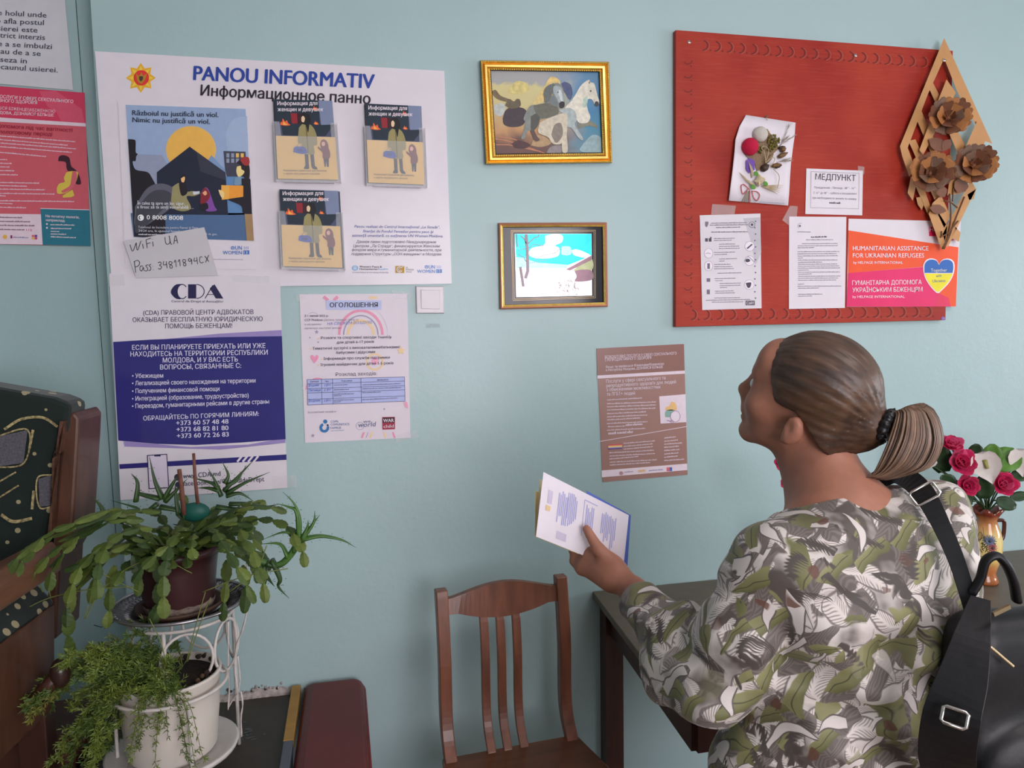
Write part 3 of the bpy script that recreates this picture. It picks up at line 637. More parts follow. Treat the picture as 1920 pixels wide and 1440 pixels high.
p.disc(322, 1278, 18, INK(170, 130, 135), 2); p.words(350, 1272, 430, 1266, 10, INK(160, 140, 160)); p.text("UNFPA", 480, 1272, 550, 1266, 26, INK(222, 180, 100), 2, .02); p.words(580, 1258, 710, 1248, 12, INK(140, 130, 175))
for i, c in enumerate((INK(220, 110, 110), INK(90, 90, 150), INK(200, 100, 120), INK(80, 110, 180))): p.rect(745+26*(i % 2), 1222+18*(i//2), 770+26*(i % 2), 1240+18*(i//2), c, 2)
o = p.build('brown_poster', 'glossy brown poster with rainbow strip and white band, left of the standing woman', 'poster')
# ------------------------------------------------------------------ clear leaflet pockets with booklets, on the board
ACR = bpy.data.materials.new('clear_acrylic'); ACR.use_nodes = True
_b = ACR.node_tree.nodes['Principled BSDF']; _b.inputs['Base Color'].default_value = (.9, .9, .92, 1); _b.inputs['Alpha'].default_value = .16; _b.inputs['Roughness'].default_value = .08; _b.inputs['Specular IOR Level'].default_value = .6
_mats['clear_acrylic'] = ACR
EDGE = mat('acrylic_edge', (.75, .73, .78), rough=.15, spec=.6, alpha=.6, var=.02)
def booklet_cover(p, Q):
    """cover art inside the quad Q (tl, tr, br, bl) in picture points"""
    T, R_, B_, L_ = [Vector(q) for q in Q]
    def uv(u, v): a = T.lerp(R_, u); b = L_.lerp(B_, u); c = a.lerp(b, v); return (c.x, c.y)
    P = lambda pts: [uv(u/100, v/100) for u, v in pts]
    YL, ND, BG = INK(218, 180, 108), INK(34, 46, 58), INK(72, 76, 102)
    p.poly(P([(0, 0), (100, 0), (100, 47), (0, 47)]), BG, 1); p.poly(P([(0, 0), (76, 0), (76, 30), (100, 30), (84, 45), (12, 45), (10, 30), (0, 28)]), ND, 1.5)
    p.poly(P([(76, 0), (100, 0), (100, 30), (78, 31)]), INK(115, 125, 152), 1.8); p.poly(P([(0, 46), (100, 46), (100, 100), (0, 100)]), YL, 1.6)
    p.poly(P([(27, 17), (40, 17), (40, 30), (28, 30)]), INK(135, 35, 45), 2); p.poly(P([(38, 17), (50, 17), (50, 30), (38, 30)]), INK(55, 25, 32), 2.2)
    for x, y, k in ((17, 32, 1), (70, 30, .5), (70, 12, .6)):
        p.curve(P([(x-9*k, y), (x-7*k, y-4*k), (x-5*k, y-3*k), (x-4*k, y-8*k), (x, y-4*k), (x+3*k, y-6*k), (x+5*k, y-2*k), (x+9*k, y), (x, y+1)]), INK(220, 95, 55), 2.4, 3)
        p.curve(P([(x-4*k, y), (x-3*k, y-4*k), (x, y-2*k), (x+4*k, y)]), INK(235, 165, 80), 2.8, 3)
    H2, CO, LG = INK(28, 27, 30), INK(142, 132, 88), INK(44, 42, 50)
    p.poly(P([(47, 66), (53, 66), (53, 84), (47, 84)]), LG, 2.6); p.poly(P([(56, 66), (62, 66), (63, 84), (57, 84)]), LG, 2.6)
    p.curve(P([(44, 87), (47, 83), (53, 84), (52, 87)]), LG, 2.8, 3); p.curve(P([(57, 84), (63, 83), (67, 87), (60, 87)]), LG, 2.8, 3)
    p.curve(P([(40, 35), (47, 30), (56, 30), (64, 34), (69, 44), (69, 56), (63, 58), (63, 68), (43, 67), (43, 56), (37, 54), (38, 44)]), CO, 3, 4)
    p.curve(P([(45, 25), (46, 18), (52, 16), (58, 18), (61, 26), (58, 31), (55, 41), (52, 32), (46, 30)]), H2, 3.4, 4); p.curve(P([(45, 22), (48, 20), (51, 23), (49, 28), (45, 27)]), INK(215, 185, 150), 3.8, 3)
    p.stroke(P([(52, 32), (53, 50), (53, 67)]), .9, H2, 3.6)
    p.curve(P([(28, 66), (30, 60), (38, 59), (48, 60), (51, 67), (40, 68)]), INK(52, 78, 165), 4, 3); p.stroke(P([(33, 60), (38, 55), (44, 60)]), .9, INK(120, 120, 150), 4)
    p.poly(P([(34, 62), (44, 62), (43, 65), (35, 65)]), INK(40, 55, 115), 4.4)
    RD = INK(112, 48, 52)
    p.curve(P([(74, 56), (76, 51), (81, 49), (86, 52), (88, 59), (84, 63), (76, 62)]), RD, 3, 3); p.disc(*uv(.795, .55), 3.4, INK(218, 165, 150), 3.4, 4.2)
    p.curve(P([(70, 58), (78, 62), (87, 60), (90, 66), (88, 73), (77, 73), (77, 66), (70, 61)]), RD, 3.2, 3)
    p.poly(P([(78, 73), (87, 73), (86, 84), (83, 84), (82, 77), (81, 84), (79, 84)]), LG, 3)
    p.text("Информация для", *uv(.05, .075), *uv(.74, .06), 7, INK(215, 205, 212), 5, .02); p.text("женщин и девушек", *uv(.05, .15), *uv(.83, .135), 7, INK(215, 205, 212), 5, .02)
    p.text("Карманный справочник для беженок", *uv(.10, .905), *uv(.82, .90), 3.4, INK(120, 95, 75), 3, .01); p.text("и жертв сексуального насилия", *uv(.10, .945), *uv(.70, .94), 3.4, INK(120, 95, 75), 3, .01)
HOLD = [([(514, 186), (607, 189), (636, 337), (523, 335)], 'clear pocket of yellow booklets right under the big heading, upper middle of the white board'),
        ([(686, 194), (776, 199), (796, 344), (694, 343)], 'clear pocket of yellow booklets farthest right on the white board'),
        ([(524, 355), (621, 358), (642, 501), (532, 500)], 'clear pocket of yellow booklets directly below another pocket, low middle of the white board')]
HOLD[0] = ([(514, 186), (623, 189), (634, 337), (521, 335)], HOLD[0][1]); HOLD[1] = ([(685, 194), (790, 199), (796, 346), (691, 342)], HOLD[1][1]); HOLD[2] = ([(524, 355), (634, 358), (642, 502), (531, 499)], HOLD[2][1])
WHERE = ['in the pocket right under the big heading', 'in the pocket farthest right', 'in the lowest pocket of the board']
for i, (Q, lab) in enumerate(HOLD):
    yb = BY-.002
    for k in range(3):                                   # three booklets stand in each pocket
        p = Print(yb-.0045*(k+1))
        off = (2-k)*(2.2 if i == 2 else -1.4)
        q = [(x+off*.7, y+abs(off)*.3) for x, y in Q]
        p.sheet(q, mat('booklet_paper', ob(218, 190, 130), rough=.5) if k == 2 else mat('booklet_back', ob(60, 66, 82), rough=.5), .0032)
        if k == 2: booklet_cover(p, Q)
        p.build('booklet', ('front yellow booklet with woman in long coat, ', 'middle dark edged booklet, ', 'rear dark edged booklet, ')[2-k]+WHERE[i], 'booklet', 'booklets in the pockets of the white board')
    p = Print(yb-.0165)
    T, R_, B_, L_ = [Vector(v) for v in Q]
    a, b, c, d = T.lerp(L_, .28)+Vector((-4, 0)), R_.lerp(B_, .28)+Vector((5, 0)), B_+Vector((5, 5)), L_+Vector((-4, 5))
    h = thing('leaflet_holder', lab, 'leaflet holder', 'leaflet holders on the white board', loc=p.w(*((a+c)/2)))
    def ch(mb, nm):
        o = mb.build(nm, h); o.matrix_parent_inverse = Matrix.Translation(-h.location); return o
    dy = Vector((0, .0165, 0))
    m = MB(); F = [p.w(*v) for v in (a, b, c, d)]
    nt_ = [p.w(*a.lerp(b, t)) for t in (.1, .9)]; n2 = [p.w(*(a.lerp(b, t).lerp(d.lerp(c, t), .24))) for t in (.12, .9)]
    ol = [F[0], nt_[0], n2[0], n2[1], nt_[1], F[1], F[2], F[3]]
    m.hexa(ol, [v+Vector((0, -.0012, 0)) for v in ol], ACR); ch(m, 'front_plate')
    for nm, u, v in (('side_plate', F[0], F[3]), ('side_plate', F[1], F[2])):
        ch(MB().hexa([u, v, v+dy, u+dy], [w+Vector((.0012, 0, 0)) for w in (u, v, v+dy, u+dy)], EDGE), nm)
    u, v = F[3].lerp(F[2], .12), F[3].lerp(F[2], .9)
    ch(MB().hexa([u, v, v+dy, u+dy], [w+Vector((0, 0, -.0015)) for w in (u, v, v+dy, u+dy)], EDGE), 'bottom_lip')
    lab

# ------------------------------------------------------------------ framed pictures
GOLD = mat('gilded_moulding', ob(205, 150, 50, 1.25), rough=.3, metal=.75, spec=.5, var=.12, vs=40); GOLD2 = mat('bright_gilding', ob(240, 200, 110, 1.1), rough=.22, metal=.75, var=.1, vs=60)
def frame_profile(p, quad, steps, material):
    """picture moulding: steps = (inset in picture points, distance off the wall)"""
    m = MB(); loops = []
    cx = sum(q[0] for q in quad)/4; cyy = sum(q[1] for q in quad)/4
    sg = [(1, 1), (-1, 1), (-1, -1), (1, -1)]
    for ins, off, mt in steps: loops.append(([p.w(q[0]+s_[0]*ins, q[1]+s_[1]*ins, off) for q, s_ in zip(quad, sg)], mt))
    for (A, _), (B, mt) in zip(loops, loops[1:]):
        for k in range(4): m.add([A[k], A[(k+1) % 4], B[(k+1) % 4], B[k]], [(0, 1, 2, 3)], mt)
    return m
def beads(p, m, quad, ins, off, step, r, material):
    sg = [(1, 1), (-1, 1), (-1, -1), (1, -1)]
    Q = [Vector((q[0]+s_[0]*ins, q[1]+s_[1]*ins)) for q, s_ in zip(quad, sg)]
    for k in range(4):
        A, B = Q[k], Q[(k+1) % 4]; n = int((B-A).length/step)
        for i in range(n): c = A.lerp(B, i/n); m.ball(p.w(c.x, c.y, off), r, material, 6, 4)
# gold frame with the horses
p = Print(-.002)
QH = [(901, 113), (1142, 116), (1148, 305), (911, 308)]
f = thing('framed_picture', 'gold framed picture of running horses, upper of the two framed pictures', 'picture', loc=p.w(1025, 210))
def kid(o, par): o.parent = par; o.matrix_parent_inverse = Matrix.Translation(-par.location); return o
DKW = mat('dark_frame_back', (.03, .02, .015), rough=.7)
m = frame_profile(p, QH, [(0, 0, DKW), (0, .014, DKW), (2.5, .020, GOLD), (5, .018, GOLD), (8, .024, GOLD), (12, .024, GOLD2), (15, .017, GOLD), (18, .014, GOLD2), (19.5, .008, DKW)], GOLD)
beads(p, m, QH, 2.2, .020, 3.1, .0022, GOLD2); beads(p, m, QH, 16.8, .016, 4.2, .0022, GOLD2); kid(m.build('frame'), f)
pm = bpy.data.materials.new('seashore_painting'); pm.use_nodes = True; nt = pm.node_tree; b = nt.nodes['Principled BSDF']; b.inputs['Roughness'].default_value = .4
tc = nt.nodes.new('ShaderNodeTexCoord'); sep = nt.nodes.new('ShaderNodeSeparateXYZ'); nz = nt.nodes.new('ShaderNodeTexNoise'); nz.inputs['Scale'].default_value = 14; nz.inputs['Detail'].default_value = 6; nz.inputs['Distortion'].default_value = .8
nt.links.new(tc.outputs['Generated'], sep.inputs[0]); nt.links.new(tc.outputs['Object'], nz.inputs['Vector'])
ad = nt.nodes.new('ShaderNodeMath'); ad.operation = 'MULTIPLY_ADD'; ad.inputs[1].default_value = .35; nt.links.new(nz.outputs['Fac'], ad.inputs[0]); nt.links.new(sep.outputs['Z'], ad.inputs[2])
r1 = nt.nodes.new('ShaderNodeValToRGB'); r2 = nt.nodes.new('ShaderNodeValToRGB')
def ramp(r, st):
    while len(r.color_ramp.elements) < len(st): r.color_ramp.elements.new(.5)
    for e, (pz, c) in zip(r.color_ramp.elements, st): e.position = pz; e.color = (*ob(*c), 1)
ramp(r1, [(.12, (75, 45, 45)), (.3, (95, 60, 50)), (.45, (175, 130, 85)), (.7, (185, 170, 120)), (.95, (190, 180, 125)), (1.15, (150, 150, 150))])
ramp(r2, [(.12, (120, 145, 150)), (.3, (90, 120, 135)), (.48, (60, 125, 150)), (.75, (50, 115, 155)), (.98, (80, 125, 160))])
nt.links.new(ad.outputs[0], r1.inputs[0]); nt.links.new(ad.outputs[0], r2.inputs[0])
a2 = nt.nodes.new('ShaderNodeMath'); a2.operation = 'MULTIPLY_ADD'; a2.inputs[1].default_value = .35; nt.links.new(nz.outputs['Fac'], a2.inputs[0]); nt.links.new(sep.outputs['X'], a2.inputs[2])
m2 = nt.nodes.new('ShaderNodeMapRange'); m2.inputs['From Min'].default_value = .62; m2.inputs['From Max'].default_value = .98; nt.links.new(a2.outputs[0], m2.inputs['Value'])
mx = nt.nodes.new('ShaderNodeMix'); mx.data_type = 'RGBA'; nt.links.new(m2.outputs[0], mx.inputs['Factor']); nt.links.new(r1.outputs[0], mx.inputs['A']); nt.links.new(r2.outputs[0], mx.inputs['B']); nt.links.new(mx.outputs['Result'], b.inputs['Base Color'])
q = Print(-.008, 890, 100, 270/1767)
g = lambda r_, g_, b_: mat('paint_%d_%d_%d' % (r_, g_, b_), ob(r_, g_, b_), rough=.45, var=.16, vs=90)
q.sheet([(190, 180), (1580, 200), (1610, 1255), (235, 1262)], pm)
q.curve([(440, 420), (520, 340), (640, 370), (660, 450), (560, 500), (420, 480)], g(195, 180, 115), 1); q.curve([(860, 400), (930, 290), (1030, 320), (1040, 400), (900, 560), (720, 620), (760, 560)], g(205, 180, 115), 1)
q.curve([(235, 640), (320, 610), (380, 660), (330, 770), (250, 740)], g(170, 175, 170), 1)
q.curve([(345, 800), (380, 700), (470, 655), (610, 680), (640, 760), (590, 880), (450, 905), (360, 870)], g(60, 50, 55), 1.4); q.curve([(370, 640), (420, 560), (480, 590), (515, 560), (555, 570), (560, 650), (450, 680)], g(95, 85, 65), 1.6)
q.curve([(215, 460), (260, 450), (320, 520), (440, 570), (420, 600), (300, 570), (230, 520)], g(110, 95, 70), 1.2)
for a in ([(250, 1050), (420, 1080), (700, 1170), (870, 1230)], [(260, 1120), (460, 1130), (780, 1200)], [(280, 1020), (500, 1060), (640, 1150)]): q.stroke([(v.x, v.y) for v in spline([(*z, 0) for z in a])], 12, g(175, 115, 85), 1.4)
q.curve([(450, 1110), (540, 1065), (680, 1120), (620, 1165), (500, 1160)], g(70, 42, 45), 1.8); q.curve([(690, 1130), (760, 1010), (870, 1030), (940, 1100), (820, 1150)], g(165, 135, 100), 1.6)
q.curve([(880, 1220), (930, 1150), (1060, 1130), (1060, 1215), (960, 1235)], g(130, 120, 120), 1.6); q.curve([(1330, 1110), (1450, 1000), (1560, 1050), (1575, 1220), (1300, 1200)], g(135, 160, 165), 1.4)
W1 = g(205, 200, 185); W2 = g(165, 185, 170)
# white horse at the right
q.curve([(1180, 590), (1240, 500), (1300, 400), (1360, 345), (1405, 325), (1420, 355), (1465, 370), (1490, 450), (1510, 530), (1530, 590), (1515, 640), (1480, 640), (1440, 570), (1400, 560), (1375, 600), (1390, 700), (1420, 780), (1380, 850), (1280, 850), (1220, 760), (1110, 680)], W1, 2.2)
q.curve([(1330, 560), (1385, 520), (1375, 640), (1330, 660)], W2, 2.6); q.poly([(1395, 372), (1408, 335), (1418, 368)], g(90, 90, 85), 2.6); q.disc(1424, 462, 11, g(60, 70, 70), 2.8); q.disc(1497, 620, 26, g(62, 58, 66), 2.8, 32)
q.curve([(1270, 840), (1400, 820), (1500, 885), (1500, 915), (1400, 890), (1280, 920)], g(120, 120, 105), 2)
# dark mane behind
q.curve([(1065, 370), (1110, 350), (1180, 390), (1200, 500), (1170, 570), (1120, 500), (1090, 450)], g(70, 80, 112), 2.4)
# grey horse in front
GH, GD = g(120, 125, 120), g(75, 75, 70)
q.curve([(640, 700), (690, 640), (780, 630), (880, 605), (930, 560), (960, 500), (850, 520), (850, 470), (890, 400), (960, 370), (1040, 370), (1085, 430), (1095, 520), (1105, 600), (1085, 660), (1040, 670), (1030, 740), (960, 780), (820, 810), (760, 860), (700, 930), (650, 960), (610, 1050), (570, 1040), (600, 950), (620, 850), (600, 800)], GH, 3)
q.curve([(850, 520), (850, 460), (890, 400), (970, 380), (990, 430), (950, 500), (905, 590), (860, 600)], g(92, 97, 95), 3.4); q.curve([(720, 640), (880, 610), (1000, 640), (1020, 740), (840, 800), (760, 760)], g(95, 95, 82), 3.3); q.curve([(1035, 612), (1065, 590), (1100, 600), (1104, 645), (1080, 672), (1045, 668)], g(42, 38, 44), 3.9)
q.curve([(690, 770), (760, 740), (800, 800), (770, 900), (700, 960), (690, 900)], GD, 3.4); q.curve([(680, 950), (720, 930), (760, 1010), (800, 1060), (740, 1075)], g(85, 65, 60), 2.8); q.curve([(968, 405), (1010, 395), (1062, 425), (1085, 500), (1096, 590), (1062, 625), (1030, 600), (1000, 540), (965, 470)], g(150, 160, 162), 3.6); q.curve([(1035, 440), (1062, 470), (1078, 590), (1050, 560), (1030, 490)], g(190, 195, 195), 3.75); q.disc(1022, 478, 8, g(35, 35, 40), 3.8); q.poly([(955, 405), (962, 360), (985, 395)], g(95, 100, 100), 3.7); q.poly([(1000, 398), (1012, 352), (1030, 402)], g(120, 125, 125), 3.7); q.curve([(905, 600), (950, 520), (1000, 560), (1020, 650), (960, 640)], g(105, 112, 112), 3.5)
q.curve([(1030, 700), (1150, 670), (1230, 710), (1250, 820), (1230, 880), (1330, 1040), (1290, 1055), (1190, 920), (1140, 900), (1100, 760)], g(155, 165, 165), 3.2)
# low pale horse body
q.curve([(800, 850), (900, 800), (1050, 745), (1130, 745), (1140, 880), (1130, 1000), (1140, 1200), (1075, 1205), (1070, 1040), (1060, 1110), (960, 1110), (900, 1030), (780, 970)], g(190, 180, 160), 3.8); q.curve([(940, 1000), (980, 880), (1060, 860), (1080, 1000), (1000, 1100)], g(125, 115, 105), 4)
o = q.mb.build('canvas_print'); kid(o, f)
# narrow frame with the winter view on reflecting foil
p = Print(-.002)
QW = [(935, 418), (1138, 417), (1140, 575), (938, 580)]
f = thing('framed_picture', 'narrow gilt framed winter landscape in a dark mount, lower of the two framed pictures', 'picture', loc=p.w(1037, 497))
BRW = mat('reddish_frame_wood', ob(165, 105, 80), rough=.35, metal=.3)
m = frame_profile(p, QW, [(0, 0, DKW), (0, .010, BRW), (2, .014, BRW), (4, .013, BRW), (5, .012, GOLD2), (8, .010, GOLD2), (8.5, .006, DKW)], BRW); beads(p, m, QW, 6.4, .012, 2.6, .0012, GOLD2); kid(m.build('frame'), f)
MNT = mat('black_mount_board', (.03, .027, .032), rough=.09, spec=.32, var=.05)
q = Print(-.006, 925, 405, 225/1751)
q.sheet([(130, 140), (1630, 140), (1640, 1290), (155, 1310)], MNT)
GL = mat('gold_line', ob(160, 135, 95), rough=.3, metal=.4)
for d_ in (0, 20): q.stroke([(260+d_, 210+d_), (1488-d_, 206+d_), (1490-d_, 1195-d_), (288+d_, 1232-d_), (260+d_, 210+d_)], 6, GL, 1)
kid(q.mb.build('mount'), f)
def foil(nm, c): return mat(nm, c, rough=.18, metal=.24, spec=.22, var=.1, vs=50)
S1, S2, SN, TR, RF = foil('foil_sky', (.02, .62, .72)), foil('foil_pale_sky', (.30, .80, .85)), foil('foil_snow', (.86, .84, .86)), foil('foil_bark', (.16, .12, .14)), foil('foil_roof', (.24, .14, .17))
FP = foil('foil_bush', (.16, .06, .09)); FG = foil('foil_moss', (.35, .38, .2))
q = Print(-.0072, 925, 405, 225/1751)
q.sheet([(310, 262), (1432, 258), (1442, 1160), (335, 1184)], SN)
q.poly([(312, 264), (1430, 260), (1434, 580), (1080, 720), (640, 700), (335, 640)], S1, 1)
q.curve([(760, 290), (900, 262), (1010, 290), (1000, 380), (900, 430), (960, 470), (960, 560), (900, 600), (760, 620), (600, 610), (520, 560), (560, 470), (740, 420)], SN, 1.5)
q.curve([(1140, 500), (1230, 490), (1400, 560), (1430, 610), (1330, 610), (1180, 570)], SN, 1.5); q.curve([(1000, 440), (1120, 450), (1130, 560), (1000, 560)], S2, 1.4); q.poly([(335, 600), (440, 610), (640, 680), (1080, 712), (1080, 760), (335, 760)], S2, 1.2)
q.poly([(1060, 780), (1434, 575), (1436, 640), (1120, 795)], RF, 2); q.curve([(1180, 780), (1300, 690), (1435, 620), (1436, 790), (1190, 800)], FG, 1.8); q.curve([(1185, 800), (1300, 780), (1436, 800), (1438, 930), (1200, 955), (1220, 880)], RF, 2.2)
R = random.Random(3)
for _ in range(70):
    x = R.uniform(880, 1260); y = R.uniform(930, 1155)
    if (x-1070)**2/190**2 + (y-1070)**2/140**2 < 1: q.ring(x, y, R.uniform(8, 22), 4, FP, 2, R.uniform(0, 180), R.uniform(200, 360), n=8)
q.stroke([(480, 265), (490, 420), (500, 600), (505, 800), (470, 910)], 42, TR, 3); q.stroke([(340, 265), (350, 450)], 16, TR, 3); q.stroke([(395, 740), (420, 900), (440, 1030)], 36, TR, 3); q.stroke([(400, 290), (450, 330), (480, 400)], 14, TR, 3); q.stroke([(510, 400), (600, 320), (660, 300), (668, 268)], 13, TR, 3); q.stroke([(520, 470), (590, 410), (740, 435)], 9, TR, 3); q.stroke([(530, 690), (700, 650), (780, 640)], 8, TR, 3); q.stroke([(600, 640), (720, 580), (900, 540), (990, 465)], 8, TR, 3); q.stroke([(380, 500), (460, 480)], 8, TR, 3); q.stroke([(360, 560), (440, 600), (490, 680)], 9, TR, 3)
for _ in range(60):
    x = R.uniform(330, 620); y = R.uniform(380, 760); q.stroke([(x, y), (x+R.uniform(-30, 30), y+R.uniform(-20, 30))], 4, R.choice((TR, FG, FP)), 2.8)
kid(q.mb.build('foil_print'), f)

# ------------------------------------------------------------------ red notice board and what is pinned on it
RY_ = -.020
RED = bpy.data.materials.new('worn_red_board_paint'); RED.use_nodes = True; nt = RED.node_tree; b = nt.nodes['Principled BSDF']
tc = nt.nodes.new('ShaderNodeTexCoord'); n1 = nt.nodes.new('ShaderNodeTexNoise'); n1.inputs['Scale'].default_value = 5; n1.inputs['Detail'].default_value = 7
mp = nt.nodes.new('ShaderNodeMapping'); mp.inputs['Scale'].default_value = (7, 7, 110); n2 = nt.nodes.new('ShaderNodeTexNoise'); n2.inputs['Scale'].default_value = 1.6; n2.inputs['Detail'].default_value = 4
nt.links.new(tc.outputs['Object'], n1.inputs['Vector']); nt.links.new(tc.outputs['Object'], mp.inputs['Vector']); nt.links.new(mp.outputs[0], n2.inputs['Vector'])
ra = nt.nodes.new('ShaderNodeValToRGB'); ra.color_ramp.elements[0].position = .32; ra.color_ramp.elements[1].position = .68
ra.color_ramp.elements[0].color = (.33, .018, .010, 1); ra.color_ramp.elements[1].color = (.43, .040, .018, 1); nt.links.new(n1.outputs['Fac'], ra.inputs['Fac'])
mx = nt.nodes.new('ShaderNodeMix'); mx.data_type = 'RGBA'; mx.inputs['B'].default_value = (.45, .075, .045, 1)
rb = nt.nodes.new('ShaderNodeValToRGB'); rb.color_ramp.elements[0].position = .52; rb.color_ramp.elements[1].position = .85; rb.color_ramp.elements[0].color = (0, 0, 0, 1); rb.color_ramp.elements[1].color = (.5, .5, .5, 1); nt.links.new(n2.outputs['Fac'], rb.inputs['Fac'])
nt.links.new(rb.outputs['Color'], mx.inputs['Factor']); nt.links.new(ra.outputs['Color'], mx.inputs['A']); nt.links.new(mx.outputs['Result'], b.inputs['Base Color'])
b.inputs['Roughness'].default_value = .5; b.inputs['Specular IOR Level'].default_value = .3; bp = nt.nodes.new('ShaderNodeBump'); bp.inputs['Strength'].default_value = .25; bp.inputs['Distance'].default_value = .003; nt.links.new(n2.outputs['Fac'], bp.inputs['Height']); nt.links.new(bp.outputs['Normal'], b.inputs['Normal'])
p = Print(RY_)
rb_ = thing('notice_board', 'big red painted wooden notice board with punched crescent border', 'notice board', loc=p.w(1520, 335))
Qr = [(1267, 56), (1787, 95), (1773, 600), (1267, 613)]
fr_ = [p.w(*z) for z in Qr]; bk = [v+Vector((0, -RY_-.0012, 0)) for v in fr_]
kid(MB().hexa(bk, fr_, RED).build('panel', None, bevel=.0015), rb_)
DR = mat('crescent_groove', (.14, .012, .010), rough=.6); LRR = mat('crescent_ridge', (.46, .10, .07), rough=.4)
q = Print(RY_)
n = 19
for i in range(n):
    t = i/(n-1)
    for (x, y, a) in ((1318+t*410, 85+t*31, 0), (1296+t*440, 590-t*6, 0)):
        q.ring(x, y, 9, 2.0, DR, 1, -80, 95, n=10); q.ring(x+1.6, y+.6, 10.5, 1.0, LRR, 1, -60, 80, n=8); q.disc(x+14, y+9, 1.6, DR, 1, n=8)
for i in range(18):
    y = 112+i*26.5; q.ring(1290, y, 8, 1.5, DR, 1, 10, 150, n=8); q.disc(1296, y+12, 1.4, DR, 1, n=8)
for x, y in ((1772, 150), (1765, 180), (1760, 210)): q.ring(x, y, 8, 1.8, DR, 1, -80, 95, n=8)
kid(q.mb.build('punched_border'), rb_)
SCR = mat('bright_screw_steel', (.62, .58, .55), rough=.3, metal=.9)
def screw(px, py, y0, lab):
    c = at(px, py, y0); m = MB(); m.ball(c, .0058, SCR, 12, 6, sc=(1, .55, 1)); m.box((c.x-.0045, c.y-.0036, c.z-.0007), (c.x+.0045, c.y-.003, c.z+.0007), DKW)
    return tag(rebase(m.build('screw_head'), c), lab, 'screw', 'screws in the red board')
screw(1292, 79, RY_, 'bright screw in the upper left corner of the red board')
screw(1604, 104, RY_, 'small screw near the top middle edge of the red board')
# A4 sheets
def curl(y0, px0, amp, wd): return lambda px, py: y0-amp*math.exp(-((px-px0)/wd)**2)
p = Print(RY_-.002, 1300, 380, 1/6)
p.sheet([(72, 142), (755, 122), (768, 1188), (100, 1208)], mat('photocopy_paper', (.74, .69, .74), rough=.55, var=.05, vs=6), .0008)
p.poly([(560, 175), (752, 165), (764, 560), (700, 700), (640, 400)], mat('copier_shade', (.56, .53, .59), rough=.6, var=.08, vs=12), .6)
G3, G4 = INK(105, 98, 110), INK(70, 66, 78)
p.curve([(132, 215), (168, 215), (165, 250), (150, 275), (134, 255)], INK(110, 105, 115), 1); p.ring(660, 248, 33, 5, G4, 1); p.disc(660, 248, 14, G4, 1)
for a, b_, c, d in ((198, 236, 602, 230), (186, 258, 618, 252), (255, 285, 525, 280)): p.words(a, b_, c, d, 12, G3, 1)
p.words(200, 336, 612, 332, 12, INK(78, 72, 85), 1)
for a, b_, c, d in ((232, 408, 465, 404), (232, 430, 430, 426), (290, 472, 470, 468), (288, 496, 515, 492), (290, 520, 520, 516), (232, 564, 470, 560), (236, 588, 380, 584), (290, 638, 490, 632), (290, 662, 352, 660), (235, 700, 420, 696), (235, 725, 440, 722), (235, 748, 455, 744), (272, 798, 540, 792), (240, 858, 475, 854), (246, 882, 335, 880), (296, 914, 535, 908), (296, 938, 535, 932), (300, 960, 380, 957), (245, 1000, 452, 995), (245, 1022, 470, 1018), (235, 1076, 525, 1072), (140, 1102, 640, 1092), (210, 1124, 560, 1118)): p.words(a, b_, c, d, 9, G3, 1)
for x, y in ((172, 570), (172, 712), (634, 490), (634, 652), (630, 922)):
    p.disc(x, y, 46 if x < 300 else 54, INK(214, 204, 214), .9, 54); p.ring(x, y, 46 if x < 300 else 54, 2.5, G3, 1, ry=54)
p.poly([(600, 510), (658, 462), (668, 472), (612, 522)], G4, 1.5); p.curve([(590, 640), (620, 630), (640, 655), (610, 670), (588, 662)], G4, 1.5); p.stroke([(572, 658), (620, 605), (690, 670)], 5, G4, 1.5); p.curve([(590, 905), (610, 900), (650, 900), (640, 950), (610, 955)], G4, 1.5); p.rect(158, 682, 186, 745, G3, 1.5); p.stroke([(140, 572), (168, 565), (196, 575)], 5, G3, 1.5)
for x in (150, 190): p.rect(x-16, 400, x+14, 438, G4, 1)
p.rect(190, 385, 204, 402, G4, 1); p.rect(150, 850, 190, 890, G3, 1); p.rect(152, 978, 186, 1030, G3, 1)
p.rect(588, 1102, 692, 1154, INK(90, 86, 96), 1); p.text("Сайт", 600, 1144, 684, 1140, 28, INK(200, 195, 205), 2, .01)
for i in range(13): p.disc(700-(i % 2)*8, 210+i*72, 9, INK(95, 92, 105), 1, n=7)
o = p.build('printed_page', 'grey photocopied page with round pictograms, leftmost sheet on the red board', 'paper', 'A4 pages on the red board')
p = Print(RY_-.002, 1300, 380, 1/6)
p.sheet([(1078, 156), (1722, 160), (1705, 1184), (1076, 1196)], PAPER, .0008)
p.ring(1205, 262, 30, 3, G3, 1, 120, 300); p.disc(1198, 262, 12, G3, 1); p.words(1170, 332, 1320, 334, 10, G3, 1)
p.words(1325, 394, 1502, 390, 15, G4, 1); p.words(1268, 422, 1572, 420, 9, G3, 1)
for a, b_, c in ((1222, 466, 1625), (1175, 490, 1625), (1175, 512, 1360), (1172, 556, 1642), (1172, 580, 1612), (1175, 604, 1625), (1175, 628, 1232), (1178, 650, 1622), (1178, 674, 1450), (1178, 696, 1618), (1178, 718, 1640), (1175, 740, 1650), (1175, 764, 1300), (1180, 786, 1650), (1180, 808, 1330), (1180, 832, 1655), (1175, 854, 1628), (1178, 876, 1606), (1175, 922, 1245), (1172, 944, 1665), (1178, 966, 1415), (1178, 1034, 1452), (1178, 1056, 1336)): p.words(a, b_, c, b_-3, 9, G3, 1)
o = p.build('printed_page', 'white typed page beside the orange banner, middle sheet on the red board', 'paper', 'A4 pages on the red board')
p = Print(RY_-.002, 1250, 40, 650/1560)
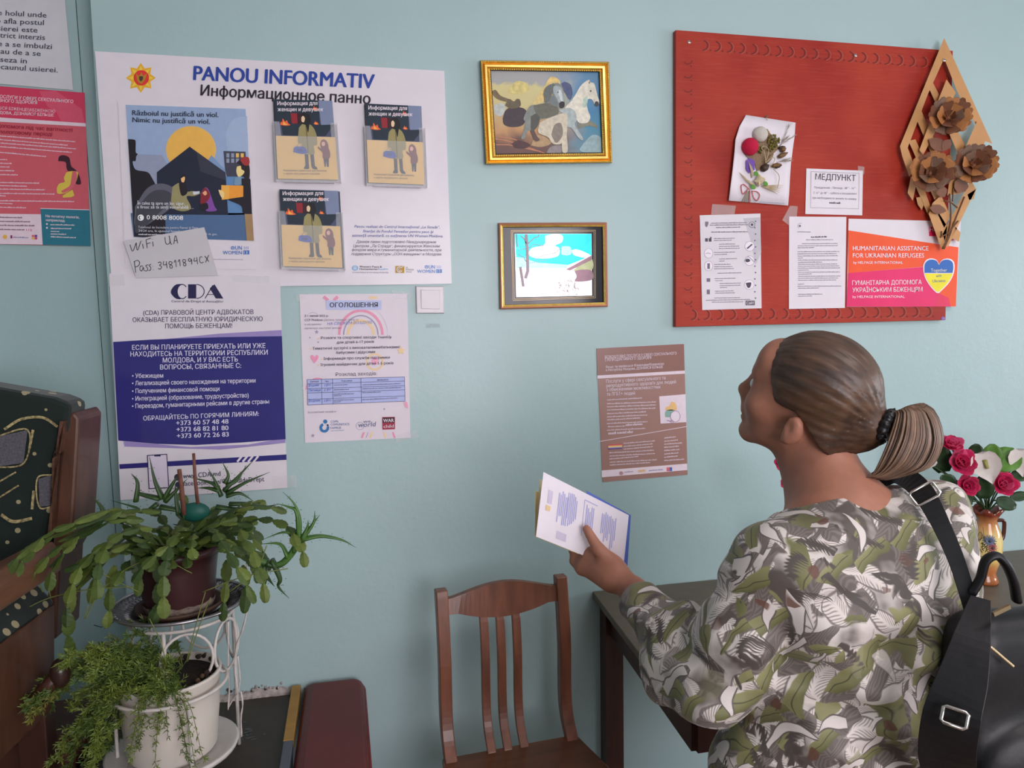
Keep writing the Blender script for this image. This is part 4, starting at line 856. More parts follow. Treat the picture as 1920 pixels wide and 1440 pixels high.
p.sheet([(629, 662), (883, 672), (880, 873), (624, 867)], PAPER, .0008)
p.stroke([(650, 676), (866, 684), (864, 844), (648, 838), (650, 676)], 1.6, G3, 1)
p.text("МЕДПУНКТ", 669, 712, 850, 719, 26, INK(62, 58, 68), 1, .008)
p.text("Понедельник - Пятница - 08°° - 16°°", 664, 752, 850, 756, 9, G3, 1); p.text("С 16°° до 08°° - суббота и воскресенье", 660, 776, 855, 780, 9, G3, 1); p.text("при необходимости звонить по номеру", 656, 798, 854, 804, 9, G3, 1); p.words(732, 820, 784, 822, 9, G4, 1)
o = p.build('printed_card', 'small white printed card with large heading, right of the flower craft card', 'notice')
tape(p, 'tape_strip', [[(860, 650), (890, 655), (888, 690), (862, 680)]], o)
# orange and magenta banner
p = Print(RY_-.002, 1570, 390, 240/1503)
OR, MG, OR2 = mat('banner_orange', ob(222, 84, 50), rough=.42, spec=.25, var=.05, vs=7), mat('banner_magenta', ob(208, 50, 100), rough=.42, spec=.25, var=.06, vs=8), mat('banner_deep_pink', ob(206, 45, 85), rough=.42, var=.04)
BW2 = INK(228, 205, 212)
p.sheet([(132, 125), (1450, 158), (1392, 1158), (108, 1160)], GLOSSPAPER, .0008)
p.poly([(130, 262), (1422, 462), (1392, 1156), (1300, 1157), (1010, 690), (125, 765)], OR, 1); p.poly([(125, 765), (1010, 692), (1180, 1000), (1330, 1158), (108, 1158)], MG, 1.4); p.poly([(1140, 1158), (1180, 990), (1310, 1060), (1330, 1157)], OR2, 1.8)
for t, a, b_, c, d, h in (("HUMANITARIAN ASSISTANCE", 182, 497, 1070, 499, 50), ("FOR UKRAINIAN REFUGEES", 182, 582, 1018, 582, 50), ("by HELPAGE INTERNATIONAL", 188, 655, 770, 655, 30), ("ГУМАНІТАРНА ДОПОМОГА", 175, 905, 990, 895, 50), ("УКРАЇНСЬКИМ БІЖЕНЦЯМ", 178, 988, 1000, 980, 50), ("by HELPAGE INTERNATIONAL", 180, 1056, 790, 1054, 28)): p.text(t, a, b_, c, d, h, BW2, 3, .01)
p.rect(1078, 222, 1360, 330, INK(200, 30, 80), 2); p.text("HelpAge", 1085, 275, 1330, 278, 46, BW2, 3, .01); p.rect(1290, 365, 1368, 382, INK(190, 50, 80), 2)
hh = [(1193, 660), (1165, 610), (1110, 592), (1050, 605), (1012, 660), (1010, 740), (1030, 820), (1080, 905), (1140, 975), (1185, 1000), (1240, 955), (1310, 880), (1360, 790), (1378, 700), (1368, 630), (1320, 595), (1255, 598), (1215, 625)]
p.curve(hh, BW2, 3, 3); sc_ = [(1193+(x-1193)*.92, 780+(y-780)*.93) for x, y in hh]
p.curve(sc_, mat('heart_yellow', ob(232, 205, 50), rough=.3), 4, 3)
up_ = [z for z in sc_ if z[1] < 765]; up_ = sorted(up_, key=lambda z: 0)
p.poly([(1026, 765)]+[z for z in sc_[4:6] if z[1] < 765][::-1]+sc_[0:5][::-1][:0]+[], OR, 0) if False else None
blue = [(1024, 765)] + [(v.x, v.y) for v in spline([(*z, 0) for z in [sc_[5], sc_[4], sc_[3], sc_[2], sc_[1], sc_[0], sc_[17], sc_[16], sc_[15], sc_[14], sc_[13]]], 3)] + [(1352, 765)]
p.poly(blue, mat('heart_blue', ob(50, 95, 168), rough=.3), 4.5); p.stroke([(1026, 766), (1352, 766)], 7, BW2, 5)
p.text("Together", 1098, 748, 1288, 746, 36, INK(205, 200, 175), 5, .006); p.text("with", 1160, 812, 1224, 808, 28, INK(120, 130, 150), 5, .006); p.text("Ukraine", 1118, 875, 1270, 868, 34, INK(120, 130, 150), 5, .006)
o = p.build('aid_banner', 'orange and magenta banner with a blue and yellow heart, lower right of the red board', 'banner')
p = Print(RY_-.0008, 1250, 40, 650/1560)
rem = MB()
for i, (q4, lab) in enumerate((([(205, 822), (312, 830), (305, 868), (200, 870)], 'leftover clear tape above the photocopied page'), ([(555, 830), (590, 832), (580, 940), (520, 895)], 'leftover clear tape touching the corner of the white typed page'))):
    t = MB().hexa([p.w(*z) for z in q4], [p.w(*z, .001) for z in q4], TAPE).build('tape_strip'); tag(rebase(t, p.w(*q4[0])), lab, 'tape')
# ------------------------------------------------------------------ flower craft card on the red board
CY = RY_-.006
p = Print(lambda px, py: CY-.012*math.exp(-((px-1372)/14)**2)*(1 if py < 330 else .6), 1350, 200, 170/1224)
card = thing('craft_card', 'curled white card with a glued dried flower bouquet, on the red board', 'craft', loc=p.w(560, 700))
L_ = [(350, 112), (262, 270), (210, 440), (195, 620), (170, 850), (145, 1050), (118, 1268)]; Rr = [(1020, 215), (1008, 400), (985, 560), (960, 750), (945, 950), (935, 1150), (920, 1335)]
vs = []; nu = 14
for i in range(7):
    for j in range(nu+1):
        u = (j/nu)**1.4; a = Vector(L_[i]).lerp(Vector(Rr[i]), u); vs.append(p.w(a.x, a.y))
nv = len(vs); vs += [v+Vector((0, .0006, 0)) for v in vs]; W_ = nu+1
fs = [(i*W_+j, i*W_+j+1, (i+1)*W_+j+1, (i+1)*W_+j) for i in range(6) for j in range(nu)]; fs += [tuple(nv+k for k in f[::-1]) for f in fs]
bd = [j for j in range(W_)] + [i*W_+nu for i in range(1, 7)] + [6*W_+j for j in range(nu-1, -1, -1)] + [i*W_ for i in range(5, 0, -1)]
fs += [(bd[(k+1) % len(bd)], bd[k], nv+bd[k], nv+bd[(k+1) % len(bd)]) for k in range(len(bd))]
kid(MB().add(vs, fs, PAPER, True).build('card'), card)
g = Print(CY, 1350, 200, 170/1224); U = 170/1224*.00175    # metres per close-up unit
def blob(x, y, r, d, m, sq=.75): return MB().ball(g.w(x, y, d), r*U, m, 16, 10, sc=(1, sq, 1))
WT, RDF, BUR = mat('white_felt', (.60, .56, .50), rough=.95, bump=.3, bs=300), mat('red_felt', (.52, .01, .05), rough=.95, bump=.3, bs=300), mat('burlap', (.30, .20, .12), rough=.95, bump=.6, bs=400, var=.25, vs=200)
kid(blob(545, 372, 98, .010, WT).build('white_pompom'), card); kid(blob(408, 540, 110, .012, RDF).build('red_pompom'), card)
m = MB(); fan = [(330, 640), (420, 560), (600, 300), (640, 300), (760, 480), (800, 560), (650, 700), (560, 850), (500, 870), (470, 760), (390, 700)]
m.hexa([g.w(*z, .001) for z in fan], [g.w(*z, .004) for z in fan], BUR); kid(m.build('burlap_scrap'), card)
R = random.Random(5); MO = mat('dry_moss', (.16, .13, .02), rough=.9, var=.4, vs=200)
m = MB()
for cx_, cy_, rr, n in ((725, 460, 80, 46), (545, 580, 46, 16), (690, 570, 40, 12)):
    for _ in range(n):
        a = R.uniform(0, 6.28); k = rr*math.sqrt(R.random()); m.ball(g.w(cx_+k*math.cos(a), cy_+k*math.sin(a), R.uniform(.008, .015)), R.uniform(10, 16)*U, MO, 6, 4)
kid(m.build('moss_tuft'), card)
ACN = mat('acorn_brown', (.17, .085, .03), rough=.4, var=.2); DKB = mat('seed_dark_brown', (.05, .025, .015), rough=.5)
m = MB()
for a, b_, r, mt in (((790, 680), (915, 620), 30, ACN), ((820, 590), (890, 560), 34, ACN), ((700, 800), (830, 780), 26, ACN), ((740, 820), (835, 790), 22, DKB), ((560, 850), (660, 790), 46, DKB), ((620, 760), (720, 640), 26, BUR), ((790, 560), (880, 540), 20, DKB)):
    A = g.w(*a, .009); B = g.w(*b_, .009); m.tube([A, A.lerp(B, .2), A.lerp(B, .6), B], [r*.6*U, r*U, r*U, r*.25*U], mt, 10)
kid(m.build('acorns'), card)
STR = mat('pale_straw', (.62, .50, .32), rough=.8, var=.15, vs=90)
m = MB()
for x0, y0, x1, y1 in [(430, 1060, 250+i*12, 880+i*16) for i in range(5)] + [(430, 960, 380+i*14, 720+i*22) for i in range(5)] + [(560, 1070, 860-i*12, 1060+i*26) for i in range(6)] + [(480, 1100, 330+i*20, 980) for i in range(3)]:
    A = g.w(x0, y0, .004); B = g.w(x1, y1, .009); m.tube([A, A.lerp(B, .5)+Vector((0, -.003, 0)), B], [9*U, 14*U, 2*U], STR, 6, flat=.4)
kid(m.build('straw_fan'), card)
GRS = mat('dry_grass', (.42, .35, .28), rough=.9)
m = MB()
for x0, y0, x1, y1 in ((800, 560, 935, 250), (800, 530, 1030, 375), (760, 760, 950, 690), (770, 750, 955, 725), (810, 520, 900, 420)):
    A = g.w(x0, y0, .006); B = g.w(x1, y1, .010); m.tube([A, B], [3*U, 2*U], GRS, 5)
    for _ in range(22):
        c = A.lerp(B, R.uniform(.25, 1)); m.tube([c, c+(B-A).normalized()*.012+Vector((R.uniform(-.006, .006), R.uniform(-.004, .002), R.uniform(-.004, .004)))], [.0006, .0002], GRS, 4)
kid(m.build('dry_grass'), card)
m = MB(); CRM2 = mat('cream_paper_rose', (.66, .55, .36), rough=.7)
for k in range(9):
    a = k*2.4; r = 26+7*k; c = g.w(528, 1000, .018-.0012*k)
    rot = Matrix.Rotation(a, 3, 'Y') @ Matrix.Rotation(.8, 3, 'X'); m.ball(c+Vector((math.cos(a)*r*.6*U, 0, math.sin(a)*r*.6*U)), 42*U, CRM2, 10, 6, sc=(1, .25, .8), rot=rot)
kid(m.build('paper_rose'), card)
LG = mat('craft_green', (.10, .30, .03), rough=.6)
for x, y in ((488, 905), (448, 1085), (616, 1040)): kid(MB().ball(g.w(x, y, .014), 36*U, LG, 10, 6, sc=(1, .15, .8), rot=Matrix.Rotation(.5, 3, 'Y')).build('green_leaflet'), card)
m = MB(); PU = mat('purple_tulle', (.22, .10, .50), rough=.8, alpha=.85)
for x0, x1 in ((400, 350), (410, 470)): m.hexa([g.w(*z, .002) for z in ((395, 690), (x1, 730), (x1, 850), (390, 900))], [g.w(*z, .005) for z in ((395, 690), (x1, 730), (x1, 850), (390, 900))], PU)
kid(m.build('purple_ribbon'), card)
m = MB(); CORD = mat('red_white_cord', (.55, .12, .14), rough=.8, var=.8, vs=500); TW = mat('straw_twine', (.52, .42, .28), rough=.9)
for pts in ([(400, 1120), (320, 1050), (285, 1080), (310, 1180), (380, 1110)], [(430, 1140), (500, 1150), (535, 1200), (500, 1268), (455, 1230), (430, 1140)], [(400, 1130), (398, 1290)]): m.tube(spline([g.w(*z, .006) for z in pts]), 6*U, CORD, 6)
kid(m.build('twisted_cord'), card)
m = MB()
for pts in ([(620, 760), (600, 620), (560, 560), (600, 535), (655, 580), (640, 680), (610, 750)], [(620, 750), (700, 690), (740, 710), (690, 800)], [(720, 840), (800, 940), (775, 1100)]): m.tube(spline([g.w(*z, .019) for z in pts]), 5*U, TW, 5)
for k in range(5): m.tube([g.w(370+8*k, 1140, .004), g.w(300+28*k, 1285, .006)], 5*U, GRS, 5)
kid(m.build('twine'), card)
q = Print(CY-.0006, 1350, 200, 170/1224); q.words(530, 1290, 870, 1312, 12, INK(150, 150, 175)); kid(q.mb.build('caption'), card)
c = at(1434, 220, RY_); m = MB(); m.tube([c+Vector((0, .004, 0)), c+Vector((0, -.014, 0))], .0014, SCR, 8); m.ball(c+Vector((0, -.014, 0)), .004, mat('rusty_nail', (.16, .09, .05), rough=.6), 10, 6, sc=(1, .4, 1)); m.tube([c+Vector((0, -.01, .003)), c+Vector((.002, -.011, -.012))], .001, TW, 5)
tag(rebase(m.build('nail'), c), 'small rusty nail above the flower craft card', 'nail')

# ------------------------------------------------------------------ wooden diamond ornament with veneer flowers
OY = -.036
p = Print(OY, 1680, 60, 200/686)
orn = thing('wooden_ornament', 'diamond shaped wooden lattice ornament with brown cut out flowers, at right of the red board', 'ornament', loc=p.w(310, 720))
PLW = mat('birch_plywood', ob(178, 130, 82), rough=.5, var=.12, vs=7, stretch=(1, 1, 1), bump=.05); PLD = mat('brown_veneer', ob(112, 72, 52), rough=.55, var=.12, vs=20); PLM = mat('tan_veneer', ob(165, 112, 68), rough=.55, var=.10, vs=20); PLG = mat('grey_brown_veneer', ob(118, 92, 76), rough=.55, var=.1, vs=20)
def plank(mb, pts, d0, d1, m=PLW): mb.hexa([p.w(*z, d0) for z in pts], [p.w(*z, d1) for z in pts], m)
m = MB()
plank(m, [(310, 38), (310, 170), (205, 400), (75, 745), (25, 735)], 0, .005)
plank(m, [(310, 38), (620, 720), (570, 700), (395, 385), (310, 170)], .0003, .0053)
plank(m, [(25, 735), (75, 745), (125, 880), (85, 930), (40, 800)], 0, .005)
plank(m, [(95, 930), (140, 935), (108, 1085), (75, 1035)], 0, .005)
kid(m.build('outer_frame'), orn)
m = MB()
for pts in ([(205, 345), (240, 330), (470, 780), (420, 830)], [(115, 520), (165, 510), (340, 900), (300, 960)], [(80, 700), (125, 690), (300, 1080), (270, 1130)], [(100, 930), (150, 920), (225, 1130), (205, 1175)], [(130, 1065), (160, 1060), (180, 1110), (165, 1145), (140, 1110)]): plank(m, pts, -.006, -.001)
kid(m.build('lattice_slats'), orn)
m = MB()
for pts in ([(325, 305), (385, 390), (300, 560), (230, 540)], [(520, 575), (580, 690), (420, 1040), (330, 1050), (340, 980)], [(225, 560), (265, 620), (175, 790), (150, 760)], [(210, 1170), (235, 1100), (330, 1250), (305, 1405), (290, 1390)], [(330, 1390), (300, 1300), (480, 950), (515, 1010)], [(380, 1250), (415, 1290), (405, 1350), (350, 1320)], [(470, 1080), (500, 1075), (515, 1010), (460, 1045)], [(235, 1100), (290, 1050), (350, 1180), (310, 1260)]): plank(m, pts, .006, .011)
kid(m.build('cross_slats'), orn)
def petal(c, ax, ang, ln, wd, tilt, material, mb):
    ax = ax.normalized(); u = ax.orthogonal().normalized(); v = ax.cross(u)
    d = u*math.cos(ang)+v*math.sin(ang); sd = ax.cross(d)
    out = [(0, .06), (.25, .16), (.55, .36), (.8, .5), (.95, .42), (1.0, .22), (.93, 0)]
    out = out + [(a, -b) for a, b in out[-2::-1]]
    L = []
    for a, b in out:
        el = tilt + .35*(a-.5)
        L.append(c + d*(a*ln*math.cos(el)) + ax*(a*ln*math.sin(el)) + sd*(b*wd) + ax*(abs(b)*wd*.18))
    n = len(L); L2 = [q_+ax*.0022 for q_ in L]
    mb.add(L+L2, [tuple(range(n))[::-1], tuple(range(n, 2*n))]+[(i, (i+1) % n, n+(i+1) % n, n+i) for i in range(n)], material)
def wooden_flower(x, y, d, ax, size, seed):
    Rr = random.Random(seed); c = p.w(x, y, d); mb = MB(); ax = Vector(ax)
    for ring_, (n, ln, tl) in enumerate(((9, 1.0, .25), (7, .80, .60), (4, .5, .95))):
        for k in range(n):
            petal(c, ax, 2*math.pi*(k+.5*ring_)/n+seed, size*ln*Rr.uniform(.95, 1.05), size*ln*.62, tl+Rr.uniform(-.06, .06), Rr.choice((PLM, PLM, PLG) if ring_ < 2 else (PLD, PLM)) if k % 3 else PLD, mb)
    mb.ball(c+ax.normalized()*.008, .008, PLD, 8, 6)
    kid(mb.build('flower'), orn)
AX = (-.42, -.8, .12)
wooden_flower(330, 560, .030, AX, .070, 1); wooden_flower(215, 915, .036, AX, .072, 2.2); wooden_flower(495, 865, .034, AX, .072, 3.1)
def leaf3(a, b, wd, d, m_, nm):
    mb = MB(); A = Vector(a); B = Vector(b); t = (B-A); nn = Vector((-t.y, t.x)).normalized()
    pts = [A, A+t*.25+nn*wd*.8, A+t*.55+nn*wd, A+t*.85+nn*wd*.5, B, A+t*.85-nn*wd*.5, A+t*.55-nn*wd, A+t*.25-nn*wd*.8]
    mb.hexa([p.w(z.x, z.y, d) for z in pts], [p.w(z.x, z.y, d+.0025) for z in pts], m_); kid(mb.build(nm), orn)
leaf3((215, 1130), (325, 1150), 32, .018, PLD, 'leaf'); leaf3((210, 690), (330, 760), 42, .016, PLD, 'leaf'); leaf3((350, 690), (300, 760), 32, .017, PLD, 'leaf'); leaf3((400, 1040), (440, 930), 48, .020, PLD, 'leaf'); leaf3((260, 1040), (330, 1010), 40, .019, PLD, 'leaf')
m = MB(); TWG = mat('dry_twig', ob(105, 70, 45), rough=.8)
for pts in ([(345, 1040), (352, 1200), (330, 1330), (300, 1395)], [(440, 1060), (380, 1210), (345, 1310), (308, 1395)], [(310, 1085), (350, 1095), (395, 1130)], [(285, 1320), (335, 1290), (400, 1215)], [(292, 1280), (296, 1318)], [(370, 1000), (362, 1090)]): m.tube(spline([p.w(*z, .016) for z in pts], 4), .0024, TWG, 6)
kid(m.build('twigs'), orn)
screw(1770, 113, OY-.006, 'bright screw holding the top of the diamond ornament')
m = MB(); c = at(1768, 597, RY_); m.ball(c, .008, mat('violet_sticker', (.25, .16, .45), rough=.5, var=.5, vs=200), 10, 6, sc=(1, .12, .8)); tag(rebase(m.build('sticker'), c), 'small violet sticker at the lower right corner of the red board', 'sticker')
# ------------------------------------------------------------------ furniture
WOODR = mat('reddish_brown_varnished_wood', (.175, .056, .028), rough=.4, spec=.5, var=.28, vs=7, stretch=(6, 6, 1), bump=.04, coat=.15)
WOODD = mat('dark_red_table_wood', (.06, .020, .014), rough=.4, var=.25, vs=7, stretch=(6, 6, 1))
TOPM = mat('olive_grey_laminate', (.135, .105, .075), rough=.45, spec=.25, var=.1, vs=20)
# wooden chair with its back to the wall
pl = atz(838, 1117, .88); pr = atz(1061, 1090, .88)
ch = thing('dining_chair', 'reddish brown wooden chair with three curved back slats, against the wall beside the table', 'chair')
cx_ = (pl+pr)/2; ang = math.atan2(pr.y-pl.y, pr.x-pl.x); hw = (pr-pl).length/2
ch.location = (cx_.x, cx_.y-.21, 0); ch.rotation_euler = (0, 0, ang)
def part(mb, nm, par, bevel=0): 
    o = mb.build(nm, par, bevel=bevel); return o
def back_curve(x, z0=.44, z1=.895, flare=0):
    return [Vector((x, y, z)) for z, y in ((z0, .125), (.47, .150), (.50, .172), (.54, .186), (.60, .190), (.70, .188), (.80, .198), (z1, .214))]
def post(x, w, t, z1, z0=.44):
    m = MB(); pts = spline(back_curve(x, z0, z1), 3); L = []
    for i, q in enumerate(pts):
        L.append([q+Vector((-w/2, -t/2, 0)), q+Vector((w/2, -t/2, 0)), q+Vector((w/2, t/2, 0)), q+Vector((-w/2, t/2, 0))])
    vs = [v for l in L for v in l]; fs = [(0, 3, 2, 1), tuple(4*(len(L)-1)+k for k in range(4))]
    for i in range(len(L)-1):
        for k in range(4): fs.append((4*i+k, 4*i+(k+1) % 4, 4*i+4+(k+1) % 4, 4*i+4+k))
    return m.add(vs, fs, WOODR)
for s in (-1, 1):
    part(post(s*hw, .033, .032, .898), 'back_post', ch, .003)
for k in (-1, 0, 1): part(post(k*.046-.012, .024, .012, .835), 'back_slat', ch, .002)
m = MB(); n = 24; top = []; bot = []
for i in range(n+1):
    u = -1+2*i/n; x = u*(hw-.016)
    zt = .872+.030*math.cos(u*math.pi/2)**1.3; zb = .832-.024*max(0, math.cos(u*math.pi*.62))**.8*(1 if abs(u) < .8 else .2)
    top.append((x, zt)); bot.append((x, zb))
vs = []
for (x, zt), (_, zb) in zip(top, bot): vs += [(x, .194, zb), (x, .203, zt), (x, .222, zt), (x, .212, zb)]
fs = [(0, 3, 2, 1), tuple(4*n+k for k in range(4))]
for i in range(n):
    for k in range(4): fs.append((4*i+k, 4*i+4+k, 4*i+4+(k+1) % 4, 4*i+(k+1) % 4))
part(MB().add(vs, fs, WOODR), 'top_rail', ch)
SEATW = mat('worn_seat_plywood', (.135, .048, .022), rough=.38, var=.25, vs=5, stretch=(1, 6, 1), coat=.2)
m = MB(); out = [(-hw-.02, .155), (hw+.02, .155), (hw+.045, -.02), (hw+.04, -.24), (0, -.27), (-hw-.04, -.24), (-hw-.045, -.02)]
m.hexa([Vector((x, y, .440)) for x, y in out], [Vector((x, y, .458)) for x, y in out], SEATW); part(m, 'seat', ch, .006)
part(MB().box((-hw, .10, .38), (hw, .12, .44), WOODR), 'seat_rail', ch); part(MB().box((-hw, -.22, .38), (hw, -.20, .44), WOODR), 'seat_rail', ch)
for sx in (-1, 1):
    part(MB().bar((sx*(hw), .13, .44), (sx*(hw), .19, 0), .032, .032, WOODR, up=(0, 1, 0)), 'leg', ch); part(MB().bar((sx*(hw+.015), -.21, .44), (sx*(hw+.015), -.23, 0), .034, .034, WOODR, up=(0, 1, 0)), 'leg', ch)
m = MB()
# table
tz = at(1110, 1108).z
tb = thing('table', 'long table with olive grey top and dark legs, against the wall behind the woman', 'table', loc=(1.7, -.35, 0))
def tk(mb, nm, bev=0): return kid(mb.build(nm, None, bevel=bev), tb)
TA = [Vector((.733, -.004, 0)), Vector((2.75, -.004, 0)), Vector((2.75, -.74, 0)), Vector((.690, -.74, 0))]
z3 = lambda v, z: Vector((v.x, v.y, z))
tk(MB().hexa([z3(v, tz-.022) for v in TA], [z3(v, tz) for v in TA], TOPM), 'table_top', .002)
IN = [Vector((.785, -.03, 0)), Vector((2.70, -.03, 0)), Vector((2.70, -.70, 0)), Vector((.745, -.70, 0))]
for k in range(4):
    a, b_ = IN[k], IN[(k+1) % 4]
    tk(MB().bar(z3(a, tz-.075), z3(b_, tz-.075), .022, .105, WOODD), 'apron')
for v in (IN[0], IN[1], Vector((2.66, -.66, 0)), Vector((.86, -.66, 0))): tk(MB().box((v.x-.028, v.y-.028, 0), (v.x+.028, v.y+.028, tz-.022), WOODD), 'leg')

# ------------------------------------------------------------------ armchair at the left, low shelf, bench
GRN = bpy.data.materials.new('dark_green_patterned_upholstery'); GRN.use_nodes = True; nt = GRN.node_tree; b = nt.nodes['Principled BSDF']; b.inputs['Roughness'].default_value = .9; b.inputs['Sheen Weight'].default_value = .2
tc = nt.nodes.new('ShaderNodeTexCoord')
def N(t, **k):
    n = nt.nodes.new(t)
    for a, v in k.items(): setattr(n, a, v)
    return n
def mathn(op, a, b_=None, c=None):
    n = N('ShaderNodeMath', operation=op)
    for i, v in enumerate((a, b_, c)):
        if v is None: continue
        if isinstance(v, (int, float)): n.inputs[i].default_value = v
        else: nt.links.new(v, n.inputs[i])
    return n.outputs[0]
vo = N('ShaderNodeTexVoronoi'); vo.inputs['Scale'].default_value = 30; vo.inputs['Randomness'].default_value = .45; nt.links.new(tc.outputs['Object'], vo.inputs['Vector'])
fleck = mathn('LESS_THAN', vo.outputs['Distance'], .27)
cc = ((.06, .005, .05),)
mxg = N('ShaderNodeMix', data_type='RGBA'); mxg.inputs['A'].default_value = (.004, .012, .009, 1); mxg.inputs['B'].default_value = (.36, .30, .17, 1); nt.links.new(fleck, mxg.inputs['Factor']); nt.links.new(mxg.outputs['Result'], b.inputs['Base Color'])
ROPE = mat('gold_braid_weave', (.34, .27, .13), rough=.9, var=.7, vs=160); GRP = mat('grey_woven_patch', (.10, .095, .11), rough=.95, var=.3, vs=220)
WOODA = mat('dark_brown_armchair_wood', (.085, .034, .020), rough=.38, var=.25, vs=7, stretch=(6, 6, 1), coat=.1)
arm = thing('armchair', 'wooden armchair with dark green gold patterned cushions, cut by the left edge', 'armchair', loc=(-.85, -.35, 0))
def ak(mb, nm, bev=0): return kid(mb.build(nm, None, bevel=bev), arm)
# back cushion: upright slab seen from its front right
def pl3(pts, y): return [at(px, py, y) for px, py in pts]
cf = [(-160, 700), (100, 745), (131, 757), (128, 800), (108, 850), (100, 940), (86, 1000), (70, 1090), (-150, 1130)]
m = MB(); fr0 = pl3(cf, -.34); m.hexa([v+Vector((.01, .09, .0)) for v in fr0], fr0, GRN); ak(m, 'back_cushion', .012)
q = Print(-.345); 
q.poly([(-10, 820), (52, 806), (44, 868), (-12, 876)], GRP, 1); q.poly([(72, 898), (100, 890), (98, 948), (74, 950)], GRP, 1)
def braid(pts, w=4): q.stroke([(v.x, v.y) for v in spline([(*z, 0) for z in pts], 6)], w, ROPE, 1.5)
braid([(-12, 820), (52, 806), (45, 868), (-12, 877)], 3); braid([(100, 890), (70, 897), (73, 950), (98, 950)], 3); braid([(8, 805), (40, 786), (80, 783), (108, 800)], 5); braid([(62, 806), (55, 842)], 5); braid([(2, 965), (25, 978), (60, 972)], 6); braid([(63, 920), (60, 955)], 5); braid([(-5, 905), (30, 885)], 3); braid([(-5, 935), (35, 910)], 3)
ak(q.mb, 'back_braid')
q = Print(-.46); gz = []
# side post of the back: leaning board from above the cushion down to the seat
m = MB(); po = [(126, 778), (138, 772), (148, 785), (146, 830), (138, 960), (134, 1010), (112, 1048), (104, 1200), (80, 1200), (96, 1040), (104, 960), (112, 860)]
f0 = pl3(po, -.33); m.hexa([v+Vector((.012, .13, 0)) for v in f0], f0, WOODA); ak(m, 'back_post', .006)
m = MB(); f0 = pl3([(98, 860), (112, 850), (120, 790), (112, 790), (104, 850), (94, 960), (88, 1010), (97, 1010)], -.36); m.hexa([v+Vector((0, .03, 0)) for v in f0], f0, mat('worn_wood_edge', (.09, .035, .018), rough=.6, var=.5, vs=60)); ak(m, 'frame_edge')
# armrest running forward
a0 = at(88, 1030, -.38); a1 = a0+Vector((-.10, -.52, -.005))
m = MB(); m.hexa([a0+Vector(v) for v in ((-.035, 0, -.055), (.03, 0, -.05), (.03, 0, -.008), (.012, .01, .018), (-.035, .01, .012))], [a1+Vector(v) for v in ((-.04, 0, -.07), (.035, 0, -.07), (.035, 0, -.012), (.018, .01, .01), (-.04, .01, .008))], mat('armrest_wood', (.15, .068, .038), rough=.4, var=.2, vs=8, stretch=(5, 1, 5), coat=.25)); ak(m, 'armrest', .008)
# seat cushion and side rail
s0 = [at(*z, -.36) for z in ((-150, 1110), (60, 1080), (106, 1125), (96, 1150), (-150, 1250))]
m = MB(); m.hexa(s0, [v+Vector((-.06, -.42, -.05)) for v in s0], GRN); ak(m, 'seat_cushion', .012)
q = Print(-.63); 
m = MB(); s1 = [at(*z, -.38) for z in ((104, 1130), (104, 1260), (100, 1330), (60, 1320), (70, 1150))]
m.hexa(s1, [v+Vector((-.08, -.46, -.02)) for v in s1], WOODA); ak(m, 'side_rail', .006)
m = MB(); c = at(113, 1262, -.5); m.ball(c, .026, mat('dark_knob_wood', (.035, .016, .012), rough=.3, coat=.3), 16, 10, sc=(.8, .8, 1.25)); m.tube([c, c+Vector((-.05, .0, -.05))], .016, WOODD, 12); ak(m, 'arm_knob')
for x, y in ((-.72, -.34), (-.83, -.80)): ak(MB().box((x-.03, y-.03, 0), (x+.03, y+.03, .86), WOODD), 'leg', .004)
kk = MB(); GB = Print(lambda px, py: -.40-(py-1100)*.0009)
GB.stroke([(v.x, v.y) for v in spline([(*z, 0) for z in ((0, 1150), (30, 1170), (72, 1182), (82, 1160))], 6)], 5, ROPE, 3)
# brown box between armchair and plant stand
m = MB(); bx = thing('wooden_cabinet', 'low reddish brown wooden cabinet in the dark corner behind the feathery fern', 'cabinet', loc=(-.83, -.12, 0))
kid(MB().box((-.98, -.20, 0), (-.69, -.03, .60), mat('cabinet_wood', (.085, .028, .018), rough=.45, var=.2, vs=8)).build('body', None, bevel=.004), bx)
kid(MB().box((-.99, -.215, .60), (-.68, -.02, .62), WOODD).build('cabinet_top', None, bevel=.003), bx)
# low shelf along the wall, with crust of old plaster at its rear edge
zs = at(490, 1290).z-.02
sh = thing('low_shelf', 'dark brown low wooden shelf with scratched top, against the wall right of the plant stand', 'shelf', loc=(-.33, -.3, 0))
SHM = mat('scratched_dark_brown_paint', (.042, .028, .020), rough=.5, var=.2, vs=14, bump=.08)
A = atz(425, 1300, zs); B = atz(543, 1292, zs); 
kid(MB().hexa([Vector((-.66, -.012, zs-.03)), Vector((B.x+.01, -.012, zs-.03)), Vector((B.x+.01, -.62, zs-.03)), Vector((-.66, -.62, zs-.03))], [Vector((-.66, -.012, zs)), Vector((B.x+.01, -.012, zs)), Vector((B.x+.01, -.62, zs)), Vector((-.66, -.62, zs))], SHM).build('shelf_top', None, bevel=.002), sh)
for x in (-.65, B.x-.03): kid(MB().box((x, -.60, 0), (x+.035, -.03, zs-.03), SHM).build('side_panel'), sh)
R = random.Random(9); m = MB(); SCM = mat('teal_paint_scuff', (.16, .24, .22), rough=.7)
for k in range(26):
    c = atz(R.gauss(462, 9), R.gauss(1378, 10), zs+.0006); w_ = R.uniform(.004, .014); m.add([c, c+Vector((w_, .001, 0)), c+Vector((w_, .003, 0)), c+Vector((0, .002, 0))], [(0, 1, 2, 3)], SCM)
kid(m.build('paint_scuff'), sh)
PLS = mat('crumbling_plaster', (.42, .36, .34), rough=.95, var=.35, vs=60, bump=.8, bs=120)
m = MB(); n = 90; vs = []
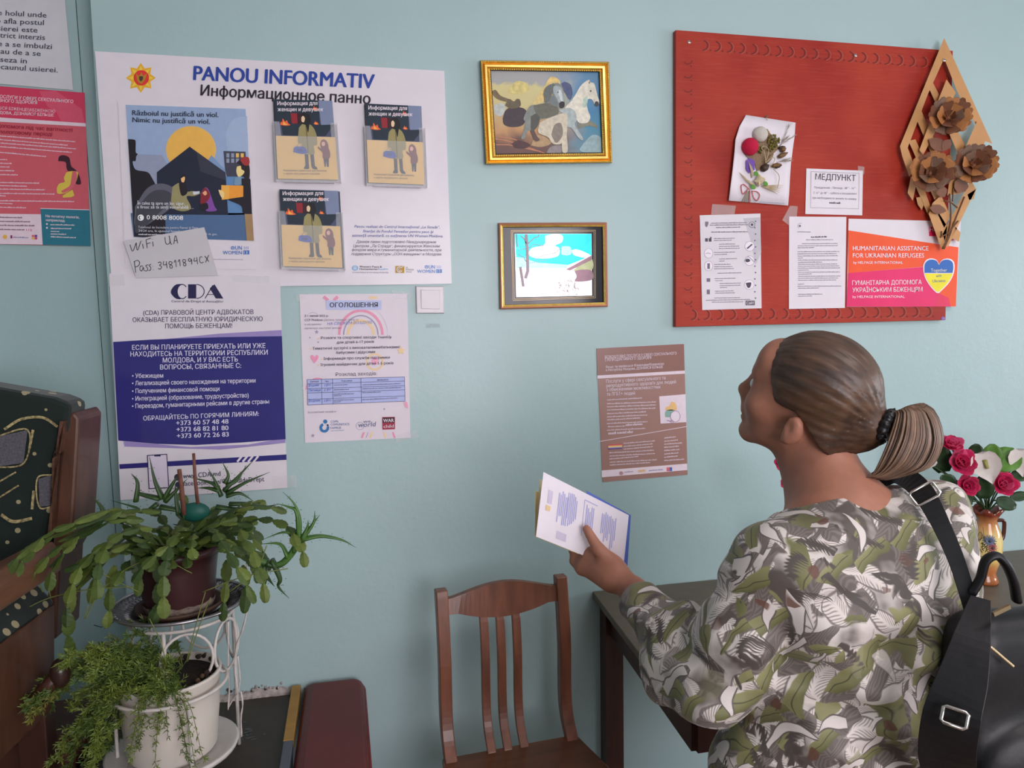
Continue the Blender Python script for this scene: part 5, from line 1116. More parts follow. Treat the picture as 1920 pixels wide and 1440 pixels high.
for i in range(n+1):
    x = -.62+i*.46/n; k = mnoise.noise(Vector((x*45, 0, 3)))
    hgt = .016+.012*k+.010*max(0, mnoise.noise(Vector((x*14, 5, 1)))); dp = .014+.008*mnoise.noise(Vector((x*60, 2, 7)))
    vs += [(x, -.001, zs-.002), (x, -dp-.006, zs-.002), (x, -dp-.004, zs+.006), (x, -dp*.6-.002, zs+hgt*.8), (x, -.001, zs+hgt)]
m.add(vs, [(5*i+j, 5*i+5+j, 5*i+5+(j+1) % 5, 5*i+(j+1) % 5) for i in range(n) for j in range(5)], PLS)
for k in range(24):
    x = R.uniform(-.36, -.2); m.ball((x, -.006, zs+R.uniform(.014, .030)), R.uniform(.002, .005), R.choice((PLS, mat('black_mould', (.06, .045, .04), rough=1), PLS)), 6, 4)
tag(m.build('trim_1'), kind='structure')
# yellow batten, its lower end grey
yb = thing('wooden_batten', 'ochre painted batten with grey end, between the dark shelf and the red bench', 'batten', loc=atz(555, 1290, zs))
u0 = atz(556, 1292, zs+.012); u1 = atz(541, 1396, zs+.012); u2 = atz(534, 1460, zs+.012)
YEL = mat('ochre_paint', (.36, .19, .035), rough=.5, var=.15, vs=30); kid(MB().bar(u0, u1, .026, .024, YEL).build('painted_length', None, bevel=.002), yb); kid(MB().bar(u1, u1+(u1-u0).normalized()*.26, .024, .022, mat('grey_paint', (.09, .10, .12), rough=.5)).build('grey_end', None, bevel=.002), yb)
# red bench
rbz = thing('bench', 'dark red leatherette padded bench end, at the wall under the announcement sheet', 'bench', loc=(-.05, -.3, 0))
zb = zs+.03; c0 = atz(572, 1262, zb); c1 = atz(660, 1256, zb); c2 = atz(693, 1440, zb)
x0 = c0.x; x1 = atz(684, 1300, zb).x
m = MB(); out = []; yf = -.010
for k in range(9):
    a = math.pi/2*k/8; out.append((x1-.03+.03*math.sin(a), yf-.05+.05*math.cos(a)))
out = [(x0, yf)] + out + [(x1+.004, -.62), (x0-.012, -.62)]
LEA = mat('dark_red_leatherette', (.125, .014, .012), rough=.4, spec=.35, var=.12, vs=9, bump=.12, bs=30)
lay = [(zb-.075, 1.0), (zb-.022, 1.0), (zb-.008, .985), (zb, .93)]
cxm = sum(o_[0] for o_ in out)/len(out); cym = -.31; L = []
for z, k in lay:
    i_ = 0 if k == 1 else (.006 if k > .95 else .017)
    L.append([Vector((cxm+(x-cxm)*(1-i_/.08), cym+(y-cym)*(1-i_/.3), z)) for x, y in out])
vs = [v for l in L for v in l]; nn = len(out); fs = [tuple(range(nn))[::-1], tuple(3*nn+k for k in range(nn))]
for i in range(3):
    for k in range(nn): fs.append((i*nn+k, i*nn+(k+1) % nn, (i+1)*nn+(k+1) % nn, (i+1)*nn+k))
kid(MB().add(vs, fs, LEA).build('padded_seat', None, bevel=.006), rbz)
kid(MB().tube([Vector((x, y, zb-.024)) for x, y in out], .0045, mat('red_piping', (.15, .012, .013), rough=.4), 8).build('piping'), rbz)
for y in (-.06, -.57): kid(MB().box((x0+.02, y-.02, 0), (x1-.02, y+.02, zb-.07), WOODD).build('leg'), rbz)
# ------------------------------------------------------------------ plant stand
IRON = mat('white_painted_wire', (.62, .57, .53), rough=.5, var=.12, vs=40)
T0 = Vector((-.405, -.30, .94)); P0 = Vector((-.425, -.40, 0))      # tray centre, lower tier centre
zr = atz(317, 1262, .82)
P0 = Vector((zr.x, zr.y, .63))
st = thing('plant_stand', 'white wire plant stand with loops and round shelves, holding two potted plants', 'plant stand', loc=(T0.x, T0.y, zs))
def sk(mb, nm, bev=0): return kid(mb.build(nm, None, bevel=bev), st)
def ringpts(c, r, n=40, a0=0, a1=360, pl='xy'):
    return [Vector(c)+Vector((r*math.cos(math.radians(a0+(a1-a0)*i/n)), r*math.sin(math.radians(a0+(a1-a0)*i/n)), 0)) for i in range(n+1)]
m = MB(); m.tube(ringpts(T0-Vector((0, 0, .012)), .118), .0042, IRON, 8, cap=False); sk(m, 'upper_ring')
for a in (20, 140, 262):
    p0 = T0+Vector((.118*math.cos(math.radians(a)), .118*math.sin(math.radians(a)), -.012)); sk(MB().tube([p0, p0+Vector((0, 0, -.20)), Vector((p0.x, p0.y, zs+.001))], .0045, IRON, 8), 'leg')
for a in (-75, 20, 75, 140, -20):
    c = T0+Vector((.112*math.cos(math.radians(a)), .112*math.sin(math.radians(a)), -.085)); t = Vector((-math.sin(math.radians(a)), math.cos(math.radians(a)), 0))
    sk(MB().tube([c+t*.056*math.cos(k*math.pi/12)+Vector((0, 0, .062*math.sin(k*math.pi/12))) for k in range(25)], .0036, IRON, 8, cap=False), 'scroll_loop')
m = MB(); m.tube(ringpts(P0+Vector((0, 0, .165)), .125), .004, IRON, 8, cap=False); sk(m, 'pot_ring')
m = MB(); m.lathe(P0, [(0, -.006), (.125, -.006), (.142, .004), (.146, .014), (.140, .016), (.122, .004), (0, .002)], mat('white_enamel', (.60, .56, .53), rough=.35, var=.05)); sk(m, 'lower_shelf')
for a in (60, 180, 300): 
    c = P0+Vector((.12*math.cos(math.radians(a)), .12*math.sin(math.radians(a)), 0)); sk(MB().tube([c+Vector((0, 0, .165)), c, Vector((c.x, c.y, zs+.001))], .0042, IRON, 8), 'lower_leg')
# tray with pierced rim
ALU = mat('pierced_grey_metal', (.36, .35, .36), rough=.3, metal=.85, var=.15, vs=30)
tr = thing('metal_tray', 'round grey metal tray with pierced lacy rim on top of the white plant stand', 'tray', loc=T0)
m = MB(); m.lathe((0, 0, 0), [(0, .0), (.098, .0), (.098, .003), (0, .003)], ALU, 48); m.tube(ringpts((0, 0, .020), .152, 64), .0042, ALU, 8, cap=False); m.tube(ringpts((0, 0, .011), .126, 64), .0016, ALU, 6, cap=False)
o = m.build('tray_base'); o.parent = tr
m = MB()
for k in range(72):
    a = 2*math.pi*k/64; b_ = a+2*math.pi/64*1.6
    f = lambda r, t, z: Vector((r*math.cos(t), r*math.sin(t), z))
    m.tube([f(.096, a, .002), f(.124, (a+b_)/2, .010), f(.151, b_, .019)], .0026, ALU, 5); m.tube([f(.096, b_, .002), f(.124, (a+b_)/2, .011), f(.151, a, .019)], .0026, ALU, 5)
    m.tube([f(.133, a, .0135), f(.142, a, .0165)], .004, ALU, 5)
o = m.build('lace_rim'); o.parent = tr
# clay saucer and maroon pot with christmas cactus and aloe
CL = mat('brown_clay_saucer', (.085, .045, .030), rough=.6, var=.2, vs=20)
sc0 = T0+Vector((.0, -.012, .0035))
m = MB(); m.lathe((0, 0, 0), [(0, 0), (.085, 0), (.098, .010), (.100, .018), (.094, .018), (.082, .006), (0, .005)], CL, 40); o = m.build('saucer'); o.location = sc0; tag(o, 'brown saucer under the maroon flower pot on the metal tray', 'saucer')
pot = thing('potted_cactus', 'maroon pot overflowing with flat leaved christmas cactus and spiky aloe, on the metal tray', 'potted plant', loc=sc0+Vector((0, 0, .0055)))
PC = pot.location.copy(); ph = .150
MAR = mat('maroon_glazed_plastic', (.050, .017, .018), rough=.4, var=.25, vs=9); LIM = mat('lime_crust', (.22, .16, .13), rough=.95, var=.5, vs=90)
m = MB(); m.lathe((0, 0, 0), [(0, 0), (.074, 0), (.078, .012), (.088, .10), (.092, ph-.02), (.097, ph-.02), (.099, ph), (.090, ph), (.086, ph-.025), (0, ph-.03)], MAR, 44); m.build('pot').parent = pot
m = MB(); m.lathe((0, 0, 0), [(.0752, .001), (.0786, .012), (.0800, .022)], LIM, 44, wob=lambda r, z, a: (r+.0006, z+(.006*mnoise.noise(Vector((a*4, z*50, 0))) if z > .015 else 0))); m.build('lime_stain').parent = pot
SOIL = mat('dark_soil', (.022, .015, .011), rough=1, bump=1, bs=120, var=.4, vs=90)
m = MB(); m.lathe((0, 0, 0), [(.088, ph-.018), (.04, ph-.008), (0.001, ph-.006)], SOIL, 30, cap=False); m.build('soil').parent = pot
R = random.Random(21)
CG = [mat('cactus_green_%s' % n, c, rough=.5, spec=.35, var=.25, vs=30) for n, c in (('mid', (.072, .112, .020)), ('deep', (.042, .076, .018)), ('pale', (.115, .155, .030)))]
YLW = mat('yellowing_leaf', (.34, .36, .04), rough=.5)
def seg_leaf(m, a, b_, w, material, nrm):
    """one flat notched stem segment from a to b_"""
    d = b_-a; L = d.length; d = d/L; s_ = d.cross(nrm)
    if s_.length < 1e-5: s_ = d.orthogonal()
    s_.normalize(); n2 = s_.cross(d)
    pr_ = [(0, .22), (.14, .55), (.22, .72), (.30, .70), (.46, 1.0), (.54, .94), (.70, 1.0), (.80, .82), (.92, .66), (1.0, .34)]
    c = [a+d*(t*L) for t, _ in pr_]; vs = []
    for (t, k), q in zip(pr_, c): vs += [q+s_*w*k+n2*(-.0015), q+n2*.0016, q-s_*w*k+n2*(-.0015), q-n2*.0016]
    fs = [(0, 1, 2, 3), tuple(4*(len(pr_)-1)+k for k in (3, 2, 1, 0))]
    for i in range(len(pr_)-1):
        for k in range(4): fs.append((4*i+k, 4*i+4+k, 4*i+4+(k+1) % 4, 4*i+(k+1) % 4))
    m.add(vs, fs, material, False)
m = MB()
def chain(p, az, el, n, ln, droop, w, bias=None):
    p = Vector(p)
    for i in range(n):
        d = Vector((math.cos(az)*math.cos(el), math.sin(az)*math.cos(el), math.sin(el)))
        l2 = ln*R.uniform(.85, 1.15); q = p+d*l2
        if q.y > -.025: q.y = -.025-R.random()*.01
        if q.x < -.56: q.y = min(q.y, -.47)
        nr = (CAM-p).normalized()*.7+Vector((0, 0, 1))*math.cos(el)-Vector((math.cos(az), math.sin(az), 0))*math.sin(el)+Vector((R.uniform(-.5, .5), R.uniform(-.5, .5), R.uniform(-.3, .3)))
        seg_leaf(m, p, q, w*R.uniform(.8, 1.15), R.choices(CG+[YLW], (5, 3, 3, .12))[0], nr)
        if i in (2, 4) and R.random() < .55 and n-i > 2:
            chain(q, az+R.choice((-.6, .6)), el, n-i-2, ln*.9, droop, w)
        p = q; el -= droop*R.uniform(.6, 1.4); el = max(el, -1.5); az += R.uniform(-.32, .32)
rim = PC+Vector((0, 0, ph-.005))
for k in range(72):
    az = R.uniform(0, 2*math.pi); r = .07*math.sqrt(R.random())
    # longer trails toward the camera, left and right, short ones at the wall
    toward = math.cos(az+math.pi/2)
    n = R.randint(4, 6) if toward > -.2 else R.randint(3, 4)
    if abs(az-1.5*math.pi) < .55: n = R.randint(2, 3)
    chain(rim+Vector((r*math.cos(az), r*math.sin(az), 0)), az, R.uniform(.15, 1.0), n, R.uniform(.028, .048), R.uniform(.14, .48), R.uniform(.009, .0140))
for k in range(30):
    az = R.uniform(0, 2*math.pi); r = .075*math.sqrt(R.random()); chain(rim+Vector((r*math.cos(az), r*math.sin(az), 0)), az, R.uniform(.5, 1.35), R.randint(2, 3), R.uniform(.026, .038), R.uniform(.3, .6), R.uniform(.010, .013))
for px, py, az, n in ((300, 960, 3.5, 7), (255, 965, 3.4, 7), (240, 960, 3.3, 6), (270, 975, 3.8, 7), (430, 990, -1.2, 7), (455, 980, -.4, 6), (350, 990, -1.6, 7), (395, 990, -1.4, 7), (285, 990, 4.2, 8)):   # the long trailing stems
    chain(at(px, py, PC.y-.03), az, .25, n, .040, .26, .0125)
for pts in (((150, 1050), (137, 1100), (131, 1150), (128, 1192), (134, 1232)), ((292, 1050), (297, 1092), (296, 1132), (283, 1176)), ((215, 1060), (205, 1105), (205, 1145), (200, 1178)), ((425, 1050), (424, 1090), (420, 1130), (416, 1165)), ((250, 1040), (262, 1080), (258, 1118)), ((185, 1050), (176, 1085), (168, 1132)), ((455, 1060), (462, 1098), (458, 1150))):
    q = [at(*z, PC.y-.10) for z in pts]
    for a, b_ in zip(q, q[1:]): seg_leaf(m, a, b_, R.uniform(.010, .014), R.choice(CG), (CAM-a)+Vector((R.uniform(-1, 1), 0, 0)))
o = m.build('cactus_stems'); o.parent = pot; o.matrix_parent_inverse = Matrix.Translation(-PC)
# thin runners with bare stems
m = MB(); RUN = mat('pale_green_runner', (.17, .20, .05), rough=.5)
for pts in ([(360, 1075), (300, 1048), (240, 1065), (185, 1110)], [(185, 1110), (160, 1160), (165, 1135)], [(250, 1100), (170, 1105), (90, 1122), (33, 1150)], [(80, 1110), (62, 1060), (70, 1020), (100, 1000)], [(95, 1120), (82, 1060), (100, 1035), (135, 1025)], [(150, 1050), (200, 1080), (260, 1110)], [(500, 1023), (480, 1070), (430, 1110)], [(380, 1110), (460, 1080), (540, 1066)]):
    m.tube(spline([at(*z, PC.y-.12) for z in pts], 5), .0013, RUN, 5)
o = m.build('runners'); o.parent = pot; o.matrix_parent_inverse = Matrix.Translation(-PC)
# aloe rosettes
AL = mat('aloe_green', (.030, .070, .016), rough=.4, spec=.45, var=.25, vs=25); ALB = mat('bright_aloe_green', (.06, .15, .025), rough=.4, spec=.45, var=.25, vs=25)
def aloe_leaf(m, pts, r, material=AL):
    q = spline(pts, 4); n = len(q); rr = [max(.0008, r*(1-(i/(n-1))**1.35)) for i in range(n)]
    m.tube(q, rr, material, 8, flat=.42)
    for i in range(2, n-2, 2):
        for s_ in (-1, 1):
            t = (q[i+1]-q[i]).normalized(); sd = t.cross(Vector((0, 1, 0.2))).normalized()*s_
            m.tube([q[i]+sd*rr[i]*.9, q[i]+sd*(rr[i]+.0022)+t*.0015], [.0008, .0002], material, 4)
def rosette(nm, y, leaves, stem=None, r=.0145, material=AL):
    m = MB()
    for L in leaves: aloe_leaf(m, [at(*z[:2], y+(z[2] if len(z) > 2 else 0)) for z in L], r, material)
    if stem: m.tube(spline([at(*z, y) for z in stem], 5), .008, material, 8)
    o = m.build(nm); o.parent = pot; o.matrix_parent_inverse = Matrix.Translation(-PC)
ya = PC.y
rosette('aloe_rosette', ya+.02, [[(305, 935), (290, 900), (280, 855)], [(308, 935), (325, 905), (340, 885)], [(300, 935), (260, 925), (265, 918)], [(310, 940), (330, 920), (352, 897)], [(300, 950), (340, 960), (345, 985)], [(295, 945), (270, 960), (240, 955)], [(255, 940), (258, 905), (246, 888)], [(195, 965), (190, 950), (172, 930)], [(210, 965), (260, 955), (208, 938)], [(250, 970), (200, 975), (165, 968)], [(335, 965), (330, 930), (328, 905)]])
rosette('aloe_rosette', ya+.01, [[(415, 930), (405, 905), (390, 878)], [(420, 920), (445, 895), (480, 858)], [(425, 910), (445, 900), (462, 872)], [(422, 905), (428, 890), (416, 865)], [(425, 925), (460, 905), (506, 885)], [(412, 920), (390, 915), (368, 915)], [(410, 915), (395, 905), (350, 893)], [(425, 930), (450, 925), (476, 940)], [(405, 950), (450, 955), (500, 950), (525, 945)], [(430, 945), (470, 945), (512, 955)]], r=.0135)
rosette('aloe_rosette', ya-.09, [[(560, 1015), (562, 975), (552, 945), (530, 922)], [(560, 1005), (556, 960), (540, 950), (518, 944)], [(565, 1015), (585, 985), (600, 965)], [(565, 1012), (588, 980), (590, 957)], [(566, 1010), (576, 990), (578, 975)], [(565, 1012), (600, 1005), (640, 1012), (668, 1027)], [(552, 1035), (550, 1005), (530, 998), (492, 1012)], [(540, 1045), (525, 1020), (490, 1020)]], stem=[(480, 1050), (520, 1060), (545, 1040), (562, 1010)], r=.0135, material=ALB)
rosette('aloe_rosette', ya-.09, [[(510, 1050), (525, 1085), (522, 1100), (542, 1122)], [(500, 1055), (520, 1060), (535, 1050)], [(495, 1060), (498, 1085), (496, 1102)], [(480, 1045), (500, 1080), (515, 1100)]], r=.017)
m = MB(); STK = mat('brown_twig', (.16, .06, .04), rough=.7, var=.3, vs=60)
for pts, nm in (([(345, 965), (341, 920), (336, 880)], 0), ([(371, 945), (366, 900), (363, 850)], 1)):
    o = MB().tube([at(*z, ya) for z in pts], [.0058, .0055, .005] if nm == 0 else [.0042, .004, .0035], STK, 8).build('support_stick'); o.parent = pot; o.matrix_parent_inverse = Matrix.Translation(-PC)
m = MB(); m.ball(at(365, 960, ya+.05), .03, mat('emerald_wrap', (.008, .10, .075), rough=.5), 14, 8, sc=(1.2, .5, .8)); o = m.build('green_wrap'); o.parent = pot; o.matrix_parent_inverse = Matrix.Translation(-PC)
# lower white pot with asparagus fern
PW0 = P0+Vector((0, 0, .003))
fp = thing('potted_fern', 'white plastic pot with trailing feathery asparagus fern on the lower shelf of the stand', 'potted plant', loc=PW0)
WPL = mat('cream_white_plastic', (.66, .60, .54), rough=.38, var=.06, vs=6); hp = .19
m = MB(); m.lathe((0, 0, 0), [(0, 0), (.088, 0), (.097, .012), (.106, .10), (.110, hp-.012), (.114, hp-.006), (.114, hp), (.107, hp), (.103, hp-.025), (0, hp-.04)], WPL, 48); m.build('pot').parent = fp
m = MB(); m.lathe((0, 0, 0), [(.1045, hp-.018), (.06, hp-.012), (.001, hp-.008)], SOIL, 36); 
for k in range(60): a = R.uniform(0, 6.28); r = R.uniform(.085, .108); m.ball((r*math.cos(a), r*math.sin(a), hp-.012+R.random()*.012), R.uniform(.003, .008), R.choice((SOIL, mat('brown_moss', (.10, .06, .03), rough=1))), 6, 4)
m.build('soil').parent = fp
FN = [mat('fern_%s' % n, c, rough=.55, var=.2, vs=40) for n, c in (('bright', (.150, .205, .030)), ('deep', (.075, .125, .022)), ('yellow', (.20, .20, .035)))]
m = MB(); ST = mat('fern_stem', (.12, .15, .03), rough=.6); RV = Vector
def needles(m, c, d, k, ln, mt):
    for _ in range(k):
        v = (d*.55+RV((R.uniform(-1, 1), R.uniform(-1, 1), R.uniform(-.7, .9)))).normalized()*ln*R.uniform(.6, 1.2)
        e = c+v; e.y = min(e.y, -.012); e.z = max(e.z, zs+.004) if (e.x > -.665 and e.y > -.63) else e.z; s_ = v.cross(RV((.3, .5, .8))).normalized()*.0011; s2 = v.cross(s_).normalized()*.0011
        mid = c.lerp(e, .5)
        m.add([c, mid+s_, mid-s_*.5+s2, mid-s_*.5-s2, e], [(0, 1, 2), (0, 2, 3), (0, 3, 1), (4, 2, 1), (4, 3, 2), (4, 1, 3)], mt)
def frond(m, pts, mt, br=1.0, nd=7, ln=.014):
    q = spline(pts, 7); n = len(q)
    for v in q:
        v.y = min(v.y, -.015)
        if v.x > -.665 and v.y > -.63: v.z = max(v.z, zs+.006)
    m.tube(q, [.0013-.0008*i/n for i in range(n)], ST if mt is not FN[2] else FN[2], 4)
    for i in range(3, n):
        d = (q[i]-q[i-1]).normalized()
        if R.random() < .85*br:
            sd = (d.cross(RV((R.uniform(-1, 1), R.uniform(-1, 1), R.uniform(-1, 1))))).normalized(); L = R.uniform(.015, .045)*(1-.5*i/n)
            e = q[i]+(sd+d*.8+RV((0, 0, -.25))).normalized()*L; e.y = min(e.y, -.015); m.tube([q[i], e], .0006, ST, 3)
            for t in (.35, .6, .8, 1.0): needles(m, q[i].lerp(e, t), d, nd-2, ln, mt)
        needles(m, q[i], d, nd, ln, mt)
S0 = PW0+RV((0, 0, hp-.01))
for k in range(27):       # mass leaning to the left, over the dark corner
    b0 = S0+RV((R.uniform(-.09, .02), R.uniform(-.07, .06), 0)); e = at(R.uniform(50, 205), R.uniform(1225, 1470), S0.y-R.uniform(-.02, .17))
    mid = b0.lerp(e, .5)+RV((0, 0, R.uniform(.02, .09)*(1 if e.z > .6 else 1.6)))
    frond(m, [b0, b0.lerp(mid, .5)+RV((0, 0, .025)), mid, e.lerp(mid, .3)+RV((0, 0, .015)), e], R.choices(FN, (6, 4, .7))[0])
for k in range(12):       # sprigs hanging down the front of the pot
    b0 = S0+RV((R.uniform(-.085, .05), -.08, .005)); px = R.uniform(225, 385); py = R.uniform(1340, 1450); e = at(px, py, S0.y-.125)
    frond(m, [b0, b0+RV((R.uniform(-.01, .01), -.035, .022)), at((px+300)/2, 1300, S0.y-.122), e], R.choices(FN, (5, 5, .3))[0], br=.7, nd=4, ln=.012)
for k in range(14):       # short tuft in the pot and at the back
    b0 = S0+RV((R.uniform(-.09, .03), R.uniform(-.08, .05), 0)); e = b0+RV((R.uniform(-.07, .05), R.uniform(-.05, .03), R.uniform(.005, .06)))
    frond(m, [b0, b0.lerp(e, .5)+RV((0, 0, .03)), e], R.choice(FN[:2]), nd=5)
for pts in ([(350, 1240), (365, 1180), (385, 1110)], [(352, 1240), (375, 1170), (395, 1120)], [(312, 1245), (300, 1200), (280, 1160)]):
    m.tube(spline([at(*z, S0.y-.075) for z in pts], 5), .0012, RUN, 5)
o = m.build('fern_fronds'); o.parent = fp; o.matrix_parent_inverse = Matrix.Translation(-PW0)
# strips of white rag tied to the stand
RAG = mat('white_rag', (.60, .54, .51), rough=.95, var=.15, vs=40, bump=.5, bs=150)
def rag(pts, w, lab, k):
    m = MB(); q = spline([at(px, py, T0.y+dy) for px, py, dy in pts], 5); n = len(q)
    m.tube(q, [w*(.55+.45*abs(math.sin(i*.55+k))) for i in range(n)], RAG, 8, flat=.35); o = m.build('rag_strip'); tag(rebase(o, q[0]), lab, 'rag', 'white rag strips on the plant stand')
rag([(462, 1055, -.05), (466, 1100, -.05), (462, 1150, -.05), (455, 1180, -.05), (444, 1210, -.04), (441, 1250, -.04), (446, 1300, -.04)], .0075, 'long white rag strip hanging from beside the cactus past the tray edge', 0)
rag([(428, 1165, -.02), (428, 1230, -.02), (430, 1290, -.02), (428, 1330, -.02)], .007, 'white rag wound straight down the right leg of the plant stand', 1)
rag([(446, 1230, -.03), (450, 1270, -.03), (446, 1298, -.03), (436, 1312, -.02), (428, 1328, -.02)], .006, 'short white rag loop knotted to the stand leg', 2)
rag([(452, 1296, -.03), (455, 1320, -.03), (452, 1345, -.03), (453, 1380, -.03)], .0065, 'loose white rag end dangling lowest over the dark shelf', 3)
# ------------------------------------------------------------------ the standing woman
class Field:
    """signed distance grid; smooth unions of limbs and lumps, turned into one continuous surface"""
    def __init__(s, lo, hi, h):
        s.lo = np.array(lo, np.float32); s.h = h; s.n = np.ceil((np.array(hi)-s.lo)/h).astype(int)+1
        s.F = np.full(s.n, 0.2, np.float32)
    def win(s, lo, hi):
        a = np.maximum(0, np.floor((np.array(lo)-s.lo)/s.h).astype(int)); b = np.minimum(s.n, np.ceil((np.array(hi)-s.lo)/s.h).astype(int)+1)
        sl = tuple(slice(int(i), int(max(i, j))) for i, j in zip(a, b))
        g = np.meshgrid(*[s.lo[k]+s.h*np.arange(sl[k].start, sl[k].stop, dtype=np.float32) for k in range(3)], indexing='ij')
        return sl, np.stack(g, -1)
    def mix(s, sl, d, k, op):
        A = s.F[sl]
        if op == 'add': hh = np.maximum(k-np.abs(A-d), 0)/k; s.F[sl] = np.minimum(A, d)-hh*hh*k/4
        else: d = -d; hh = np.maximum(k-np.abs(A-d), 0)/k; s.F[sl] = np.maximum(A, d)+hh*hh*k/4
    def cap(s, a, b, ra, rb, k=.02, op='add', sq=None):
        a = np.array(a, np.float32); b = np.array(b, np.float32); r = max(ra, rb)+k*1.5+.012
        sl, P = s.win(np.minimum(a, b)-r, np.maximum(a, b)+r)
        if P.size == 0: return
        ab = b-a; t = np.clip(((P-a)@ab)/(ab@ab), 0, 1); q = P-a-t[..., None]*ab
        if sq is not None:                       # flattened along direction sq[0] by factor sq[1]
            n = np.array(sq[0], np.float32); n /= np.linalg.norm(n); q = q+(q@n)[..., None]*n*(1/sq[1]-1)
        s.mix(sl, np.linalg.norm(q, axis=-1)-(ra+(rb-ra)*t), k, op)
    def ell(s, c, r, M=None, k=.02, op='add'):
        c = np.array(c, np.float32); r = np.array(r, np.float32); R_ = r.max()+k*1.5+.012
        sl, P = s.win(c-R_, c+R_)
        if P.size == 0: return
        q = P-c
        if M is not None: q = q@M                # columns of M = the lump's own axes
        k0 = np.linalg.norm(q/r, axis=-1); k1 = np.linalg.norm(q/(r*r), axis=-1)+1e-9
        s.mix(sl, k0*(k0-1)/k1, k, op)
    def surface(s):
        F = s.F; S = F < 0; nx, ny, nz = F.shape
        cnt = np.zeros((nx-1, ny-1, nz-1), np.uint8)
        for i in (0, 1):
            for j in (0, 1):
                for k in (0, 1): cnt += S[i:nx-1+i, j:ny-1+j, k:nz-1+k]
        act = np.argwhere((cnt > 0) & (cnt < 8)); idx = np.full(cnt.shape, -1, np.int32); idx[tuple(act.T)] = np.arange(len(act))
        cor = [(i, j, k) for i in (0, 1) for j in (0, 1) for k in (0, 1)]
        val = np.stack([F[act[:, 0]+i, act[:, 1]+j, act[:, 2]+k] for i, j, k in cor], 1); acc = np.zeros((len(act), 3)); num = np.zeros(len(act))
        for a in range(8):
            for b in range(a+1, 8):
                da = np.array(cor[b])-np.array(cor[a])
                if np.abs(da).sum() != 1: continue
                va, vb = val[:, a], val[:, b]; m = (va < 0) != (vb < 0); t = np.where(m, va/(va-vb+1e-12), 0)
                acc += np.where(m[:, None], np.array(cor[a])+t[:, None]*da, 0); num += m
        V = s.lo+s.h*(act+acc/num[:, None]); Q = []
        for ax in range(3):
            sl0 = [slice(None)]*3; sl1 = [slice(None)]*3; sl0[ax] = slice(0, -1); sl1[ax] = slice(1, None)
            a, b = S[tuple(sl0)], S[tuple(sl1)]; e = np.argwhere(a != b); u, v = (ax+1) % 3, (ax+2) % 3
            e = e[(e[:, u] > 0) & (e[:, v] > 0) & (e[:, u] < F.shape[u]-1) & (e[:, v] < F.shape[v]-1)]
            du = np.zeros(3, int); du[u] = 1; dv = np.zeros(3, int); dv[v] = 1
            q = np.stack([idx[tuple((e-o).T)] for o in (0*du, du, du+dv, dv)], 1); fl = a[tuple(e.T)]
            q[~fl] = q[~fl][:, ::-1]; Q.append(q)
        return V, np.concatenate(Q)
    def build(s, name, materials, parent=None, origin=(0, 0, 0), pick=None, rot=None):
        V, Q = s.surface(); o3 = np.array(origin); W = V-o3
        if rot is not None: W = W@rot
        me = bpy.data.meshes.new(name); me.vertices.add(len(W)); me.vertices.foreach_set('co', W.astype(np.float32).ravel())
        me.loops.add(len(Q)*4); me.loops.foreach_set('vertex_index', Q.astype(np.int32).ravel()); me.polygons.add(len(Q))
        me.polygons.foreach_set('loop_start', np.arange(0, len(Q)*4, 4, dtype=np.int32)); me.polygons.foreach_set('loop_total', np.full(len(Q), 4, dtype=np.int32))
        for m in materials: me.materials.append(m)
        if pick is not None: me.polygons.foreach_set('material_index', pick(V[Q].mean(1)).astype(np.int32))
        me.polygons.foreach_set('use_smooth', np.ones(len(Q), bool)); me.update(calc_edges=True); me.validate()
        o = bpy.data.objects.new(name, me); COL.objects.link(o)
        if parent: o.parent = parent
        return o
A3 = lambda v: np.array(v, dtype=np.float32)
BASE = Vector((.83, -1.10, 0))
# head frame: l = her left, f = where the face points, u = crown
az, pit, rol = math.radians(41), math.radians(18), math.radians(9)
f0 = Vector((-math.sin(az), math.cos(az), 0)); l0 = Vector((-math.cos(az), -math.sin(az), 0)); u0 = Vector((0, 0, 1))
f1 = f0*math.cos(pit)+u0*math.sin(pit); u1 = u0*math.cos(pit)-f0*math.sin(pit)
l2 = l0*math.cos(rol)-u1*math.sin(rol); u2 = u1*math.cos(rol)+l0*math.sin(rol)
HM = np.array([l2, f1, u2], np.float32).T; HC = Vector((.805, -1.008, 1.471)); HS = 1.03
def hd(l, f, u): return A3(HC+(l2*l+f1*f+u2*u)*HS)
SKIN = mat('skin', (.36, .155, .100), rough=.5, spec=.35, var=.08, vs=40, sss=.12, bump=.05, bs=400); LIP = mat('lips', (.34, .10, .085), rough=.4, var=.05)
ns = Vector((.828, -1.062, 1.285)); sl = Vector((.665, -1.145, 1.225)); sr_ = Vector((1.005, -1.075, 1.245))
el = at(1350, 1278, -1.125); wl = at(1192, 1112, -.855); er = Vector((1.045, -.985, .965)); wr = Vector((.985, -.85, .90))
body = Field((.40, -1.36, -.01), (1.24, -.66, 1.66), .0046)
B = body
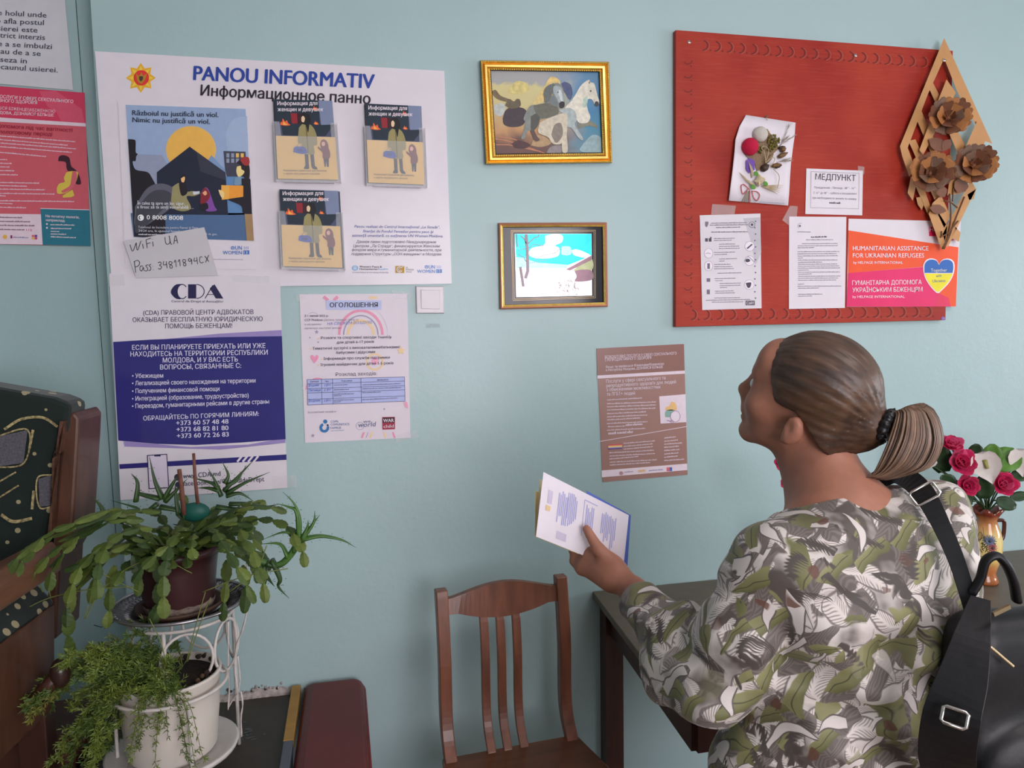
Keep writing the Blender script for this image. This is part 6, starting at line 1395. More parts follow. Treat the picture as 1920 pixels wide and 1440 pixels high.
# head
B.ell(hd(0, -.012, .030), (.0735, .094, .086), HM, .02); B.ell(hd(0, .038, -.010), (.060, .052, .070), HM, .03); B.ell(hd(0, .042, -.055), (.050, .046, .048), HM, .03)
B.ell(hd(0, .080, -.092), (.019, .016, .015), HM, .025); B.cap(hd(.048, .0, -.062), hd(.014, .070, -.094), .013, .012, .025); B.cap(hd(-.048, .0, -.062), hd(-.014, .070, -.094), .013, .012, .025)
B.ell(hd(0, .068, .052), (.050, .026, .034), HM, .03); B.cap(hd(-.034, .078, .026), hd(.034, .078, .026), .010, .010, .02)
for s_ in (-1, 1):
    B.ell(hd(s_*.031, .092, .006), (.016, .013, .011), HM, .012, 'sub'); B.ell(hd(s_*.031, .074, .006), (.0125, .0125, .0125), HM, .004); B.ell(hd(s_*.042, .062, -.024), (.020, .020, .018), HM, .03)
    B.cap(hd(s_*.019, .084, .0145), hd(s_*.043, .076, .0115), .0035, .0035, .006)
    E0 = hd(s_*.076, -.014, -.032); EM = HM
    B.ell(E0, (.010, .0155, .025), EM, .010); B.ell(hd(s_*.086, -.008, -.026), (.007, .008, .0135), EM, .006, 'sub'); B.ell(hd(s_*.076, -.007, -.052), (.007, .008, .009), EM, .010)
B.cap(hd(0, .090, .018), hd(0, .105, -.019), .0075, .0105, .016); B.ell(hd(0, .106, -.023), (.0125, .0112, .0105), HM, .012)
for s_ in (-1, 1): B.ell(hd(s_*.012, .097, -.027), (.0075, .009, .0075), HM, .008)
B.ell(hd(0, .090, -.048), (.022, .013, .018), HM, .02); B.cap(hd(-.018, .090, -.0555), hd(.018, .090, -.0555), .0048, .0048, .008); B.cap(hd(-.015, .089, -.0665), hd(.015, .089, -.0665), .0058, .0058, .008); B.cap(hd(-.024, .096, -.061), hd(.024, .096, -.061), .0022, .0022, .004, 'sub')
# neck, trunk, arms, legs
B.cap(hd(0, -.035, -.035), ns, .050, .054, .04); B.cap(hd(0, .0, -.07), ns+Vector((-.012, .03, -.01)), .040, .046, .03); B.cap(ns+Vector((0, -.005, .01)), ns-Vector((0, .03, .10)), .056, .09, .05)
B.ell((.83, -1.115, 1.16), (.155, .10, .17), None, .06); B.ell((.83, -1.11, 1.0), (.135, .095, .18), None, .06); B.ell((.83, -1.11, .86), (.165, .115, .14), None, .06)
for a in (sl, sr_): B.cap(ns-Vector((0, .02, .05)), a, .05, .052, .05)
B.cap(sl, el, .050, .040, .04); B.cap(el, wl, .040, .025, .03); B.cap(sr_, er, .050, .040, .04); B.cap(er, wr, .038, .025, .03)
hip = [Vector((.74, -1.11, .84)), Vector((.92, -1.11, .84))]; knee = [Vector((.745, -1.10, .46)), Vector((.925, -1.09, .46))]; ank = [Vector((.745, -1.13, .08)), Vector((.93, -1.12, .08))]
for a, b_, c_ in zip(hip, knee, ank):
    B.cap(a, b_, .085, .055, .05); B.cap(b_, c_, .054, .036, .03); B.cap(c_-Vector((0, .02, .035)), c_+Vector((0, .13, -.055)), .032, .024, .03)
# her left hand: thumb over the papers, four fingers behind them
hp_ = lambda x, y, d: A3(at(x, y, d))
nrm = A3(_fwd)
B.cap(wl, hp_(1142, 1068, -.795), .0245, .026, .02, sq=(nrm, .85)); B.cap(hp_(1152, 1078, -.805), hp_(1110, 1040, -.752), .026, .021, .02); B.cap(hp_(1145, 1085, -.80), hp_(1095, 1062, -.745), .024, .018, .02)
B.cap(hp_(1150, 1058, -.805), hp_(1122, 1030, -.792), .0175, .0130, .014); B.cap(hp_(1122, 1030, -.792), hp_(1100, 992, -.776), .0125, .0088, .006)
for (a, b_, c_) in (((1112, 1035, -.748), (1098, 1000, -.722), (1110, 968, -.728)), ((1102, 1042, -.746), (1082, 1010, -.716), (1092, 975, -.724)), ((1094, 1054, -.744), (1074, 1030, -.714), (1080, 995, -.722)), ((1090, 1070, -.746), (1076, 1052, -.720), (1076, 1024, -.724))):
    B.cap(hp_(*a), hp_(*b_), .0105, .0092, .006); B.cap(hp_(*b_), hp_(*c_), .0090, .0075, .005)
# her right hand hangs relaxed in front of her
hr = wr+Vector((-.035, .075, -.015)); B.cap(wr, hr, .024, .030, .02, sq=((0, 0, 1), .6))
for k in range(4):
    a = hr+Vector((-.020+.017*k-.01, .018-.004*k, -.004)); b_ = a+Vector((-.012, .030, -.018)); c_ = b_+Vector((-.004, .010, -.026)); B.cap(a, b_, .0095, .0085, .005); B.cap(b_, c_, .0085, .0072, .004)
B.cap(hr+Vector((-.020, -.03, .0)), hr+Vector((-.055, .005, -.012)), .012, .0085, .01)
def pick_body(C_):
    q = (C_-np.array(HC))@HM/HS
    return ((np.abs(q[:, 0]) < .019) & (q[:, 1] > .084) & (q[:, 2] > -.0725) & (q[:, 2] < -.051)).astype(int)
woman = B.build('person', [SKIN, LIP], None, BASE, pick_body)
woman.location = BASE
tag(woman, 'person seen from behind in leaf patterned blouse with ponytail, reading the wall and holding papers', 'person')
# eyes and brows
m = MB(); EW = mat('eye_white', (.7, .68, .66), rough=.2); IR = mat('iris_brown', (.05, .03, .02), rough=.2)
for s_ in (-1, 1):
    c = Vector(hd(s_*.031, .0785, .006)); e = MB().ball(c, .0118, EW, 14, 10); e.ball(c+f1*.0085, .0052, IR, 10, 8); e = e.build('eye'); e.parent = woman; e.matrix_parent_inverse = Matrix.Translation(-BASE)
    pts = [Vector(hd(s_*x, y, z)) for x, y, z in ((.014, .094, .030), (.030, .091, .035), (.046, .080, .029))]; e = MB().tube(spline(pts, 4), [.002]*9, mat('brow_brown', (.06, .035, .02), rough=.8), 6).build('eyebrow'); e.parent = woman; e.matrix_parent_inverse = Matrix.Translation(-BASE)
# hair combed back to the tie
HG = .0032
hf = Field(A3(HC)-.16, A3(HC)+.20, HG)
TIE = hd(0, -.130, .002)
hf.ell(hd(0, -.016, .034), (.0835, .104, .093), HM, .02); hf.cap(hd(0, -.075, .005), TIE, .058, .020, .03); hf.cap(hd(.03, -.05, -.045), hd(0, -.10, -.02), .045, .03, .03); hf.cap(hd(-.03, -.05, -.045), hd(0, -.10, -.02), .045, .03, .03)
sl_, Pq = hf.win(hf.lo, hf.lo+hf.h*hf.n); q = (Pq-np.array(HC, np.float32))@HM/HS
l_, f_, u_ = q[..., 0], q[..., 1], q[..., 2]
phi = np.arctan2(l_, u_+.004)
rad = np.sqrt(l_**2+(u_+.004)**2)
dA = f_-(.040+.50*np.maximum(u_-.015, 0)); dB = (-.004+.85*np.minimum(f_+.008, 0))-u_
keep = np.maximum(dA, dB); hf.F[sl_] += (.0006*np.sin(31*phi+9*f_*6)+.0005*np.sin(77*phi+3+f_*30))*np.clip(rad/.05, 0, 1)
A_ = hf.F[sl_]; k_ = .008; hh = np.maximum(k_-np.abs(A_-keep), 0)/k_; hf.F[sl_] = np.maximum(A_, keep)+hh*hh*k_/4
def hair_mat():
    m = bpy.data.materials.new('brown_blonde_hair'); m.use_nodes = True; nt = m.node_tree; b = nt.nodes['Principled BSDF']; tc = nt.nodes.new('ShaderNodeTexCoord')
    mp = nt.nodes.new('ShaderNodeMapping'); mp.inputs['Scale'].default_value = (90, 7, 90); n = nt.nodes.new('ShaderNodeTexNoise'); n.inputs['Scale'].default_value = 1; n.inputs['Detail'].default_value = 4
    n2 = nt.nodes.new('ShaderNodeTexNoise'); n2.inputs['Scale'].default_value = 16; nt.links.new(tc.outputs['Object'], n2.inputs['Vector'])
    nt.links.new(tc.outputs['Object'], mp.inputs['Vector']); nt.links.new(mp.outputs[0], n.inputs['Vector']); av = nt.nodes.new('ShaderNodeMath'); av.operation = 'MULTIPLY_ADD'; av.inputs[1].default_value = .55; nt.links.new(n.outputs['Fac'], av.inputs[0])
    h2 = nt.nodes.new('ShaderNodeMath'); h2.operation = 'MULTIPLY'; h2.inputs[1].default_value = .45; nt.links.new(n2.outputs['Fac'], h2.inputs[0]); nt.links.new(h2.outputs[0], av.inputs[2])
    r = nt.nodes.new('ShaderNodeValToRGB'); r.color_ramp.elements[0].position = .36; r.color_ramp.elements[1].position = .70; r.color_ramp.elements[0].color = (.038, .020, .013, 1); r.color_ramp.elements[1].color = (.135, .068, .038, 1)
    nt.links.new(av.outputs[0], r.inputs['Fac']); nt.links.new(r.outputs['Color'], b.inputs['Base Color']); b.inputs['Roughness'].default_value = .42; b.inputs['Specular IOR Level'].default_value = .5; b.inputs['Anisotropic'].default_value = .5
    bp = nt.nodes.new('ShaderNodeBump'); bp.inputs['Strength'].default_value = .35; bp.inputs['Distance'].default_value = .002; nt.links.new(n.outputs['Fac'], bp.inputs['Height']); nt.links.new(bp.outputs['Normal'], b.inputs['Normal'])
    return m
HAIR = hair_mat()
hair = hf.build('hair', [HAIR], None, HC, None, HM); Rm4 = Matrix([[float(x) for x in r] for r in HM]).to_4x4()
hair.matrix_world = Matrix.Translation(HC) @ Rm4
hair.parent = woman; hair.matrix_parent_inverse = Matrix.Translation(-BASE)
TV = Vector(TIE); R = random.Random(4); mp_ = MB(); HS2 = [mat('ponytail_%s' % n, c, rough=.42, spec=.5, var=.2, vs=60) for n, c in (('brown', (.13, .072, .044)), ('dark', (.05, .028, .020)), ('fair', (.20, .12, .075)))]
yt = TV.y
for k in range(560):
    a = R.uniform(0, 6.283); rr = math.sqrt(R.random()); ou = math.cos(a)*rr; ov = math.sin(a)*rr; sp_ = lambda s_: Vector((ou*s_, ov*s_*.8, math.sin(a*2)*s_*.25))
    inner = (ou+1)/2                                     # inner strands curl tighter
    ctrl = [TV, at(1692+34*inner, 772-12*inner, yt-.02), at(1690+58*inner, 815, yt-.035), at(1672+58*inner, 860+6*inner, yt-.035), at(1652+40*inner, 888-4*inner, yt-.025), at(1632+20*inner, 896, yt-.015)]
    pts = [ctrl[0]+sp_(.012), ctrl[1]+sp_(.012), ctrl[2]+sp_(.020), ctrl[3]+sp_(.020), ctrl[4]+sp_(.016), ctrl[5]+sp_(.012)]
    q = spline(pts, 4); n = len(q); mp_.tube(q, [.0019*(1-.6*(i/(n-1))**2) for i in range(n)], R.choices(HS2, (5, 2, 2))[0], 5)
pt = mp_.build('ponytail')
m = MB(); BK = mat('black_hair_clip', (.012, .011, .012), rough=.35)
for k in range(14):
    a = 2*math.pi*k/14; c = TV-f1*.006+(l2*math.cos(a)+u2*math.sin(a))*.023; m.ball(c, .0095, BK, 8, 6, sc=(1, 1, 1)); m.tube([c-f1*.008, c+(l2*math.cos(a)+u2*math.sin(a))*.010], .003, BK, 5)
o = m.build('hair_tie')
for o in (o, pt): o.parent = hair; o.matrix_parent_inverse = (Matrix.Translation(HC) @ Rm4).inverted()
# blouse
def blouse_mat():
    m = bpy.data.materials.new('leaf_print_blouse'); m.use_nodes = True; nt = m.node_tree; b = nt.nodes['Principled BSDF']; b.inputs['Roughness'].default_value = .62; b.inputs['Sheen Weight'].default_value = .15
    tc = nt.nodes.new('ShaderNodeTexCoord')
    def nd(t, **k):
        n = nt.nodes.new(t)
        for a, v in k.items(): setattr(n, a, v)
        return n
    def mth(op, a, b_=None, c=None):
        n = nd('ShaderNodeMath', operation=op)
        for i, v in enumerate((a, b_, c)):
            if v is None: continue
            if isinstance(v, (int, float)): n.inputs[i].default_value = v
            else: nt.links.new(v, n.inputs[i])
        return n.outputs[0]
    nz = nd('ShaderNodeTexNoise'); nz.inputs['Scale'].default_value = 11; nz.inputs['Detail'].default_value = 2; nt.links.new(tc.outputs['Object'], nz.inputs['Vector'])
    sub = nd('ShaderNodeVectorMath', operation='SUBTRACT'); sub.inputs[1].default_value = (.5, .5, .5); nt.links.new(nz.outputs['Color'], sub.inputs[0])
    scl = nd('ShaderNodeVectorMath', operation='SCALE'); scl.inputs['Scale'].default_value = .055; nt.links.new(sub.outputs[0], scl.inputs[0])
    wv = nd('ShaderNodeVectorMath', operation='ADD'); nt.links.new(tc.outputs['Object'], wv.inputs[0]); nt.links.new(scl.outputs[0], wv.inputs[1])
    def leaves(scale, off, wid, ln, lean):
        """curved leaf shapes, one per cell, each turned its own way; gives outline mask, distance across, distance along, cell number"""
        mp = nd('ShaderNodeMapping'); mp.inputs['Location'].default_value = off; mp.inputs['Rotation'].default_value = (.3*off[0], .2, off[1]); mp.inputs['Scale'].default_value = (scale,)*3; nt.links.new(wv.outputs[0], mp.inputs['Vector'])
        vo = nd('ShaderNodeTexVoronoi'); vo.inputs['Scale'].default_value = 1.0; vo.inputs['Randomness'].default_value = .9; nt.links.new(mp.outputs[0], vo.inputs['Vector'])
        d = nd('ShaderNodeVectorMath', operation='SUBTRACT'); nt.links.new(mp.outputs[0], d.inputs[0]); nt.links.new(vo.outputs['Position'], d.inputs[1])
        sc = nd('ShaderNodeSeparateColor'); nt.links.new(vo.outputs['Color'], sc.inputs[0])
        ang = mth('MULTIPLY_ADD', sc.outputs[0], 3.6, lean)
        ro = nd('ShaderNodeVectorRotate', rotation_type='AXIS_ANGLE'); ro.inputs['Axis'].default_value = (.15, 1, .1); nt.links.new(d.outputs[0], ro.inputs['Vector']); nt.links.new(ang, ro.inputs['Angle'])
        sx = nd('ShaderNodeSeparateXYZ'); nt.links.new(ro.outputs[0], sx.inputs[0])
        y = sx.outputs[2]; bend = mth('MULTIPLY', mth('MULTIPLY', y, y), .7); x = mth('ADD', sx.outputs[0], bend)
        t = mth('DIVIDE', y, ln); w = mth('MULTIPLY', mth('SUBTRACT', 1.0, mth('MULTIPLY', t, t)), wid); e = mth('SUBTRACT', w, mth('ABSOLUTE', x))
        return e, x, y, sc.outputs[1]
    def step(v, a, s_): 
        n = nd('ShaderNodeMapRange'); n.inputs['From Min'].default_value = a-s_; n.inputs['From Max'].default_value = a+s_; nt.links.new(v, n.inputs['Value']); return n.outputs[0]
    def over(base, col, fac):
        n = nd('ShaderNodeMix', data_type='RGBA'); nt.links.new(fac, n.inputs['Factor'])
        for k, v in (('A', base), ('B', col)):
            if isinstance(v, tuple): n.inputs[k].default_value = (*v, 1)
            else: nt.links.new(v, n.inputs[k])
        return n.outputs['Result']
    n3 = nd('ShaderNodeTexNoise'); n3.inputs['Scale'].default_value = 9; n3.inputs['Detail'].default_value = 3; nt.links.new(tc.outputs['Object'], n3.inputs['Vector'])
    CRE = (.62, .56, .52)
    base = over((.085, .066, .056), CRE, step(n3.outputs['Fac'], .52, .06))
    # fine dark veins everywhere on the ground
    e, x, y, cid = leaves(19.5, (1.3, .7, 2.1), .30, .66, .4)          # cream feathers with dark ribs
    rib = step(mth('SINE', mth('MULTIPLY', mth('ADD', mth('MULTIPLY', mth('ABSOLUTE', x), .9), y), 70.0)), .45, .8)
    feather = over(CRE, (.19, .15, .13), mth('MULTIPLY', rib, step(mth('ABSOLUTE', x), .05, .03)))
    base = over(base, feather, step(e, .0, .02)); base = over(base, (.10, .078, .072), mth('MULTIPLY', step(mth('ABSOLUTE', e), .03, -.012), .8))
    e, x, y, cid = leaves(20.0, (4.2, 2.2, .3), .27, .66, 1.2)         # grey brown shaded leaves
    rib = step(mth('SINE', mth('MULTIPLY', mth('SUBTRACT', y, mth('MULTIPLY', mth('ABSOLUTE', x), 1.1)), 48.0)), .2, .5)
    grey = over((.120, .098, .088), (.20, .165, .145), mth('MULTIPLY', rib, .7)); base = over(base, grey, mth('MULTIPLY', step(e, .0, .02), step(cid, .22, .02)))
    e, x, y, cid = leaves(16.5, (7.7, 5.1, 3.3), .21, .72, 2.0)        # olive leaves
    ol = over((.105, .105, .034), (.25, .235, .105), step(x, .0, .2)); base = over(base, ol, mth('MULTIPLY', step(e, .0, .015), step(cid, .10, .02))); base = over(base, (.055, .055, .022), mth('MULTIPLY', step(mth('ABSOLUTE', x), .012, -.008), mth('MULTIPLY', step(e, .02, .01), step(cid, .10, .02))))
    e, x, y, cid = leaves(15.5, (5.5, 3.7, 1.9), .16, .74, 1.0)        # dark brown strokes with feathered edges
    fr_ = step(mth('SINE', mth('MULTIPLY', mth('ADD', y, mth('MULTIPLY', x, .8)), 75.0)), .1, .6)
    base = over(base, (.060, .046, .040), mth('MULTIPLY', step(mth('SUBTRACT', e, mth('MULTIPLY', fr_, .07)), .02, .03), step(cid, .30, .02)))
    e, x, y, cid = leaves(19.0, (2.7, 9.1, 6.0), .15, .66, .2)         # white leaves with outline
    base = over(base, (.60, .54, .51), mth('MULTIPLY', step(e, .0, .012), step(cid, .58, .02))); base = over(base, (.09, .07, .065), mth('MULTIPLY', step(mth('ABSOLUTE', e), .02, -.010), step(cid, .58, .02)))
    e, x, y, cid = leaves(27.0, (3.1, 6.6, 8.2), .30, .34, .2)         # small rust brown spots in patches
    base = over(base, (.12, .045, .028), mth('MULTIPLY', step(e, .05, .04), mth('MULTIPLY', step(cid, .88, .02), .9)))
    nt.links.new(base, b.inputs['Base Color'])
    wv2 = nd('ShaderNodeTexNoise'); wv2.inputs['Scale'].default_value = 22; wv2.inputs['Detail'].default_value = 3; nt.links.new(tc.outputs['Object'], wv2.inputs['Vector'])
    bp = nd('ShaderNodeBump'); bp.inputs['Strength'].default_value = .35; bp.inputs['Distance'].default_value = .006; nt.links.new(wv2.outputs['Fac'], bp.inputs['Height']); nt.links.new(bp.outputs['Normal'], b.inputs['Normal'])
    return m
bl = Field((.40, -1.36, .66), (1.30, -.76, 1.36), .0048)
nb = ns-Vector((0, .012, .035))
bl.ell((.835, -1.120, 1.155), (.205, .132, .165), None, .05); bl.ell((.822, -1.12, 1.0), (.200, .135, .20), None, .06); bl.ell((.788, -1.115, .82), (.212, .148, .20), None, .06)
bl.cap(nb, sl+Vector((.01, 0, -.015)), .072, .070, .05); bl.cap(nb, sr_+Vector((-.01, 0, -.015)), .072, .070, .05); bl.cap(nb+Vector((0, 0, .01)), nb+Vector((0, 0, -.06)), .072, .11, .04)
bl.ell((.74, -1.185, 1.17), (.085, .06, .10), None, .05); bl.ell((.94, -1.165, 1.17), (.085, .06, .10), None, .05)
cuf = wl+(el-wl)*.16
bl.cap(sl, el, .072, .068, .010); bl.cap(el, el.lerp(cuf, .5), .068, .062, .02); bl.cap(el.lerp(cuf, .45), cuf, .062, .048, .02); bl.cap(el+Vector((0, .02, .0)), at(1262, 1255, -1.03), .062, .052, .02)
cur = wr+(er-wr)*.12; bl.cap(sr_, er, .078, .072, .045); bl.cap(er, cur, .070, .048, .03)
# folds
sl_, Pq = bl.win(bl.lo, bl.lo+bl.h*bl.n); X, Y_, Z_ = Pq[..., 0], Pq[..., 1], Pq[..., 2]
wob = .8*np.sin(9*X+5*Z_+1)+.6*np.sin(14*Z_-7*Y_+2)
bl.F[sl_] += (.0072*np.sin(38*(X*.8+.45*Z_)+2.2*wob)*np.clip((1.28-Z_)/.15, 0, 1)+.0048*np.sin(55*(Z_*.9-.6*X)+2.5*wob+1.0)+.002*np.sin(90*(Z_+.3*Y_)+3*wob)).astype(np.float32)
for a, b_, r in ((at(1440, 1170, -1.235), at(1425, 1290, -1.23), .012), (at(1350, 1010, -1.20), at(1365, 1190, -1.185), .009), (at(1450, 1330, -1.25), at(1560, 1290, -1.265), .010), (at(1430, 1250, -1.24), at(1520, 1210, -1.262), .008), (at(1490, 1010, -1.25), at(1600, 1060, -1.265), .007)): bl.cap(a, b_, r, r*.6, .03, 'sub')
# cut the hem and the neck and the cuffs open
nd_ = (A3(ns)-A3(hd(0, -.02, -.05))); nd_ /= np.linalg.norm(nd_)
dn = (Pq-A3(ns+Vector((0, -.012, .012))))@(-nd_); near = np.linalg.norm(Pq-A3(ns), axis=-1) < .12
bl.F[sl_] = np.where(near, np.maximum(bl.F[sl_], dn.astype(np.float32)), bl.F[sl_])
bl.F[sl_] = np.maximum(bl.F[sl_], (.70-Z_).astype(np.float32))
blouse = bl.build('blouse', [blouse_mat()], woman, BASE)
# trousers and shoes
tr_ = Field((.60, -1.30, .03), (1.08, -.95, .90), .006); TRM = mat('dark_trousers', (.02, .02, .025), rough=.8)
tr_.ell((.83, -1.11, .84), (.185, .13, .14), None, .05)
for a, b_, c_ in zip(hip, knee, ank): tr_.cap(a, b_, .098, .070, .05); tr_.cap(b_, c_+Vector((0, 0, .0)), .070, .056, .03)
tr_.build('trousers', [TRM], woman, BASE)
for c_ in ank:
    s_ = Field(A3(c_)-np.array((.08, .12, .09)), A3(c_)+np.array((.08, .26, .08)), .005); s_.cap(c_-Vector((0, .03, .04)), c_+Vector((0, .14, -.052)), .044, .032, .03); s_.cap(c_-Vector((0, .04, .045)), c_+Vector((0, .10, -.05)), .040, .038, .03); s_.build('shoe', [mat('black_shoe_leather', (.015, .014, .014), rough=.35)], woman, BASE)

# ------------------------------------------------------------------ papers in her hand
def handsheet(nm, quad, lab, material, marks=None, cat='leaflet', bend=.0):
    F4 = [at(*z) for z in quad]; n = 8; vs = []
    nn = (F4[1]-F4[0]).cross(F4[3]-F4[0]).normalized()
    for j in range(2):
        for i in range(n+1):
            u = i/n; a = F4[0].lerp(F4[1], u); b_ = F4[3].lerp(F4[2], u); vs.append((b_ if j else a)+nn*bend*math.sin(math.pi*u))
    N_ = len(vs); e = nn*.0009; vs += [v+e for v in vs]
    fs = [(i, i+1, n+2+i, n+1+i) for i in range(n)]; fs += [tuple(N_+k for k in f[::-1]) for f in fs]
    bd = list(range(n+1))+list(range(2*n+1, n, -1)); fs += [(bd[(k+1) % len(bd)], bd[k], N_+bd[k], N_+bd[(k+1) % len(bd)]) for k in range(len(bd))]
    mb = MB().add(vs, fs, material)
    if marks:
        def UV(u, v):
            a = F4[0].lerp(F4[1], u); b_ = F4[3].lerp(F4[2], u); q = a.lerp(b_, v)+nn*bend*math.sin(math.pi*u); s_ = 1 if nn.dot(CAM-q) > 0 else -1
            return q+nn*(.0016 if s_ > 0 else -.0008)
        for (u0_, v0, u1_, v1, mt) in marks: mb.add([UV(u0_, v0), UV(u1_, v0), UV(u1_, v1), UV(u0_, v1)], [(0, 1, 2, 3)], mt)
    return tag(rebase(mb.build(nm), F4[0]), lab, cat, 'papers held in the hand')
BL, GRL = INK(150, 150, 195), INK(185, 175, 195); R = random.Random(12); mk = []
for c0, c1, r0, r1, st_ in ((.20, .30, .14, .70, .026), (.305, .42, .10, .72, .026), (.52, .60, .16, .62, .03), (.70, .86, .12, .72, .028)):
    u = c0
    while u < c1:
        v0 = r0+R.uniform(0, .10); mk.append((u, v0, u+.010, min(r1, v0+R.uniform(.3, .55)), BL)); u += .0195
mk += [(.49, .10, .495, .70, BL), (.49, .10, .64, .112, BL), (.08, .22, .13, .42, GRL), (.07, .46, .12, .54, INK(205, 175, 130)), (.22, .78, .33, .90, GRL)]
handsheet('leaflet', [(1004, 920, -.725), (1140, 985, -.735), (1130, 1058, -.735), (1003, 1006, -.725)], 'yellow booklet at the back of the papers in the hand, only its edge showing', mat('booklet_paper2', ob(222, 192, 140), rough=.5), None)
handsheet('leaflet', [(1012, 898, -.735), (1150, 975, -.742), (1140, 1062, -.742), (1006, 1006, -.735)], 'cream booklet just behind the white leaflet in the hand', mat('cream_cover', ob(228, 205, 165), rough=.5), None)
handsheet('leaflet', [(1100, 920, -.748), (1183, 966, -.748), (1176, 1068, -.748), (1100, 1040, -.748)], 'blue edged sheet at the right rear of the papers in the hand', mat('blue_cover', ob(75, 95, 165), rough=.5), None)
handsheet('leaflet', [(1019, 885, -.758), (1179, 966, -.760), (1168, 1072, -.760), (1005, 1006, -.758)], 'white printed leaflet at the front of the papers in the hand, under the thumb', mat('leaflet_paper', (.82, .76, .82), rough=.5, var=.03), mk, bend=.003)
# ------------------------------------------------------------------ black backpack on her right shoulder
LEB = mat('black_soft_leather', (.008, .0075, .009), rough=.45, spec=.35, var=.3, vs=20, bump=.15, bs=60); WEB = mat('black_webbing', (.012, .012, .014), rough=.7, var=.2, vs=90); CHR = mat('bright_metal', (.62, .58, .55), rough=.25, metal=.95); GLD = mat('pale_gold_zip', (.55, .42, .26), rough=.3, metal=.9)
bp0 = at(1900, 1335, -1.30)
bag = thing('backpack', 'black leather backpack hanging from her right shoulder by one strap, at the right edge', 'backpack', loc=bp0)
def bk_(o): o.parent = bag; o.matrix_parent_inverse = Matrix.Translation(-bp0); return o
ay = math.radians(-8); wx = Vector((math.cos(ay), math.sin(ay), 0)); dx = Vector((math.sin(ay), -math.cos(ay), 0)); dx = Vector((-math.sin(ay)*-1, -math.cos(ay), 0))
dx = Vector((math.sin(ay), -math.cos(ay), 0))             # out of the pack's front
BMx = np.array([wx, dx, Vector((0, 0, 1))], np.float32).T
W3 = lambda a, b_, c: bp0+wx*a+dx*b_+Vector((0, 0, c))
fb = Field(A3(bp0)-.32, A3(bp0)+.32, .0055)
sl_, Pq = fb.win(fb.lo, fb.lo+fb.h*fb.n); q = (Pq-A3(bp0))@BMx; a_, b2, c2 = q[..., 0], q[..., 1], q[..., 2]
tap = np.clip((c2+.2)/.4, 0, 1); hx = .128-.040*tap**1.5; hz = .165; hy = .052-.012*tap
d = np.stack([np.abs(a_)-hx+.04, np.abs(b2)-hy+.04, np.abs(c2)-hz+.04], -1)
fb.F[sl_] = (np.linalg.norm(np.maximum(d, 0), axis=-1)+np.minimum(d.max(-1), 0)-.04+.003*np.sin(30*a_+12*c2)+.002*np.sin(45*c2+9*b2)).astype(np.float32)
fb.ell(A3(W3(.0, .055, -.07)), (.09, .022, .075), BMx, .02)
pack = bk_(fb.build('pack_body', [LEB], None, (0, 0, 0)))
def on(o, par): o.parent = par; o.matrix_parent_inverse = Matrix.Identity(4); return o
def strap(nm, pts, w, mtl, th=.0035, face=None):
    q = spline(pts, 5); n = len(q); ww = w if isinstance(w, list) else [w]*len(pts); m = MB(); vs = []
    for i, p_ in enumerate(q):
        t = (q[min(i+1, n-1)]-q[max(i-1, 0)]).normalized(); fa = (face or (CAM-p_)).normalized(); s_ = t.cross(fa).normalized(); nn = s_.cross(t).normalized()
        f_ = i/(n-1)*(len(ww)-1); k = int(min(f_, len(ww)-2)); w_ = ww[k]+(ww[k+1]-ww[k])*(f_-k)
        vs += [p_-s_*w_/2-nn*th/2, p_+s_*w_/2-nn*th/2, p_+s_*w_/2+nn*th/2, p_-s_*w_/2+nn*th/2]
    fs = [(0, 3, 2, 1), tuple(4*(n-1)+k for k in range(4))]+[(4*i+k, 4*i+(k+1) % 4, 4*i+4+(k+1) % 4, 4*i+4+k) for i in range(n-1) for k in range(4)]
    return bk_(m.add(vs, fs, mtl).build(nm, None, bevel=.001))
s1_ = strap('shoulder_strap', [at(1640, 905, -.98), at(1672, 888, -1.02), at(1700, 896, -1.10), at(1732, 925, -1.175), at(1765, 985, -1.235), at(1795, 1055, -1.27), at(1818, 1130, -1.295), at(1832, 1180, -1.30)], [.036, .036, .036, .034, .026, .023, .021, .022], WEB)
rc = at(1734, 926, -1.192); 
def buckle(nm, c, t, w, h, r, lab, par):
    c = Vector(c); fa = (CAM-c).normalized(); t = Vector(t); t = (t-fa*t.dot(fa)).normalized(); s_ = t.cross(fa); pts = []
    for sx, sy in ((-1, -1), (1, -1), (1, 1), (-1, 1), (-1, -1)): pts.append(c+s_*sx*w/2+t*sy*h/2)
    q = []
    for i in range(4): q += [pts[i].lerp(pts[i+1], .12), pts[i].lerp(pts[i+1], .88)]
    o = on(MB().tube(q+[q[0], q[1]], r, CHR, 8).build(nm), par); o['label'] = lab
buckle('buckle', rc, at(1765, 985, -1.215)-at(1700, 896, -1.10), .040, .024, .0024, 'silver strap ring', s1_)
s2_ = strap('lower_strap', [at(1838, 1125, -1.31), at(1822, 1200, -1.345), at(1806, 1270, -1.36), at(1784, 1345, -1.365), at(1775, 1420, -1.35), at(1785, 1500, -1.32)], [.026, .046, .060, .070, .072, .06], LEB, .012)
buckle('buckle', at(1790, 1345, -1.380), at(1800, 1300, -1.37)-at(1783, 1390, -1.37), .030, .022, .0026, 'silver slider buckle', s2_)
h0 = [at(1822, 1112, -1.295), at(1838, 1085, -1.300), at(1848, 1052, -1.305), at(1868, 1042, -1.310), at(1886, 1058, -1.315), at(1900, 1090, -1.315), at(1906, 1125, -1.310)]
bk_(MB().tube(spline(h0, 5), .0105, LEB, 10, flat=.6).build('top_handle'))
o = on(MB().bar(at(1862, 1152, -1.357), at(1893, 1137, -1.357), .006, .004, GLD, up=(0, 1, 0)).build('zip_pull'), pack); o['label'] = 'pale gold zip pull'
m = MB()
za, zb_ = at(1858, 1214, -1.354), at(1899, 1249, -1.354)
